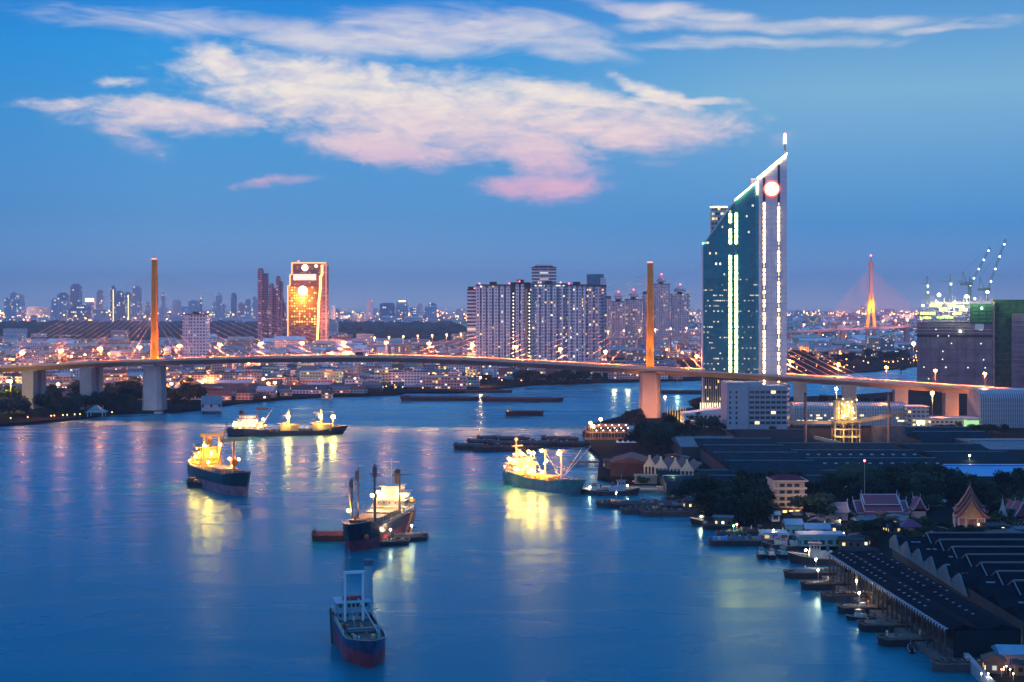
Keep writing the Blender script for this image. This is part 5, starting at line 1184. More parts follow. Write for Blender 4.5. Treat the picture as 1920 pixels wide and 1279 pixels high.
# E: teal ship by the jetty
E = ship('teal hulled ship beside the jetty drowned in brilliant yellow white deck lights', 1020, 916, -53)
fo = lambda u: 2.6 * max(0, (u - .70) / .30) ** .7 if u > .70 else (1.2 if u < .2 else 0)
lofthull(56, 11.5, 5.2, fo, 1.8, 5, E, (hullmat('hull_teal', (.05, .20, .22), .4), hullmat('boot_grey_blue', (.10, .17, .22), .6)))
z = house_deck(E, -26, -14, 5.2, 5.6, 3, 2.7, shipw, .1)
MB().tube((-22, -1, z), (-22, -1, z + 9), .5, .35, 8).box(-22.3, -21.7, -3.5, 3, z + 6, z + 6.5).build('mast', shipw, E); MB().ball((-22, -1, z + 9.8), 1.0).build('radar_dome', shipw, E)
MB().tube((-24, 2.6, z), (-24, 2.6, z + 4), 1.3, 1.1, 9).build('funnel', shipw, E)
for x0 in (-10, 0): MB().box(x0, x0 + 8, -3.6, 3.6, 4.6, 6.8).build('hatch', shipy, E)
MB().box(-13, -9.6, -2.2, 2.2, 4.6, 13).build('deck_house', shipw, E)
derrick(E, -11, 13, 5, shipw, .45, 2, ((-7, -5, 7), (9, -3, 2))); derrick(E, 1, 5, 15, shipw, .5, 2.4, ((-6, -3.5, 13),)); derrick(E, 14, 6, 15, shipw, .5, 2.0, ((-9, 3, 3.), (9, 6, 16), (12, 9, 17), (-6, -5, 13)))
for (x, y, zz, pw) in ((-13.4, -4, 16.5, 9000), (-13.4, 3.6, 16.5, 9000), (-9, -2.8, 18, 9000), (1.4, -2.6, 19.4, 9000), (-13.2, 0, 10.5, 7000), (14.6, -2.2, 19, 7000), (-27.2, -2, 13, 4000), (4, -4.2, 9, 6000), (-5, -4.2, 9, 6000), (-20, -6.6, 13.4, 8000), (-15, -6.4, 8.8, 5000), (0, 1.5, 14, 5000)): lampon(E, x, y, zz, yl if x > -26 else ol, .5, pw * 1.6, (1, .82, .30))
MB().ball((-28.5, -3, 1.4), 1.6, 9, 6, .8).build('stern_float', orangem, E)

for i in range(26):
    rn = random.Random(i + 300); MB().ball((rn.uniform(-27, 2), rn.uniform(-6, 4), rn.uniform(7.5, 17)), .33, 6, 4).build('deck_bulb', bulbm, E)
for i in range(14):
    rn = random.Random(i + 400); MB().ball((rn.uniform(-30, -12), rn.uniform(-7.4, 5), rn.uniform(10.5, 21)), .33, 6, 4).build('deck_bulb', bulbm, A)
for i in range(12):
    rn = random.Random(i + 500); MB().ball((rn.uniform(-29, -13.5), rn.choice([-7.6, 7.6, 5, -5]), rn.uniform(10, 15.5)), .26, 6, 4).build('deck_bulb', bulbm, Cc)
for i in range(16):
    rn = random.Random(i + 600); MB().ball((rn.uniform(-38, -13), -6.1, rn.uniform(6, 11)), .34, 6, 4).build('deck_bulb', bulbm, B_)
clutter(E, 24, -12, 22, 4.5, 4.8, 8, ); clutter(E, 8, -25, -15, 4.5, 13.8, 9); guard(E, -26, -13.5, 5.6, 8.3)
# ---------------------------------------------------------------- barges and small craft
hullb = hullmat('barge_tar', (.022, .022, .028), .6); hullg = hullmat('barge_grey', (.06, .065, .075), .7); coverm = mat('barge_cover', (.045, .055, .07), .7, var=.3, vs_=.5); plank = mat('weathered_plank', (.12, .11, .10), .85, var=.3, vs_=.8)
def barge(t, Lb, Wb, h, style, cm=None, hm_=None):
    hm_ = hm_ or hullb; b = MB(); hw = Wb / 2; l = Lb / 2
    pr0 = [(-l, -hw * .6), (-l * .9, -hw), (l * .82, -hw), (l * .97, -hw * .45), (l, 0), (l * .97, hw * .45), (l * .82, hw), (-l * .9, hw), (-l, hw * .6)]
    n = len(pr0)
    b.v += [(x * .95, y * .88, -.8) for x, y in pr0] + [(x, y, h * (1 + .35 * max(0, abs(x) / l - .75) * 4)) for x, y in pr0]
    for i in range(n): b.f.append((i, (i + 1) % n, n + (i + 1) % n, n + i)); b.m.append(0)
    b.build('hull', hm_, t)
    MB().prism([(x * .96, y * .93) for x, y in pr0], h - .5, h - .25).build('deck', plank if style != 'open' else deck_p, t)
    ru = MB()
    for i in range(n): ru.bar((pr0[i][0], pr0[i][1], h * (1 + .35 * max(0, abs(pr0[i][0]) / l - .75) * 4)), (pr0[(i + 1) % n][0], pr0[(i + 1) % n][1], h * (1 + .35 * max(0, abs(pr0[(i + 1) % n][0]) / l - .75) * 4)), .35, .3)
    ru.build('rubbing_rail', rust, t)
    if style == 'cover': MB().prism([(-hw * .8, h - .24), (hw * .8, h - .24), (hw * .45, h + 1.2), (0, h + 1.6), (-hw * .45, h + 1.2)], -l * .72, l * .72, 'x').build('cargo_cover', cm or coverm, t)
    elif style == 'open':
        MB().box(-l * .7, l * .72, -hw * .72, -hw * .66, h - .25, h + .9).box(-l * .7, l * .72, hw * .66, hw * .72, h - .25, h + .9).box(-l * .7, -l * .68, -hw * .66, hw * .66, h - .25, h + .9).box(l * .7, l * .72, -hw * .66, hw * .66, h - .25, h + .9).build('coaming', hullg, t)
        for k in range(5): MB().box(-l * .5 + k * l * .26, -l * .5 + k * l * .26 + .4, -hw * .66, hw * .66, h + .5, h + .8).build('cross_beam', plank, t)
    elif style == 'flat': MB().prism([(-l * .75, -hw * .8), (l * .7, -hw * .8), (l * .8, 0), (l * .7, hw * .8), (-l * .75, hw * .8)], h - .24, h + .5).build('hatch_boards', plank, t)
    if style != 'tow':
        MB().box(-l * .93, -l * .76, -hw * .6, hw * .6, h - .2, h + 1.9).build('cabin', cm or hullg, t); MB().box(-l * .95, -l * .74, -hw * .7, hw * .7, h + 1.9, h + 2.1).build('cabin_roof', coverm, t)
    MB().tube((l * .88, 0, h - .2), (l * .88, 0, h + 1.2), .15, n=6).build('bollard', rust, t)
    if Lb < 40: clutter(t, 6, -l * .7, l * .75, hw * .6, h - .1 if style == 'open' else h + .45, int(abs(t.location.x * 7 + t.location.y)))
    return t
def mk_barge(label, px, py, yaw, Lb, Wb, h, style, cm=None, hm_=None, group=None, nm='barge', lamp=None):
    x, y, _ = G(px, py, 0); t = thing(nm, label, 'barge', (x, y, 0), R(yaw), group); barge(t, Lb, Wb, h, style, cm, hm_)
    if lamp is not None:
        MB().tube((Lb * lamp, 0, h), (Lb * lamp, 0, h + 4.2), .09, n=5).build('lamp_post', polem, t); MB().ball((Lb * lamp, 0, h + 4.3), .3, 7, 5).build('lamp', emis('jetty_lamp', (1, .66, .30), 260, True), t); plight('lamp_light', (Lb * lamp, 0, h + 3.8), 480, (1, .84, .55), .3, t)
    return t
mk_barge('dark barge moored along the left side of the yellow lit cargo ship', 400, 914, -22, 30, 8, 2.4, 'cover')
mk_barge('dark reddish barge tied to the left side of the central ship', 618, 1013, 4, 14, 7, 2.2, 'cover', mat('dull_red_cover', (.14, .03, .035), .7))
mk_barge('covered barge moored beside the bow of the central ship, lamp near its middle', 728, 1022, 18, 17, 7, 1.6, 'flat', lamp=.05)
mk_barge('outer covered barge beside the central ship reaching farthest right', 764, 1014, 20, 17, 7, 1.6, 'cover', lamp=.1)
mk_barge('long dark barge tow in mid channel, left half of the pair', 825, 751, -1, 78, 12, 3, 'cover')
mk_barge('long dark barge tow in mid channel, right half of the pair', 980, 753, -1, 80, 12, 3, 'cover')
mk_barge('low barge string moored behind the mid channel tow under the far bank', 900, 736, 2, 70, 9, 2, 'open')
mv = mk_barge('reddish motor barge under way upriver alone in open water', 984, 779, 10, 33, 7, 3, 'open', None, mat('dark_wine_hull', (.08, .02, .03), .6))
MB().box(-16, -12, -2.5, 2.5, 2.6, 6).build('wheelhouse', shipw, mv); MB().ball((-15, -2.8, 4), .5, 6, 4).build('lamp', litw, mv); MB().box(9, 15, -.4, .4, 3, 3.3).build('bow_rail', shipw, mv)
mk_barge('long low barge lying behind the right pylon pier across the far channel', 1275, 738, 2, 75, 10, 2.5, 'open')
random.seed(17)
i = 0
for (px, py, Lb, st, lab) in ((882, 843, 22, 'cover', 'leftmost barge of the dark cluster left of the jetty'), (905, 835, 22, 'cover', 'second barge from the left in the dark cluster off the jetty'), (925, 846, 26, 'open', 'front barge with small white box in the dark cluster off the jetty'), (948, 838, 24, 'cover', 'middle barge of the dark cluster off the jetty'),
        (958, 829, 26, 'cover', 'barge with raised cover at back of the dark cluster'), (968, 846, 28, 'open', 'wide front barge left of the teal ship mast in the dark cluster'), (1000, 838, 28, 'cover', 'covered barge directly behind the teal ship masts'), (1035, 836, 30, 'open', 'long barge right of the teal ship mast top'), (1050, 829, 26, 'cover', 'dark barge with curved roof nearest the lit jetty'), (1072, 838, 24, 'open', 'low barge moored at the jetty end'), (920, 828, 20, 'cover', 'small barge at rear left of the dark cluster')):
    mk_barge(lab, px, py, random.uniform(-6, 6), Lb, 8, 2.6, st, group='dark barges clustered off the jetty'); i += 1
def tug(label, px, py, yaw, L_=15, top=mat('tug_blue', (.03, .07, .14), .5), house=None, lamp=None, wake=1.):
    x, y, _ = G(px, py, 0); t = thing('tugboat', label, 'tugboat', (x, y, 0), R(yaw), 'tugboats and work boats along the right bank'); s = L_ / 15
    fo = lambda u: 1.3 * s * max(0, (u - .5) / .5) ** 1.5
    lofthull(L_, L_ * .31, 1.7 * s, fo, .5 * s, .9 * s, t, (blackm, mat('boot_dark', (.06, .02, .03), .6)))
    hm2 = house or shipw
    MB().box(-3.6 * s, 2.6 * s, -1.5 * s, 1.5 * s, .9 * s, 3.4 * s).build('deck_house', hm2, t); MB().box(-.4 * s, 2.4 * s, -1.2 * s, 1.2 * s, 3.4 * s, 5.4 * s).build('wheelhouse', hm2, t)
    MB().box(-.8 * s, 2.8 * s, -1.5 * s, 1.5 * s, 5.4 * s, 5.65 * s).build('wheelhouse_roof', top, t)
    w = MB()
    for k in (-1, 0, 1): w.box(2.41 * s, 2.46 * s, k * .72 * s - .26 * s, k * .72 * s + .26 * s, 4.2 * s, 5.0 * s)
    for k in range(3):
        for sg in (-1, 1): w.box((-.1 + k * .8) * s, (.4 + k * .8) * s, sg * 1.21 * s, sg * 1.25 * s, 4.2 * s, 5.0 * s)
    w.build('window_row', glassd, t)
    MB().tube((-2.4 * s, 0, 3.4 * s), (-2.4 * s, 0, 5.2 * s), .5 * s, .42 * s, 8).build('funnel', top, t); MB().tube((1 * s, 0, 5.6 * s), (1 * s, 0, 8.2 * s), .07, n=5).build('mast', steel, t)
    if lamp: MB().ball((3.4 * s, 0, 3.6 * s), .32, 7, 5).build('lamp', emis('jetty_lamp', (1, .66, .30), 260, True), t); plight('lamp_light', (3.6 * s, -.3, 3.4 * s), 700, lamp, .3, t)
    return t
tug('large blue and white tugboat moored at the quay right of the teal ship', 1160, 928, 4, 19, house=mat('tug_house', (.35, .45, .55), .6), lamp=(1, .85, .5))
tug('green lit workboat with white wheelhouse left of the large blue tug', 1118, 926, 176, 14, lamp=(.6, 1, .7))
tug('dark tug with a star bright lamp at its bow by the barge raft', 1330, 984, 178, 15, house=hullg, lamp=(1, .8, .5))
tug('small tug with pale wheelhouse facing us, leftmost of three abreast', 1427, 1045, -95, 10, house=mat('tug_mint', (.35, .55, .5), .6))
tug('small tug facing us in the middle of three abreast', 1446, 1046, -92, 9.5)
tug('teal striped tug facing us, rightmost of three abreast', 1467, 1045, -84, 10.5, house=mat('tug_teal', (.10, .30, .36), .6))
tug('green hulled fishing boat with deckhouse between shore huts and sheds', 1500, 1030, 12, 15, house=mat('tug_mint', (.35, .55, .5), .6))
tug('wooden boat with pink awning moored behind the three small tugs', 1462, 1028, 170, 12, mat('pink_awning', (.5, .1, .25), .6))
tug('white cabin ferry boat moored at the long pier shed', 1535, 1057, 172, 20, house=shipw, lamp=(1, .9, .6))
tug('small speedboat like launch among the mooring lines near the pier', 1612, 1162, 190, 8)
tug('tiny dark dinghy launch in front of the flat pontoon barges', 1708, 1220, 80, 5, house=hullb)
for (px, py, Lb, W_, st, cm, lamp, lab) in (
    (1165, 950, 24, 7, 'open', None, .1, 'low dark barge ahead of the barge raft below the quay'), (1205, 962, 20, 8, 'open', None, None, 'front left barge of the big dark raft below the quay'), (1190, 952, 22, 7, 'cover', None, None, 'rear left barge of the big dark raft'), (1262, 966, 30, 9, 'open', None, None, 'long front right barge of the big dark raft'),
    (1235, 955, 22, 7, 'cover', mat('cover_maroon', (.09, .03, .045), .7), None, 'maroon covered barge in the middle of the big raft'), (1268, 952, 22, 7, 'cover', None, None, 'grey covered barge at rear of the big raft'), (1295, 955, 24, 7, 'cover', mat('cover_pale', (.14, .17, .21), .7), None, 'pale covered barge at rear right of the big raft'), (1290, 940, 22, 5, 'flat', None, None, 'narrow barge behind the raft near the flagpole'),
    (1355, 1022, 11, 6, 'cover', mat('cover_blue', (.05, .18, .55), .5), None, 'barge under a bright blue tarpaulin'), (1382, 1022, 11, 6, 'cover', mat('cover_slate', (.06, .10, .14), .7), None, 'slate tented barge right of the blue tarpaulin barge'), (1410, 1022, 10, 6, 'cover', mat('cover_pale', (.14, .17, .21), .7), None, 'pale tented barge second right of the blue tarpaulin barge'), (1440, 1022, 11, 6, 'cover', None, None, 'dark barge nearest the row of small tugs, behind them'),
    (1370, 1008, 12, 6, 'open', None, None, 'old wooden barge with green light behind the blue tarpaulin barge'), (1398, 1004, 14, 6, 'open', None, None, 'barge with wheelhouse tied at the wooded bank'), (1350, 992, 15, 6, 'cover', None, None, 'dark barge with roofed cabin under the trees'),
    (1545, 1083, 28, 5.6, 'cover', mat('cover_bluegrey', (.07, .12, .17), .7), .1, 'first covered lighter below the ferry boat at the long pier'), (1568, 1104, 24, 5, 'flat', None, .25, 'bare decked lighter second below the ferry boat at the long pier'), (1606, 1126, 23, 5, 'open', mat('cover_teal', (.12, .24, .28), .7), .0, 'lighter with teal canopy third below the ferry boat'),
    (1622, 1150, 17, 4.4, 'flat', None, .1, 'short lighter with lit deck beside the small launch'), (1664, 1182, 17, 6, 'flat', None, None, 'flat grey pontoon barge above its larger twin'), (1712, 1208, 20, 6.5, 'flat', None, None, 'larger flat grey pontoon barge at the end of the pier shed'), (1808, 1257, 17, 4.6, 'open', None, None, 'open hold barge at bottom right corner by the quay wall'),
    (1620, 1075, 9, 4, 'flat', None, .1, 'short barge tucked against the long pier shed posts')):
    mk_barge(lab, px, py, 180 + random.uniform(-3, 3), Lb, W_, 1.9, st, cm, hullg if st == 'open' else None, 'barges and lighters along the right bank', lamp=lamp)
MB()
for (px, py, col, nm) in ((1374, 1006, (.2, 1, .25), 'green'), (1380, 1003, (1, .35, .2), 'red')):
    x, y, _ = G(px, py, 0); t = thing('mast_light', 'bright %s navigation light on a pole above the moored barges' % nm, 'light', (x, y - 2, 0)); MB().tube((0, 0, 0), (0, 0, 4.4), .08, n=5).build('pole', polem, t); MB().ball((0, 0, 4.6), .32, 7, 5).build('lamp', emis('nav_' + nm, col, 40, True), t); plight('light', (0, -.6, 4.6), 500, col, .3, t)
# ---------------------------------------------------------------- right bank: halls, plant, warehouses, temple
RY = 1030.
# podium block of the tower with its own windows
pod_w = mat('office_plaster', (.36, .40, .46), .8, var=.08, vs_=.1); winm = mat('office_window', (.03, .06, .08), .2)
pk = 1010. / F; pY = 1010.; px0_ = X(1425, pY)
pb = thing('office_block', 'grey office block with rows of dark windows at the foot of the wedge topped tower', 'building', (px0_, pY, 2.1), R(2))
def pX(p): return X(p, pY) - px0_
def pZ(p): return Z(p, pY) - 2.1
MB().box(pX(1363), pX(1403), 0, 24, 0, pZ(720)).build('wall', pod_w, pb); MB().box(pX(1403.2), pX(1477), 1.2, 24, 0, pZ(726)).build('wing', pod_w, pb)
MB().prism([(pX(1477.2), 1.5), (pX(1488), 12), (pX(1488), 30), (pX(1477.2), 24)], 0, pZ(722)).build('end_wing', facade('pinkish_glass', (.34, .28, .36), (.08, .08, .14), 30, 3.8, .1, 1, .95, .5), pb)
MB().box(pX(1362.5), pX(1403.5), -.3, 24.3, pZ(720), pZ(717.5)).box(pX(1403.8), pX(1477.5), .9, 24.3, pZ(726), pZ(723.8)).build('roof', pod_w, pb)
MB().box(pX(1404), pX(1432), 3, 16, pZ(723.7), pZ(717)).build('plant_room', pod_w, pb)
for j in range(7):
    z = pZ(738 + j * 9.6)
    if z < 1: continue
    for i in range(7): MB().box(pX(1406 + i * 10.2), pX(1414.2 + i * 10.2), 1.05, 1.19, z, z + 1.9).build('window', winm if random.random() > .03 else litw, pb)
    for px in (1367, 1379): MB().box(pX(px), pX(px + 3.4), -.14, -.01, z, z + 1.9).build('window', winm, pb)
for i in range(8): MB().box(pX(1404.4 + i * 10.2), pX(1405.2 + i * 10.2), .8, 1.19, 0, pZ(727)).build('pilaster', pod_w, pb)
# low white annex left of it
t, w, h = bld('office_building', 'low white terraced annex with lit windows left of the grey office block', 1283, 1364, 778, 795, houses_f[0][0], white_p, 22, 0, Yv=1045, bands=1)
MB().prism([(-w / 2 - .02, h + .9), (w / 2, h + .9), (w / 2, h + 5)], 2, 20, 'y').build('ramp_roof', white_p, t); MB().box(-w * .28, -w * .05, -.3, -.05, .6, 2.6).build('lit_window', emis('greenish_lit', (.9, 1, .45), 2.5), t)
for i in range(9): MB().box(X(1279 + i * 2.1, 1060), X(1279 + i * 2.1, 1060) + .4, 1060, 1060.4, 2, 14).build('flagpole' , shipy) if False else None
t = thing('flag_row', 'row of tall golden lit vertical poles beside the annex', 'flagpoles', (X(1268, 1075), 1075, 2))
for i in range(8): MB().box(-7 + i * 2, -6.5 + i * 2, 0, .4, 0, Z(762, 1075) - 2).build('pole', mat('gold_pole', (.7, .5, .15), .5), t)
plight('light', (0, -5, 2), 5000, (1, .65, .15), 1, t)
# glass halls
ghall = mat('curtain_glass', (.16, .24, .32), .25); gframe = mat('white_frame', (.5, .55, .62), .5)
gy = 1045.
def hall(label, a, b_, top, base, n, Yv, litrow, arch=True):
    x0 = X((a + b_) / 2, Yv); w = (b_ - a) * Yv / F; h = Z(top, Yv) - 2.1; t = thing('glass_hall', label, 'hall', (x0, Yv, 2.1)); d = 30
    prof = [(0, 0), (d, 0), (d, h * .8), (d * .8, h * .96), (d * .5, h), (d * .2, h * .97), (d * .05, h * .88), (0, h * .76)]
    MB().prism(prof, -w / 2, w / 2, 'x').build('glass_shell', ghall, t)
    for i in range(n + 1):
        x = -w / 2 + w * i / n
        MB().box(x - .12, x + .12, -.3, -.02, 0, h * .76).bar((x, -.2, h * .76), (x, d * .05 - .2, h * .88 + .1), .24, .3).bar((x, d * .05 - .2, h * .88 + .1), (x, d * .2, h * .97 + .2), .24, .3).build('frame', gframe, t)
    for k in range(1, 6): MB().box(-w / 2, w / 2, -.34, -.31, h * .76 * k / 6 - .08, h * .76 * k / 6 + .08).build('transom', gframe, t)
    if litrow:
        for i in range(34):
            x = random.uniform(-w / 2 + 1, w / 2 - 4); z = random.choice([.18, .30, .42]) * h; MB().box(x, x + random.uniform(1.2, 3), -.4, -.36, z, z + 1.2).build('lit_shelf', emis('shop_light', (1, .80, .48), 1.7), t)
    return t
random.seed(31)
hall('long low glass hall with arched roof and lit shelves behind the cement plant', 1489, 1702, 756, 797, 44, 1060., True)
hall('tall arched glass hall with fine white grid at the right edge', 1838, 1990, 730, 800, 36, 1040., False)
bld('building', 'low pale building with rounded roof lights left of the arched glass hall', 1745, 1840, 786, 806, houses_f[1][0], shed_b, 20, 0, 'flat', Yv=1035, bands=1, bandm=beige_p)
t, w, h = bld('building', 'grey clad box building joined to the right end of the long glass hall', 1703, 1742, 764, 806, houses_f[3][0], mat('roof_pale', (.4, .43, .47), .6), 20, 0, 'flat', Yv=1050)
MB().box(-w * .1, w * .3, -.3, -.05, 2, 5).build('lit_window', emis('greenish_lit', (.9, 1, .45), 2.5), t)
t, w, h = bld('shelter', 'small green lit glass shelter by the arched hall', 1814, 1836, 788, 802, emis('green_glass_lit', (.5, 1, .4), .9), shed_b, 8, 0, 'flat', Yv=1020)
# cement plant
cpY = 850.; cpx = X(1590, cpY)
cp = thing('cement_plant', 'yellow lit cement plant tower with inclined conveyors between two tall chimneys', 'industrial plant', (cpx, cpY, 2.1))
def qX(p): return X(p, cpY) - cpx
def qZ(p): return Z(p, cpY) - 2.1
girder = mat('plant_steel', (.26, .20, .14), .7, var=.25, vs_=.3); tankm = mat('tank_paint', (.48, .40, .24), .6, var=.2, vs_=.3)
for sx in (qX(1566), qX(1582), qX(1598), qX(1612)):
    for sy in (0, 8): MB().box(sx - .3, sx + .3, sy, sy + .6, 0, qZ(790)).build('column', girder, cp)
for zz in (820, 806, 792): MB().box(qX(1564), qX(1614), -.8, 9.4, qZ(zz), qZ(zz) + .5).build('platform', girder, cp)
for sx in (qX(1572), qX(1585), qX(1598)): MB().tube((sx, 4, qZ(788)), (sx, 4, qZ(752)), 2.1, n=12).build('silo', tankm, cp)
MB().tube((qX(1585), 4, qZ(806)), (qX(1585), 4, qZ(792)), .8, 3, 10).build('hopper', tankm, cp)
fr = MB()
for zz in (788, 778, 768, 758, 748): fr.bar((qX(1570), -.3, qZ(zz)), (qX(1605), -.3, qZ(zz)), .3, .3)
for a, b_ in ((1570, 1582), (1582, 1594), (1594, 1606)): fr.bar((qX(a), -.4, qZ(788)), (qX(b_), -.4, qZ(768)), .22, .22).bar((qX(b_), -.4, qZ(768)), (qX(a), -.4, qZ(748)), .22, .22)
for a in (1570, 1582, 1594, 1606): fr.bar((qX(a), -.3, qZ(790)), (qX(a), -.3, qZ(742)), .3, .3)
fr.build('frame', girder, cp)
MB().prism([(qX(1480), qZ(796)), (qX(1600), qZ(795)), (qX(1600), qZ(790)), (qX(1480), qZ(790))], 2, 5, 'y').build('conveyor', girder, cp)
MB().prism([(qX(1600.3), qZ(796)), (qX(1700), qZ(778)), (qX(1700), qZ(771)), (qX(1600.3), qZ(789))], 2, 5, 'y').build('conveyor', girder, cp)
MB().prism([(qX(1524), qZ(822)), (qX(1580), qZ(834)), (qX(1580), qZ(829)), (qX(1524), qZ(816))], -6, -3, 'y').build('conveyor', tankm, cp)
MB().box(qX(1640), qX(1700), 3, 10, 0, qZ(800)).build('store', shedm, cp)
for (px, top) in ((1512, 741), (1669, 741)):
    b = MB().tube((qX(px), 3, 0), (qX(px), 3, qZ(top)), .85, .75, 10).build('chimney', mat('brown_stack', (.16, .10, .09), .7, var=.2, vs_=.3), cp)
    MB().tube((qX(px), 3, qZ(top)), (qX(px), 3, qZ(top - 4)), .9, n=10).tube((qX(px), 3, qZ(top + 12)), (qX(px), 3, qZ(top + 11)), 1.1, n=10).build('band', blackm, b)
plamp = emis('plant_lamp', (1, .82, .4), 40)
for i in range(24):
    px = random.uniform(1571, 1606); py = random.uniform(744, 788); MB().ball((qX(px), -.8, qZ(py)), .22, 6, 4).build('work_lamp', plamp, cp)
for (px, py, pw) in ((1590, 765, 3600), (1578, 778, 2600), (1574, 812, 6000), (1600, 780, 2600), (1600, 818, 3000)): plight('work_light', (qX(px), -3.5, qZ(py)), pw, (1, .62, .15), .5, cp)
for px, py, pw in ((1540, 800, 2500), (1650, 792, 2500)): plight('work_light', (qX(px), -4, qZ(py)), pw, (1, .5, .3), .5, cp)
# yard lamp stars
def yard_lamp(label, px, py, Y, r, col, es, pw, z0=2.1):
    t = thing('yard_lamp', label, 'lamp', (X(px, Y), Y, z0)); h = Z(py, Y) - z0
    MB().tube((0, 0, 0), (0, 0, h), .16, .1, 6).build('post', polem, t); MB().ball((0, 0, h + r), r, 8, 5).build('lamp_head', emis('yard_%d_%d' % (col[1] * 100, es), col, es, False), t)
    if pw: plight('light', (0, -2, h - 1), pw, col, .6, t)
yard_lamp('brilliant white yard lamp on a post behind the cement plant', 1568, 732, 1010, 1.1, (1, .93, .7), 30, 14000)
yard_lamp('big orange yard lamp under the bridge approach', 1748, 741, 990, 1.4, (1, .45, .12), 30, 26000)
yard_lamp('orange lamp glowing at the left foot of the construction block', 1713, 648, 1700, 2.2, (1, .36, .12), 30, 14000)
yard_lamp('left one of two warm lamps on the warehouse roofline', 1754, 828, 880, .8, (1, .72, .3), 26, 2500, 9)
yard_lamp('right one of two warm lamps on the warehouse roofline', 1773, 827, 880, .9, (1, .74, .34), 26, 2500, 9)
yard_lamp('lone warm lamp by the ridge ends above the blue roof', 1818, 856, 760, .5, (1, .75, .45), 22, 600, 9)
yard_lamp('orange lamp on tall post beside the right bridge pier', 1247, 747, 1110, 1.0, (1, .45, .15), 24, 9000)
yard_lamp('white star lamp seen through the bridge right of the pylon', 1270, 697, 1560, 1.5, (1, .9, .55), 24, 12000)
yard_lamp('tall red obstruction light pole rising from the dark grove', 1621, 866, 640, .5, (1, .06, .08), 26, 0)
# riverside restaurant on stilts
rs = thing('riverside_restaurant', 'two deck riverside restaurant on stilts, glowing orange and white by the jetty', 'building', (X(1140, 950), 950, 2.1))
rX = lambda p: X(p, 950) - X(1140, 950)
rZ = lambda p: Z(p, 950) - 2.1
timber = mat('timber', (.22, .13, .08), .8, var=.2, vs_=.5)
for (zz, x0, x1) in ((825, 1096, 1170), (812, 1100, 1175), (801, 1104, 1178)): MB().box(rX(x0), rX(x1), 0, 14, rZ(zz), rZ(zz) + .5).build('deck', timber, rs)
MB().box(rX(1106), rX(1164), 3, 13, rZ(848), rZ(826)).build('lower_hall', facade('restaurant', (.5, .34, .16), (.5, .4, .2), 2.6, 6, .8, 2.0, .7, .7, .9, .7, .1, (1, .65, .2)), rs)
for i in range(13): MB().box(rX(1098 + i * 6), rX(1098 + i * 6) + .3, .2, .5, -2, rZ(799)).build('post', timber, rs)
MB().box(rX(1104), rX(1180), -.5, 14.5, rZ(799), rZ(797.6)).build('canopy', mat('canopy_red', (.35, .08, .06), .7), rs)
for i in range(17): MB().ball((rX(1110 + i * 4.2), -.8, rZ(797 + (i % 3) * 5)), .34, 6, 4).build('bulb', emis('bulb_white', (1, .92, .85), 10), rs)
for (px, py) in ((1107, 793), (1112, 799), (1126, 786)): MB().tube((rX(px), -1, 0), (rX(px), -1, rZ(py)), .1, n=5).build('lamp_post', polem, rs); MB().ball((rX(px), -1.2, rZ(py)), 1.1, 8, 5).build('lamp', emis('resto_orange', (1, .56, .2), 26, False), rs)
for (px, py, pw) in ((1110, 800, 5000), (1125, 835, 3500), (1150, 838, 3500), (1150, 806, 2500)): plight('light', (rX(px), -4, rZ(py)), pw, (1, .52, .2), .6, rs)
t, w, h = bld('house', 'white three storey riverside house with balconies beside the restaurant', 1158, 1197, 832, 858, white_p, white_p, 12, 0, 'flat', Yv=930, bands=3)
for i in range(3):
    for k in range(4): MB().box(-w / 2 + .6 + k * w / 4, -w / 2 + w / 4 - .6 + k * w / 4, -.08, -.01, .9 + i * h / 4, .9 + i * h / 4 + 1.5).build('window', winm, t)
bld('house', 'small teal roofed pavilion house half hidden by the dark trees', 1178, 1216, 806, 822, houses_f[3][0], shed_b, 10, 0, 'gable', Yv=985)
# jetty of trusses
jt = thing('jetty', 'steel truss jetty on piles reaching toward the teal ship', 'jetty', (X(1110, 815), 815, 0)); jX = lambda p: X(p, 815) - X(1110, 815)
tr = MB(); z0, z1 = Z(882, 815), Z(868, 815)
MB().box(jX(1070), jX(1150), 0, 7, z1, z1 + .5).build('walkway', plank, jt)
for y_ in (0, 7):
    tr.bar((jX(1068), y_, z0), (jX(1150), y_, z0), .35, .35).bar((jX(1068), y_, z1), (jX(1150), y_, z1), .35, .35)
    for i in range(10):
        a = jX(1068 + i * 8.2); b_ = jX(1068 + (i + 1) * 8.2); tr.bar((a, y_, z0), (b_, y_, z1), .22, .22) if i % 2 else tr.bar((a, y_, z1), (b_, y_, z0), .22, .22)
tr.build('truss', rust, jt)
for px in (1085, 1090, 1095, 1140): MB().box(jX(px) - .3, jX(px) + .3, 2, 3, -2, z0).build('pile', conc, jt)
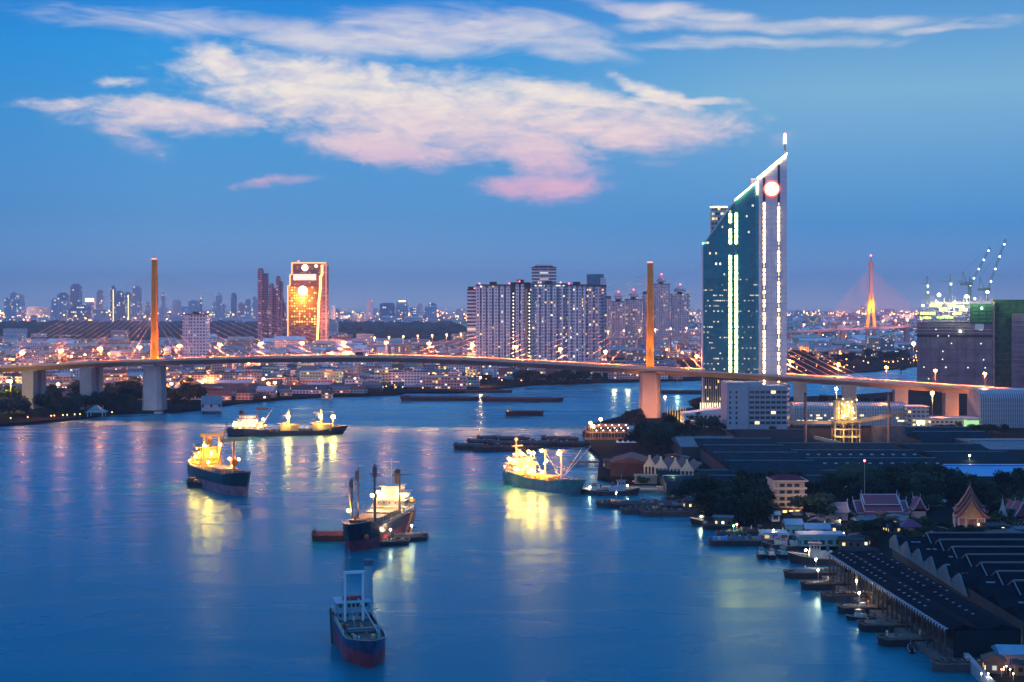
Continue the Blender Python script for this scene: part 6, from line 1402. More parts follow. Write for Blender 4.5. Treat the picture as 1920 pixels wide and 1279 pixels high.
# brown shed, gabled pale boathouse row
bs = thing('boat_shed', 'rusty brown sheet metal shed beside the pale gabled boathouse', 'shed', (X(1180, 745), 745, 2.1), R(-8)); bw_ = 16
MB().box(-10, 9, 0, 26, 0, 7.2).build('wall', mat('brown_sheet', (.04, .026, .026), .8, var=.4, vs_=.3), bs); gable(19, 26, 7.2, 3.2, .8, 'y').build('roof', mat('brown_roof', (.09, .05, .055), .8, var=.3, vs_=.2), bs)
MB().box(-8, -3, -.1, -.02, 0, 4.5).build('door', blackm, bs)
for i, (px, py, lab) in enumerate(((1218, 903, 'leftmost pale gable end with finial of the four bay boathouse'), (1239, 906, 'second pale gable end from left of the four bay boathouse'), (1266, 908, 'third pale gable end from left of the four bay boathouse'), (1288, 912, 'rightmost pale gable end of the four bay boathouse'))):
    Y = YG(py, 2.1); t = thing('boathouse_bay', lab, 'boathouse', (X(px, Y), Y, 2.1), R(-14)); w = 5.4 + (i % 2) * .5; h = 7.6; pw = mat('cream_stucco', (.50, .49, .38), .8, var=.12, vs_=.4)
    for sx in (-w / 2, -w / 6, w / 6, w / 2): MB().box(sx - .35, sx + .35, 0, .8, 0, h).build('pilaster', pw, t)
    MB().prism([(-w / 2 - .4, h), (w / 2 + .4, h), (w / 2 + .4, h + .7), (.6, h + 4.2), (.5, h + 6), (-.5, h + 6), (-.6, h + 4.2), (-w / 2 - .4, h + .7)], -.2, .6, 'y').build('gable', pw, t)
    MB().box(-w / 2 + .4, w / 2 - .4, .9, 30, 0, h).build('hall', mat('dark_hall', (.05, .055, .05), .9), t); MB().prism([(-w / 2 - .3, h), (w / 2 + .3, h), (0, h + 3.4)], .62, 30, 'y').build('roof', roofs[2][0], t)
plight('light', (X(1262, 690), 690, 9), 900, (1, .8, .4), .5); plight('light', (X(1232, 700), 688, 8), 900, (1, .85, .5), .5)
t, w, h = bld('container', 'long pale cargo container on the quay below the boathouse', 1190, 1232, 893, 904, mat('container_paint', (.34, .33, .28), .7, var=.1, vs_=.5), mat('container_paint', (.34, .33, .28), .7), 3, -3, 'flat', 'container', Yv=715)
for k in range(12): MB().box(-w / 2 + .4 + k * w / 12, -w / 2 + .55 + k * w / 12, -.1, -.01, .1, h).build('rib', hatchm, t)
q = thing('quay', 'concrete quay edge with rubble below the boathouse', 'quay', (X(1215, 700), 700, 0)); MB().box(-42, 22, -4, 6, -2, 2.3).build('apron', mat('quay_concrete', (.16, .16, .15), .9, var=.25, vs_=.3), q); MB().box(-42, 22, -4.3, -4, 1.4, 2.6).build('kerb', conc, q)
# the wide ribbed warehouse roofs
teal_r = hullmat('teal_sheet_roof', (.005, .028, .042), 1., .06); teal_r.node_tree.nodes['Principled BSDF'].inputs['Specular IOR Level'].default_value = .05; teal_r2 = mat('teal_sheet_roof_pale', (.075, .16, .20), .75, var=.22, vs_=.12, spec=.25); wallw = mat('warehouse_wall', (.022, .040, .052), .8, var=.15, vs_=.2); dks = mat('dark_warehouse', (.012, .024, .034), 1., spec=.05)
def ware(label, a, b_, pyf, pyb, zr, rows, m, zw=7, ribs=0, nm='warehouse'):
    """rows of gables with ridges along X between the two pixel rows (front eave and back eave)"""
    Y0 = YG(pyf, zw); Y1 = YG(pyb, zw); xa = X(a, (Y0 + Y1) / 2); xb = X(b_, (Y0 + Y1) / 2); xc = (xa + xb) / 2; w = (xb - xa)
    t = thing(nm, label, 'warehouse', (xc, Y0, 2.1)); D_ = (Y1 - Y0) / rows; hw_ = zw - 2.1
    MB().box(-w / 2, w / 2, 0, Y1 - Y0, 0, hw_).build('wall', wallw, t)
    for i in range(rows):
        MB().prism([(i * D_, hw_), ((i + 1) * D_, hw_), (i * D_ + D_ / 2, hw_ + zr)], -w / 2 - .5, w / 2 + .5, 'x').build('roof', m if i % 2 == 0 else dks if False else m, t)
        MB().box(-w / 2 - .6, w / 2 + .6, i * D_ + D_ / 2 - .45, i * D_ + D_ / 2 + .45, hw_ + zr - .12, hw_ + zr + .35).build('ridge_vent', teal_r2, t)
    return t, w, Y1 - Y0, hw_, D_
t, w, d, hw_, D_ = ware('broad teal ribbed warehouse roof stretching right from the boathouse', 1330, 1480, 884, 826, 3.2, 4, teal_r, 9)
t, w, d, hw_, D_ = ware('second teal warehouse in front of the cement plant with small skylights', 1485, 1712, 878, 834, 3.0, 3, teal_r, 9)
t2, w2, d2, h2, D2 = ware('teal warehouse below the two warm roofline lamps', 1716, 1860, 864, 834, 2.6, 2, teal_r, 9)
for i in range(22):
    x = -w / 2 + 6 + (i % 11) * w / 11.5; y = D_ * (.22 if i < 11 else 1.25); z = hw_ + 3.0 * (y % D_) / (D_ / 2) + .15 if (y % D_) < D_ / 2 else hw_ + 1
    MB().box(x, x + 1.5, y - .5, y + .5, z - .3, z + .35).build('skylight', mat('skylight', (.4, .5, .58), .4), t)
t, w, d, hw_, D_ = ware('pale ended long warehouse at left behind the boathouse', 1268, 1372, 838, 822, 3.6, 1, teal_r2, 9)
ware('low dark sheds in front of the grove with pale gutters', 1240, 1530, 905, 884, 2.0, 2, teal_r, 7)
ware('dark flat shed at the centre behind the grove', 1535, 1720, 898, 879, 1.6, 1, dks, 7)
t, w, d, hw_, D_ = ware('warehouse with a bright sky blue roof at right above the temple', 1770, 1990, 893, 870, 2.2, 1, mat('sky_blue_roof', (.03, .30, .58), .45, var=.06, vs_=.2), 8)
ware('pale glazed long shed under the arched glass hall', 1822, 1990, 843, 822, 2, 1, teal_r2, 10)
ware('dark sheds behind the plant left side with three bright skylights', 1375, 1510, 823, 806, 3, 1, dks, 9)
ware('dark sheds behind the plant under the bridge approach', 1700, 1830, 826, 808, 4, 2, teal_r, 9)
# long pier shed
LS = thing('pier_shed', 'long low dark pier shed with skylight dots and fringed eave along the water', 'shed', (0, 0, 0))
shx0, shx1, shy0, shy1, shz = 109.5, 129., 364., 476., 9.
ca_, sa_ = math.cos(R(3)), math.sin(R(3)); LS.rotation_euler = (0, 0, R(3)); LS.location = (120 - (ca_ * 120 - sa_ * 420), 420 - (sa_ * 120 + ca_ * 420), 0)
flatr = hullmat('bitumen_roof', (.006, .011, .019), 1., .10); flatr.node_tree.nodes['Principled BSDF'].inputs['Specular IOR Level'].default_value = .04
for i in range(2):
    a = shx0 + i * 9.8; MB().prism([(a, shz), (a + 9.6, shz), (a + 4.8, shz + 1.3)], shy0, shy1, 'y').build('roof', flatr, LS)
for i in range(26):
    y = shy0 + 2 + i * (shy1 - shy0 - 4) / 25
    MB().box(shx0 + .1, shx0 + .5, y, y + .4, 0, shz).build('post', mat('mooring_timber', (.07, .06, .05), .9), LS)
fringe = mat('eave_metal', (.24, .30, .34), .6)
for i in range(52):
    y = shy0 + i * (shy1 - shy0) / 52; MB().poly([(shx0 - .5, y, shz + .25), (shx0 - .5, y + 1.5, shz + .25), (shx0 - .55, y + .75, shz - .9)]).poly([(shx0 - .5, y, shz + .25), (shx0 + .4, y, shz + .3), (shx0 + .4, y + 1.5, shz + .3), (shx0 - .5, y + 1.5, shz + .25)]).build('eave_fringe', fringe, LS)
skyl = mat('skylight_dusty', (.20, .27, .34), .5)
for c_, n_, ya, yb in ((3.0, 22, 472, 376), (6.6, 16, 470, 392), (12.5, 20, 470, 374), (16.6, 12, 470, 404)):
    for i in range(n_):
        y = ya + (yb - ya) * i / n_; xx = shx0 + c_ ; loc = (c_ if c_ < 9.8 else c_ - 9.8); z = shz + 1.3 * (1 - abs(loc - 4.8) / 4.8)
        if random.random() < .22: continue
        MB().box(xx - .4, xx + .4, y - .2, y + .2, z - .05, z + .2).build('skylight', skyl, LS)
MB().box(shx0 + 2, shx1, shy0, shy0 + 1, 0, shz - .2).build('end_wall', dks, LS); MB().box(shx0 + 3, shx1, shy0 + 1.1, shy1, 0, 2.7).build('floor', plank, LS)
for k, (px, py) in enumerate(((1860, 1210), (1900, 1205))): pass
MB().box(shx0 - 2.2, shx0 + 3, shy0, shy1, -1, 1.6).build('landing_stage', plank, LS)
MB().box(shx0 + 6, shx1 - .5, shy1 + .2, shy1 + 9, 0, shz + .6).build('end_block', teal_r, LS)
# saw tooth warehouse
SW = thing('warehouse', 'great dark warehouse of parallel gabled roofs with stepped zigzag end wall at lower right', 'warehouse', (0, 0, 0))
sx0 = 134.; zb = 9.5; y = 372.; nbay = 9; D_ = 14.2
wallp = mat('pale_blue_wall', (.08, .16, .19), .8, var=.2, vs_=.3)
MB().box(sx0 + 1, 230, y, y + nbay * D_, 0, zb).build('wall', wallw, SW)
for i in range(nbay):
    a = y + i * D_; 
    MB().prism([(a, zb), (a + D_ - .02, zb), (a + D_ / 2, zb + 3.6)], sx0 + 12, 235, 'x').build('roof', flatr, SW)
    MB().prism([(a, zb), (a + D_ - .02, zb), (a + D_ / 2, zb + 2.4)], sx0 + .7, sx0 + 11.9, 'x').build('low_roof', flatr, SW)
    if i >= 3: MB().prism([(a + .1, 7), (a + D_ - .1, 7), (a + D_ - .1, zb + .1), (a + D_ - .3, zb + .3), (a + D_ * .58, zb + 2.9), (a + D_ * .5, zb + 2.9)], sx0, sx0 + .5, 'x').build('gable_wall', wallp, SW)
    MB().box(sx0 + 11.6, 236, a + D_ / 2 - .4, a + D_ / 2 + .4, zb + 3.5, zb + 3.95).build('ridge_cap', mat('ridge_metal', (.06, .12, .15), .5), SW)
    MB().bar((sx0 + 11.2, a, zb + .1), (sx0 + 11.2, a + D_ / 2, zb + 3.8), .3, .3).bar((sx0 + 11.2, a + D_ / 2, zb + 3.8), (sx0 + 11.2, a + D_, zb + .1), .3, .3).build('verge', mat('verge_metal', (.12, .18, .22), .5), SW)
random.seed(77)
for i in range(26):
    bay = random.randrange(nbay); yy = y + bay * D_ + D_ * .22; xx = random.uniform(sx0 + 3, sx0 + 9) if random.random() < .6 else random.uniform(sx0 + 14, sx0 + 40)
    zz = zb + (2.4 if xx < sx0 + 12 else 3.6) * .44; MB().box(xx, xx + 1.3, yy - .4, yy + .4, zz - .05, zz + .25).build('skylight', skyl, SW)
# quay wall, bottom right village
qw = thing('quay_wall', 'long pale concrete river wall running to the bottom right corner', 'wall', (0, 0, 0)); p0 = G(1796, 1212, 2.6); p1 = G(1905, 1330, 2.6)
MB().bar((p0[0], p0[1], 1.2), (p1[0], p1[1], 1.2), 1.1, 3.2).build('wall', mat('pale_river_wall', (.32, .35, .38), .85, var=.2, vs_=.4), qw); MB().bar((p0[0] + .1, p0[1], 2.95), (p1[0] + .1, p1[1], 2.95), 1.3, .25).build('coping', conc, qw)
bl_r = mat('blue_tin_roof', (.14, .30, .42), .5, var=.15, vs_=.5)
for (a, b_, top, base, rz, rr, lab) in ((1878, 1925, 1228, 1246, -4, 'gable', 'long blue tin roofed house by the river wall at bottom right'), (1868, 1912, 1213, 1222, 0, 'flat', 'low teal roofed hut above the blue tin roofed house'), (1905, 1960, 1162, 1196, 3, 'gable', 'dark shed end with pale shutter at the right edge'), (1812, 1850, 1196, 1206, 0, 'flat', 'small hut under trees at the end of the pier shed')):
    bld('house', lab, a, b_, top, base, wallw if 'dark' in lab else houses_f[3][0], bl_r, 7, rz, rr)
for i, (px, py, c) in enumerate(((1871, 1243, (1, .45, .1)), (1880, 1250, (1, .2, .1)), (1887, 1256, (1, .35, .1)), (1894, 1262, (1, .6, .2)), (1878, 1262, (1, .3, .15)), (1900, 1270, (1, .8, .4)), (1897, 1208, (1, .85, .5)), (1840, 1270, (1, .9, .6)), (1853, 1270, (1, .9, .6)))):
    x, y, _ = G(px, py, 3); t = thing('lantern', 'small %s lantern beside the river wall at bottom right' % ('orange' if c[1] < .7 else 'yellow white'), 'lantern', (x, y, 2.1), 0, 'lanterns by the river wall'); MB().tube((0, 0, 0), (0, 0, 1.6), .05, n=5).build('post', polem, t); MB().ball((0, 0, 1.8), .17, 6, 4).build('globe', emis('wall_lantern_%d' % i, c, 26, False), t); plight('light', (0, -.3, 1.8), 90 if c[1] < .7 else 160, c, .2, t)
# five storey apartment house
AY = YG(962, 2.1); ax0 = X(1481, AY); ap = thing('apartment_building', 'pink cream five storey block with balconies and red hipped roof in the grove', 'building', (ax0, AY, 2.1), R(2)); ak = AY / F
aX = lambda p: (p - 1481) * ak
aZ = lambda p: Z(p, AY) - 2.1
apw = mat('peach_plaster', (.62, .44, .34), .8, var=.06, vs_=.3)
MB().box(aX(1456), aX(1509), 0, 11, 0, aZ(902)).build('wall', apw, ap); MB().box(aX(1449), aX(1455.8), 1, 11, aZ(953), aZ(902)).build('stair_wing', apw, ap)
for i, py in enumerate((913.5, 926, 938.5, 949.5)):
    MB().box(aX(1449), aX(1512), -1.5, -.01, aZ(py + 3.6), aZ(py)).build('balcony', apw, ap)
    for k in range(4): MB().box(aX(1459 + k * 14), aX(1460.4 + k * 14), -1.3, -1.0, aZ(py), aZ(py - 9)).build('column', apw, ap)
    for k in range(3): MB().box(aX(1461.5 + k * 14), aX(1471 + k * 14), -.12, -.012, aZ(py - .5), aZ(py - 6.5)).build('window', winm, ap)
MB().box(aX(1447), aX(1514), -2, 12, aZ(902.5), aZ(900)).build('cornice', apw, ap)
rb = MB(); z0 = aZ(900) + .01; z1 = aZ(892.5); a, b_ = aX(1449), aX(1512)
rb.poly([(a, -1.5, z0), (b_, -1.5, z0), (b_ - 4, 4.5, z1), (a + 4, 4.5, z1)]).poly([(b_, 11.5, z0), (a, 11.5, z0), (a + 4, 5.5, z1), (b_ - 4, 5.5, z1)]).poly([(b_, -1.5, z0), (b_, 11.5, z0), (b_ - 4, 5.5, z1), (b_ - 4, 4.5, z1)]).poly([(a, 11.5, z0), (a, -1.5, z0), (a + 4, 4.5, z1), (a + 4, 5.5, z1)]).poly([(a + 4, 4.5, z1), (b_ - 4, 4.5, z1), (b_ - 4, 5.5, z1), (a + 4, 5.5, z1)])
rb.build('roof', mat('maroon_tiles_block', (.12, .02, .04), .8, var=.2, vs_=1, spec=.1), ap); MB().box(aX(1459), aX(1512), -3.4, -1.6, aZ(955), aZ(951)).build('canopy', mat('maroon_tiles', (.16, .035, .065), .6), ap)
for px in (1468, 1480, 1492, 1504): MB().box(aX(px), aX(px + 7), -.2, -.02, aZ(961), aZ(956)).build('lit_opening', emis('ground_floor_lit', (1, .7, .25), 2.5), ap)
plight('light', (aX(1495), -6, 3.4), 900, (1, .65, .25), .5, ap); plight('light', (aX(1481), -34, 16), 9000, (1, .66, .42), 2, ap)
# temple with tiered gable
thai_r = mat('temple_tiles', (.13, .035, .04), .6, var=.3, vs_=1.2); goldt = mat('gilded_relief', (.30, .17, .07), .45, var=.85, vs_=3.5); tw_ = mat('temple_wall', (.50, .33, .28), .75, var=.1, vs_=.5)
def roof_tier(t, w, y0, y1, z, rise, m, trim, ov=1.2):
    MB().prism([(-w / 2 - ov, z - .6), (-w / 2, z), (-w * .2, z + rise * .52), (0, z + rise), (w * .2, z + rise * .52), (w / 2, z), (w / 2 + ov, z - .6), (w / 2 + ov, z - 1), (-w / 2 - ov, z - 1)], y0, y1, 'y').build('roof_tier', m, t)
    b = MB()
    for sg in (-1, 1):
        b.bar((0, y0 - .2, z + rise + .1), (sg * w * .2, y0 - .2, z + rise * .52 + .1), .4, .4).bar((sg * w * .2, y0 - .2, z + rise * .52 + .1), (sg * w / 2, y0 - .2, z + .1), .4, .4).bar((sg * w / 2, y0 - .2, z + .1), (sg * (w / 2 + ov), y0 - .2, z - .4), .4, .4).bar((sg * (w / 2 + ov), y0 - .2, z - .4), (sg * (w / 2 + ov + .5), y0 - .2, z + .6), .25, .25)
    b.bar((0, y0 - .2, z + rise), (0, y0 - .5, z + rise + 1.8), .2, .2); b.build('barge_board', trim, t)
TYm = YG(996, 2.1); tm = thing('temple_hall', 'ornate temple hall with steep tiered red gable and gilded pediment facing us', 'temple', (X(1822, TYm), TYm, 2.1), R(-14)); tm.scale = (.88, .88, .9)
MB().box(-5.2, 5.2, 3, 24, 0, 6.6).build('wall', tw_, tm)
for x in (-5.6, -2.6, 2.6, 5.6): MB().tube((x, .6, 0), (x, .6, 6.4), .42, .34, 8).build('column', shipw, tm)
for yv in (6, 10, 14, 18): MB().tube((-6.8, yv, 0), (-6.8, yv, 5.6), .35, .3, 7).build('column', shipw, tm)
MB().prism([(-5.0, 6.2), (5.0, 6.2), (1.9, 10.2), (0, 14.2), (-1.9, 10.2)], -.16, -.02, 'y').build('pediment', goldt, tm); MB().box(-6, 6, -.3, .1, 5.6, 6.1).build('lintel', tw_, tm); MB().box(-1.2, 1.2, 2.8, 2.98, 0, 4.4).build('door', mat('gilded_door', (.3, .14, .07), .5), tm)
tr_ = mat('temple_trim', (.34, .17, .15), .6)
roof_tier(tm, 12.6, 0, 8, 6.6, 8.6, thai_r, tr_, 1.6); roof_tier(tm, 11.6, 5, 20, 8.3, 8.8, thai_r, tr_, 1.4); roof_tier(tm, 10.4, 9, 15, 10.2, 8.6, thai_r, tr_, 1.2)
MB().box(-3, 3, -2, .2, 0, .9).build('steps', conc, tm)
plight('light', (0, -7, 5), 260, (1, .55, .35), .5, tm); plight('light', (-9, -2, 7), 200, (1, .5, .35), .5, tm)
HYm = 602.; hk_ = HYm / F; hl = thing('temple_hall', 'broad temple hall with overlapping maroon roofs edged white in the grove', 'temple', (X(1658, HYm), HYm, 2.1)); hZ = lambda p: Z(p, HYm) - 2.1
mar = mat('maroon_tiles', (.16, .035, .065), .6, var=.2, vs_=1); wt_ = mat('white_trim', (.42, .40, .48), .6)
def xroof(t, hw2, d, z0, z1, y0, m, trim):
    MB().prism([(y0, z0), (y0 + d, z0), (y0 + d / 2 + .3, z1), (y0 + d / 2 - .3, z1)], -hw2, hw2, 'x').build('roof_tier', m, t)
    b = MB().bar((-hw2, y0 + d / 2, z1 + .1), (hw2, y0 + d / 2, z1 + .1), .4, .4).bar((-hw2, y0, z0), (hw2, y0, z0), .4, .4)
    for s_ in (-1, 1): b.bar((s_ * hw2, y0, z0), (s_ * hw2, y0 + d / 2, z1), .45, .4).bar((s_ * hw2, y0 + d / 2, z1), (s_ * (hw2 + .3), y0 + d / 2, z1 + 1.9), .25, .25).bar((s_ * hw2, y0, z0), (s_ * (hw2 + .5), y0 - .6, z0 + 1.2), .25, .25)
    b.build('ridge_trim', trim, t)
MB().box(-11, 11, 1, 15, 0, hZ(966)).build('wall', tw_, hl)
xroof(hl, 50 * hk_, 13, hZ(963), hZ(944), 1.5, mar, wt_); xroof(hl, 36 * hk_, 14, hZ(960), hZ(938), .5, mar, wt_); xroof(hl, 33 * hk_, 11, hZ(948), hZ(932.5), 3, mar, wt_); MB().prism([(-1.5, hZ(967)), (.4, hZ(962.3))  , (.5, hZ(967))], -36 * hk_, 36 * hk_, 'x').build('canopy', mar, hl)
for (px, py, w, h, lab, kind) in ((1575, 976, 6.5, 7, 'small pink walled temple building with white finials left of the maroon hall', 'x'), (1725, 972, 5, 8, 'steep little red gable between the two temple halls', 'y'), (1711, 1000, 7, 5, 'purple hipped roof pavilion in front of the maroon hall', 'p'), (1903, 985, 7, 9, 'maroon temple building with white edges at the right edge', 'y'), (1918, 992, 7, 10, 'second maroon temple roof cut by the right edge', 'y'), (1744, 950, 13, 4, 'pale teal roofed hut behind the little red gable', 'x')):
    Y = YG(py, 2.1); t = thing('temple_building' if kind != 'p' else 'pavilion', lab, 'temple' if kind != 'p' else 'pavilion', (X(px, Y), Y, 2.1))
    MB().box(-w / 2, w / 2, 0, 6, 0, h * .5).build('wall', tw_, t)
    if kind == 'x': xroof(t, w / 2 + .4, 7, h * .5, h, -.5, mat('pinkish_tiles', (.34, .22, .22), .7) if 'pink' in lab else (bl_r if 'teal' in lab else mar), wt_)
    elif kind == 'y': roof_tier(t, w, 0, 7, h * .5, h * .6, mar, wt_, .8)
    else: pyr(MB(), w / 2 + 1, 4, h * .5, h, 1, .5, 3).build('roof', mat('purple_tiles', (.14, .03, .10), .7), t)
stp = thing('shrine', 'slender stone shrine with stacked spire right of the ornate temple', 'shrine', (X(1880, 570), 570, 2.1)); b = MB().box(-2.6, 2.6, -2.6, 2.6, 0, 1.6)
b.build('base', conc, stp); b = MB()
for sx in (-1.4, 1.4):
    for sy in (-1.4, 1.4): b.tube((sx, sy, 1.6), (sx, sy, 5.6), .25, n=6)
b.build('columns', conc, stp); b = MB(); zz = 5.6
for r_ in (2.2, 1.7, 1.3, .9, .6, .35): b.tube((0, 0, zz), (0, 0, zz + 1.1), r_, r_ * .72, 8); zz += 1.1
b.tube((0, 0, zz), (0, 0, zz + 2.4), .15, .03, 5); b.build('spire', conc, stp)
# shore huts near the tugs
for (a, b_, top, base, rz, rr, m, lab) in ((1476, 1505, 985, 1000, 0, 'gable', houses_f[4][0], 'small pale teal hut with one lit window by the moored boats'), (1512, 1556, 993, 1003, -3, 'gable', wallw, 'low blue roofed shed right of the teal hut'), (1500, 1584, 1006, 1020, 0, 'flat', facade('aqua_wall', (.10, .30, .33), (.03, .06, .07), 3, 3, .1, 1.5), 'long aqua boat repair building at the waterside'), (1430, 1478, 1003, 1009, 0, 'flat', cr, 'yellow lit open eating shelter at the waterside'), (1447, 1462, 966, 974, 0, 'gable', houses_f[0][0], 'tiny white roofed hut below the peach apartment block'), (1348, 1358, 930, 936, 0, 'flat', houses_f[0][0], 'little white van like kiosk in the grove')):
    bld('house', lab, a, b_, top, base, m, bl_r, 8, rz, rr)
for (px, py, pw, c) in ((1450, 1006, 350, (1, .75, .3)), (1575, 988, 700, (1, .62, .25)), (1582, 1012, 250, (1, .8, .4)), (1495, 1012, 250, (.8, .9, 1)), (1375, 930, 350, (.9, .9, .2)), (1900, 1000, 600, (1, .8, .3)), (1835, 995, 350, (1, .5, .2)), (1806, 905, 700, (1, .8, .3)), (1740, 906, 400, (1, .8, .4)), (1915, 950, 800, (1, .7, .25))):
    x, y, _ = G(px, py, 3); t = thing('lantern', 'warm lamp on a low post among the grove and huts', 'lantern', (x, y, 2.1), 0, 'warm lamps among the grove'); MB().tube((0, 0, 0), (0, 0, 3.2), .06, n=5).build('post', polem, t); MB().ball((0, 0, 3.4), .3, 6, 4).build('globe', emis('grove_lantern_%d' % int(c[1] * 100), c, 22, False), t); plight('light', (0, -.5, 3.3), pw * 1.6, c, .3, t)
# groves
random.seed(99)
def grove(n, a, b_, y0, y1, h, kinds, place, group, avoid=()):
    k = 0; tries = 0
    while k < n and tries < n * 20:
        tries += 1; px = random.uniform(a, b_); py = random.uniform(y0, y1)
        if any(x0 < px < x1 and z0 < py < z1 for (x0, x1, z0, z1) in avoid): continue
        Y = YG(py, 2.1)
        if inpoly(X(px, Y), Y, [(rp[0][0], 200)] + rp + [(3000, 200)]): plant(px, Y, random.uniform(*h), random.choice(kinds), place, group, wide=1.15); k += 1
av = ((1440, 1520, 950, 990), (1600, 1720, 948, 985), (1775, 1870, 985, 1010), (1440, 1590, 985, 1030))
grove(44, 1300, 1585, 925, 985, (9, 13.5), [0, 1, 2, 0, 1], 'in the dark grove around the peach apartment block', 'trees of the middle grove', av)
grove(36, 1590, 1800, 908, 936, (9, 13), [0, 1, 0, 3], 'in the dark grove behind the maroon temple hall', 'trees behind the temples', av)
grove(24, 1590, 1780, 992, 1024, (4.2, 6.6), [2, 3, 1, 5], 'in front of the maroon hall above the long pier shed', 'trees before the temples', av)
grove(24, 1720, 1925, 915, 960, (8, 12), [0, 1, 2], 'around the ornate temple below the sky blue roof', 'trees around the ornate temple', av)
grove(8, 1860, 1925, 960, 1000, (6, 9), [0, 2, 5], 'near the stone shrine at the right edge', 'trees near the shrine', av)
grove(6, 1790, 1870, 1003, 1014, (4, 6), [1, 3], 'below the ornate temple beside the great warehouse', 'low trees below the ornate temple')
grove(26, 1200, 1290, 808, 848, (9, 14), [0, 1, 0], 'in the dark clump behind the riverside restaurant', 'trees behind the restaurant')
grove(12, 1290, 1470, 800, 822, (7, 12), [0, 2, 1], 'in front of the grey office block', 'trees before the office block')
grove(3, 1165, 1200, 792, 800, (9, 12), [6], 'beside the right bridge pier', 'russet trees by the pier'); grove(2, 1290, 1312, 775, 785, (12, 16), [6, 5], 'at the left foot of the wedge topped tower', 'trees at the tower foot')
grove(9, 1540, 1700, 760, 775, (9, 15), [0, 4, 2], 'behind the long glass hall under the bridge approach', 'trees behind the glass hall')
grove(10, 1745, 1925, 806, 820, (6, 9), [0, 1], 'in front of the arched glass hall', 'trees before the arched hall')
grove(3, 1820, 1850, 1190, 1200, (5, 7), [2, 5], 'at the end of the long pier shed', 'trees at the pier shed end'); grove(2, 1195, 1215, 908, 912, (4, 5), [3], 'on the quay under the boathouse', 'shrubs on the quay')
for p in TREES:
    if not p[1]:
        for ch in KIDS.get(p[0].name, []): bpy.data.objects.remove(ch)
        bpy.data.objects.remove(p[0])
# ---------------------------------------------------------------- small clutter along the right bank
random.seed(404)
polew = mat('mooring_timber', (.07, .06, .05), .9)
mp_ = thing('mooring_pole', 'weathered timber mooring pole standing in the water by the right bank', 'pole', (X(1476, 540), 540, 0), 0, 'mooring poles along the right bank'); MB().tube((0, 0, -1), (.1, 0, 4.6), .16, .12, 6).build('shaft', polew, mp_)
for (px, py) in ((1440, 1042), (1484, 1048), (1494, 1052), (1420, 1034), (1345, 1000), (1310, 985), (1240, 975), (1180, 958), (1520, 1068), (1540, 1092), (1572, 1118), (1600, 1140), (1640, 1172), (1668, 1196), (1738, 1226), (1765, 1240), (1135, 938), (1300, 968), (1562, 1130), (1395, 1028)):
    x, y, _ = G(px, py, 0); copy_tree(mp_, (x, y, 0), random.uniform(0, 6), scale=(1, 1, random.uniform(.7, 1.3)))
hm_ = [mat('tin_rust', (.12, .06, .045), .8, var=.4, vs_=.5), mat('tin_blue', (.05, .12, .17), .7, var=.3, vs_=.5), mat('tin_grey', (.10, .12, .14), .7, var=.4, vs_=.5), mat('tin_dark', (.03, .035, .045), .85, var=.4, vs_=.5)]
nmz = ['rusty red', 'dull blue', 'pale grey', 'near black']
hutw = facade('hut_wall', (.08, .08, .08), (.02, .02, .02), 2.6, 2.8, .3, 2.2, .4, .4, .8)
for i in range(46):
    zone = random.choice([(1340, 1440, 978, 1000), (1440, 1580, 972, 1012), (1120, 1200, 866, 900), (1590, 1760, 975, 1018), (1860, 1925, 1000, 1012), (1300, 1360, 915, 950), (1560, 1620, 1018, 1030), (1845, 1925, 1205, 1270), (1200, 1320, 855, 880)])
    px, py = random.uniform(*zone[:2]), random.uniform(*zone[2:]); Y = YG(py); x = X(px, Y)
    if not inpoly(x, Y, [(rp[0][0], 200)] + rp + [(3000, 200)]) or (106 < x < 240 and 362 < Y < 505): continue
    k = random.randrange(4); w = random.uniform(4, 9) * (.6 if Y < 400 else 1); d = random.uniform(4, 7) * (.6 if Y < 400 else 1); h = random.uniform(2.4, 4)
    place = 'by the moored boats' if px < 1590 and py > 965 else ('near the boathouse and quay' if px < 1340 else ('by the river wall' if Y < 400 else 'among the temple trees'))
    t = thing('hut', '%s tin roofed hut %s' % (nmz[k], place), 'hut', (x, Y, 2.1), R(random.uniform(-20, 20)), 'tin roofed huts on the right bank'); MB().box(-w / 2, w / 2, 0, d, 0, h).build('wall', hutw, t); gable(w, d, h, random.uniform(.6, 1.5), .5, random.choice('xy')).build('roof', hm_[k], t)
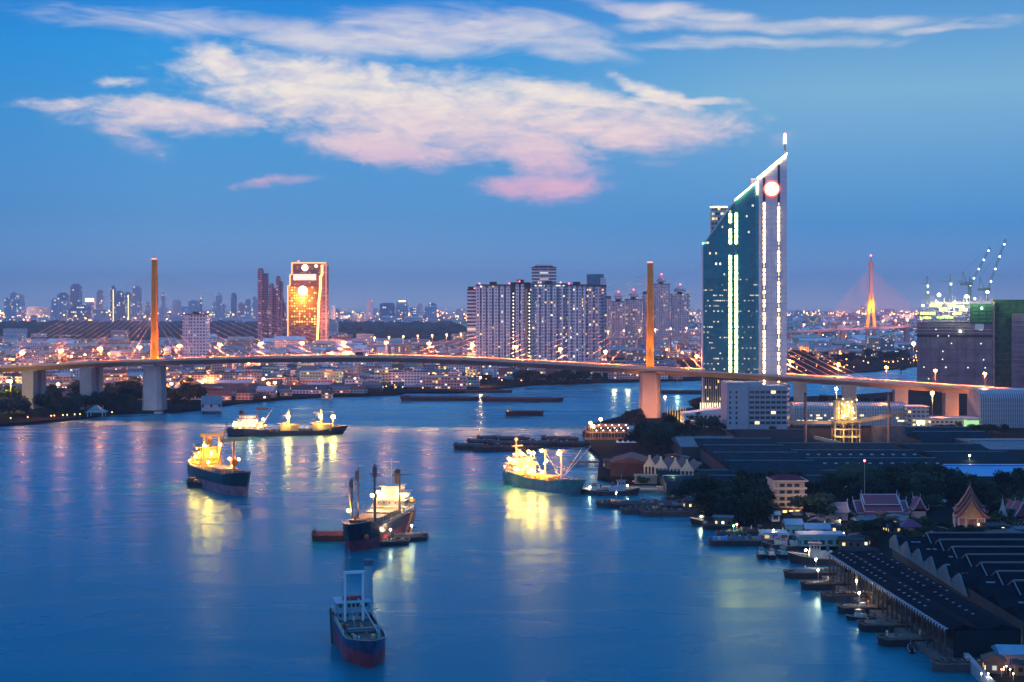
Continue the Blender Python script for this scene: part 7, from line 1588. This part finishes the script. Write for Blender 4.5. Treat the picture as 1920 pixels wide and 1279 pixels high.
# parked vehicles on the quay road and the bridge
def car(label, loc, rz, col, nm='car', big=False):
    t = thing(nm, label, 'car' if not big else 'truck', loc, rz, None); m = mat('car_paint_%s' % nmc(col), col, .35); L_ = 4.3 if not big else 9; w = .9 if not big else 1.25
    if big: MB().box(-L_ / 2, L_ / 2 - 2.4, -w, w, .8, 3.4).build('cargo_box', m, t); MB().box(L_ / 2 - 2.2, L_ / 2, -w, w, .6, 2.8).build('cab', shipw, t)
    else: MB().box(-L_ / 2, L_ / 2, -w, w, .35, .95).build('body', m, t); MB().prism([(-1.7, .95), (1.2, .95), (.6, 1.5), (-1.2, 1.5)], -w * .85, w * .85, 'y').build('cabin', glassd, t)
    for sx in (-L_ * .31, L_ * .31):
        for sy in (-w, w): MB().tube((sx, sy - .12, .34), (sx, sy + .12, .34), .34 if not big else .48, n=10).build('wheel', blackm, t)
    for sy in (-w * .7, w * .7): MB().box(-L_ / 2 - .05, -L_ / 2 - .01, sy - .2, sy + .2, .6, .8).build('tail_light', emis('tail_red', (1, .08, .04), 20), t); MB().box(L_ / 2 + .01, L_ / 2 + .05, sy - .2, sy + .2, .55, .8).build('headlight', emis('headlight', (1, .9, .7), 40), t)
    return t
def nmc(c): return '%d_%d_%d' % tuple(int(v * 99) for v in c[:3])
cols = [((.5, .5, .52), 'silver'), ((.6, .6, .6), 'white'), ((.03, .03, .04), 'black'), ((.3, .04, .03), 'red'), ((.55, .35, .03), 'yellow')]
ref = [(-230, 'left of the left pylon'), (60, 'just right of the left pylon'), (215, 'near mid span'), (360, 'left of the right pylon'), (500, 'right of the right pylon'), (760, 'on the right approach')]
for i in range(26):
    s = random.uniform(-300, 900); lane = random.choice([-12.5, -9, -5.5, 5.5, 9, 12.5]); x, y = BW(s, lane); c, cn = random.choice(cols); big = random.random() < .25
    o = car('%s %s on the bridge deck %s' % (cn, 'truck' if big else 'car', min(ref, key=lambda r: abs(r[0] - s))[1]), (x, y, dz(s) + .27), BRZ + (0 if lane < 0 else math.pi), c, 'truck' if big else 'car', big); o['group'] = 'vehicles on the bridge deck'
for (px, py, c, cn) in ((1195, 905, cols[1], 'white'), (1240, 915, cols[0], 'silver'), (1160, 880, cols[2], 'black')):
    x, y, _ = G(px, py, 2.3); car('%s car parked on the quay %s' % (c[1], {1195: 'left of the container', 1240: 'right of the container', 1160: 'beside the brown shed'}[px]), (x, y, 2.35 if px != 1160 else 2.12), R(random.uniform(-10, 10)), c[0])
# ---------------------------------------------------------------- air
hm = bpy.data.materials.new('haze_air'); hm.use_nodes = True; t = hm.node_tree; t.nodes.clear()
pv = N(t, 'ShaderNodeVolumePrincipled'); pv.inputs['Color'].default_value = (.74, .85, 1, 1); pv.inputs['Density'].default_value = 0.000062; pv.inputs['Anisotropy'].default_value = 0
om = N(t, 'ShaderNodeOutputMaterial'); L(t, pv.outputs[0], om.inputs['Volume'])
hz = MB().box(-13900, 13900, -350, 15900, -4, 420).build('haze', hm)
tag(hz, kind='stuff')
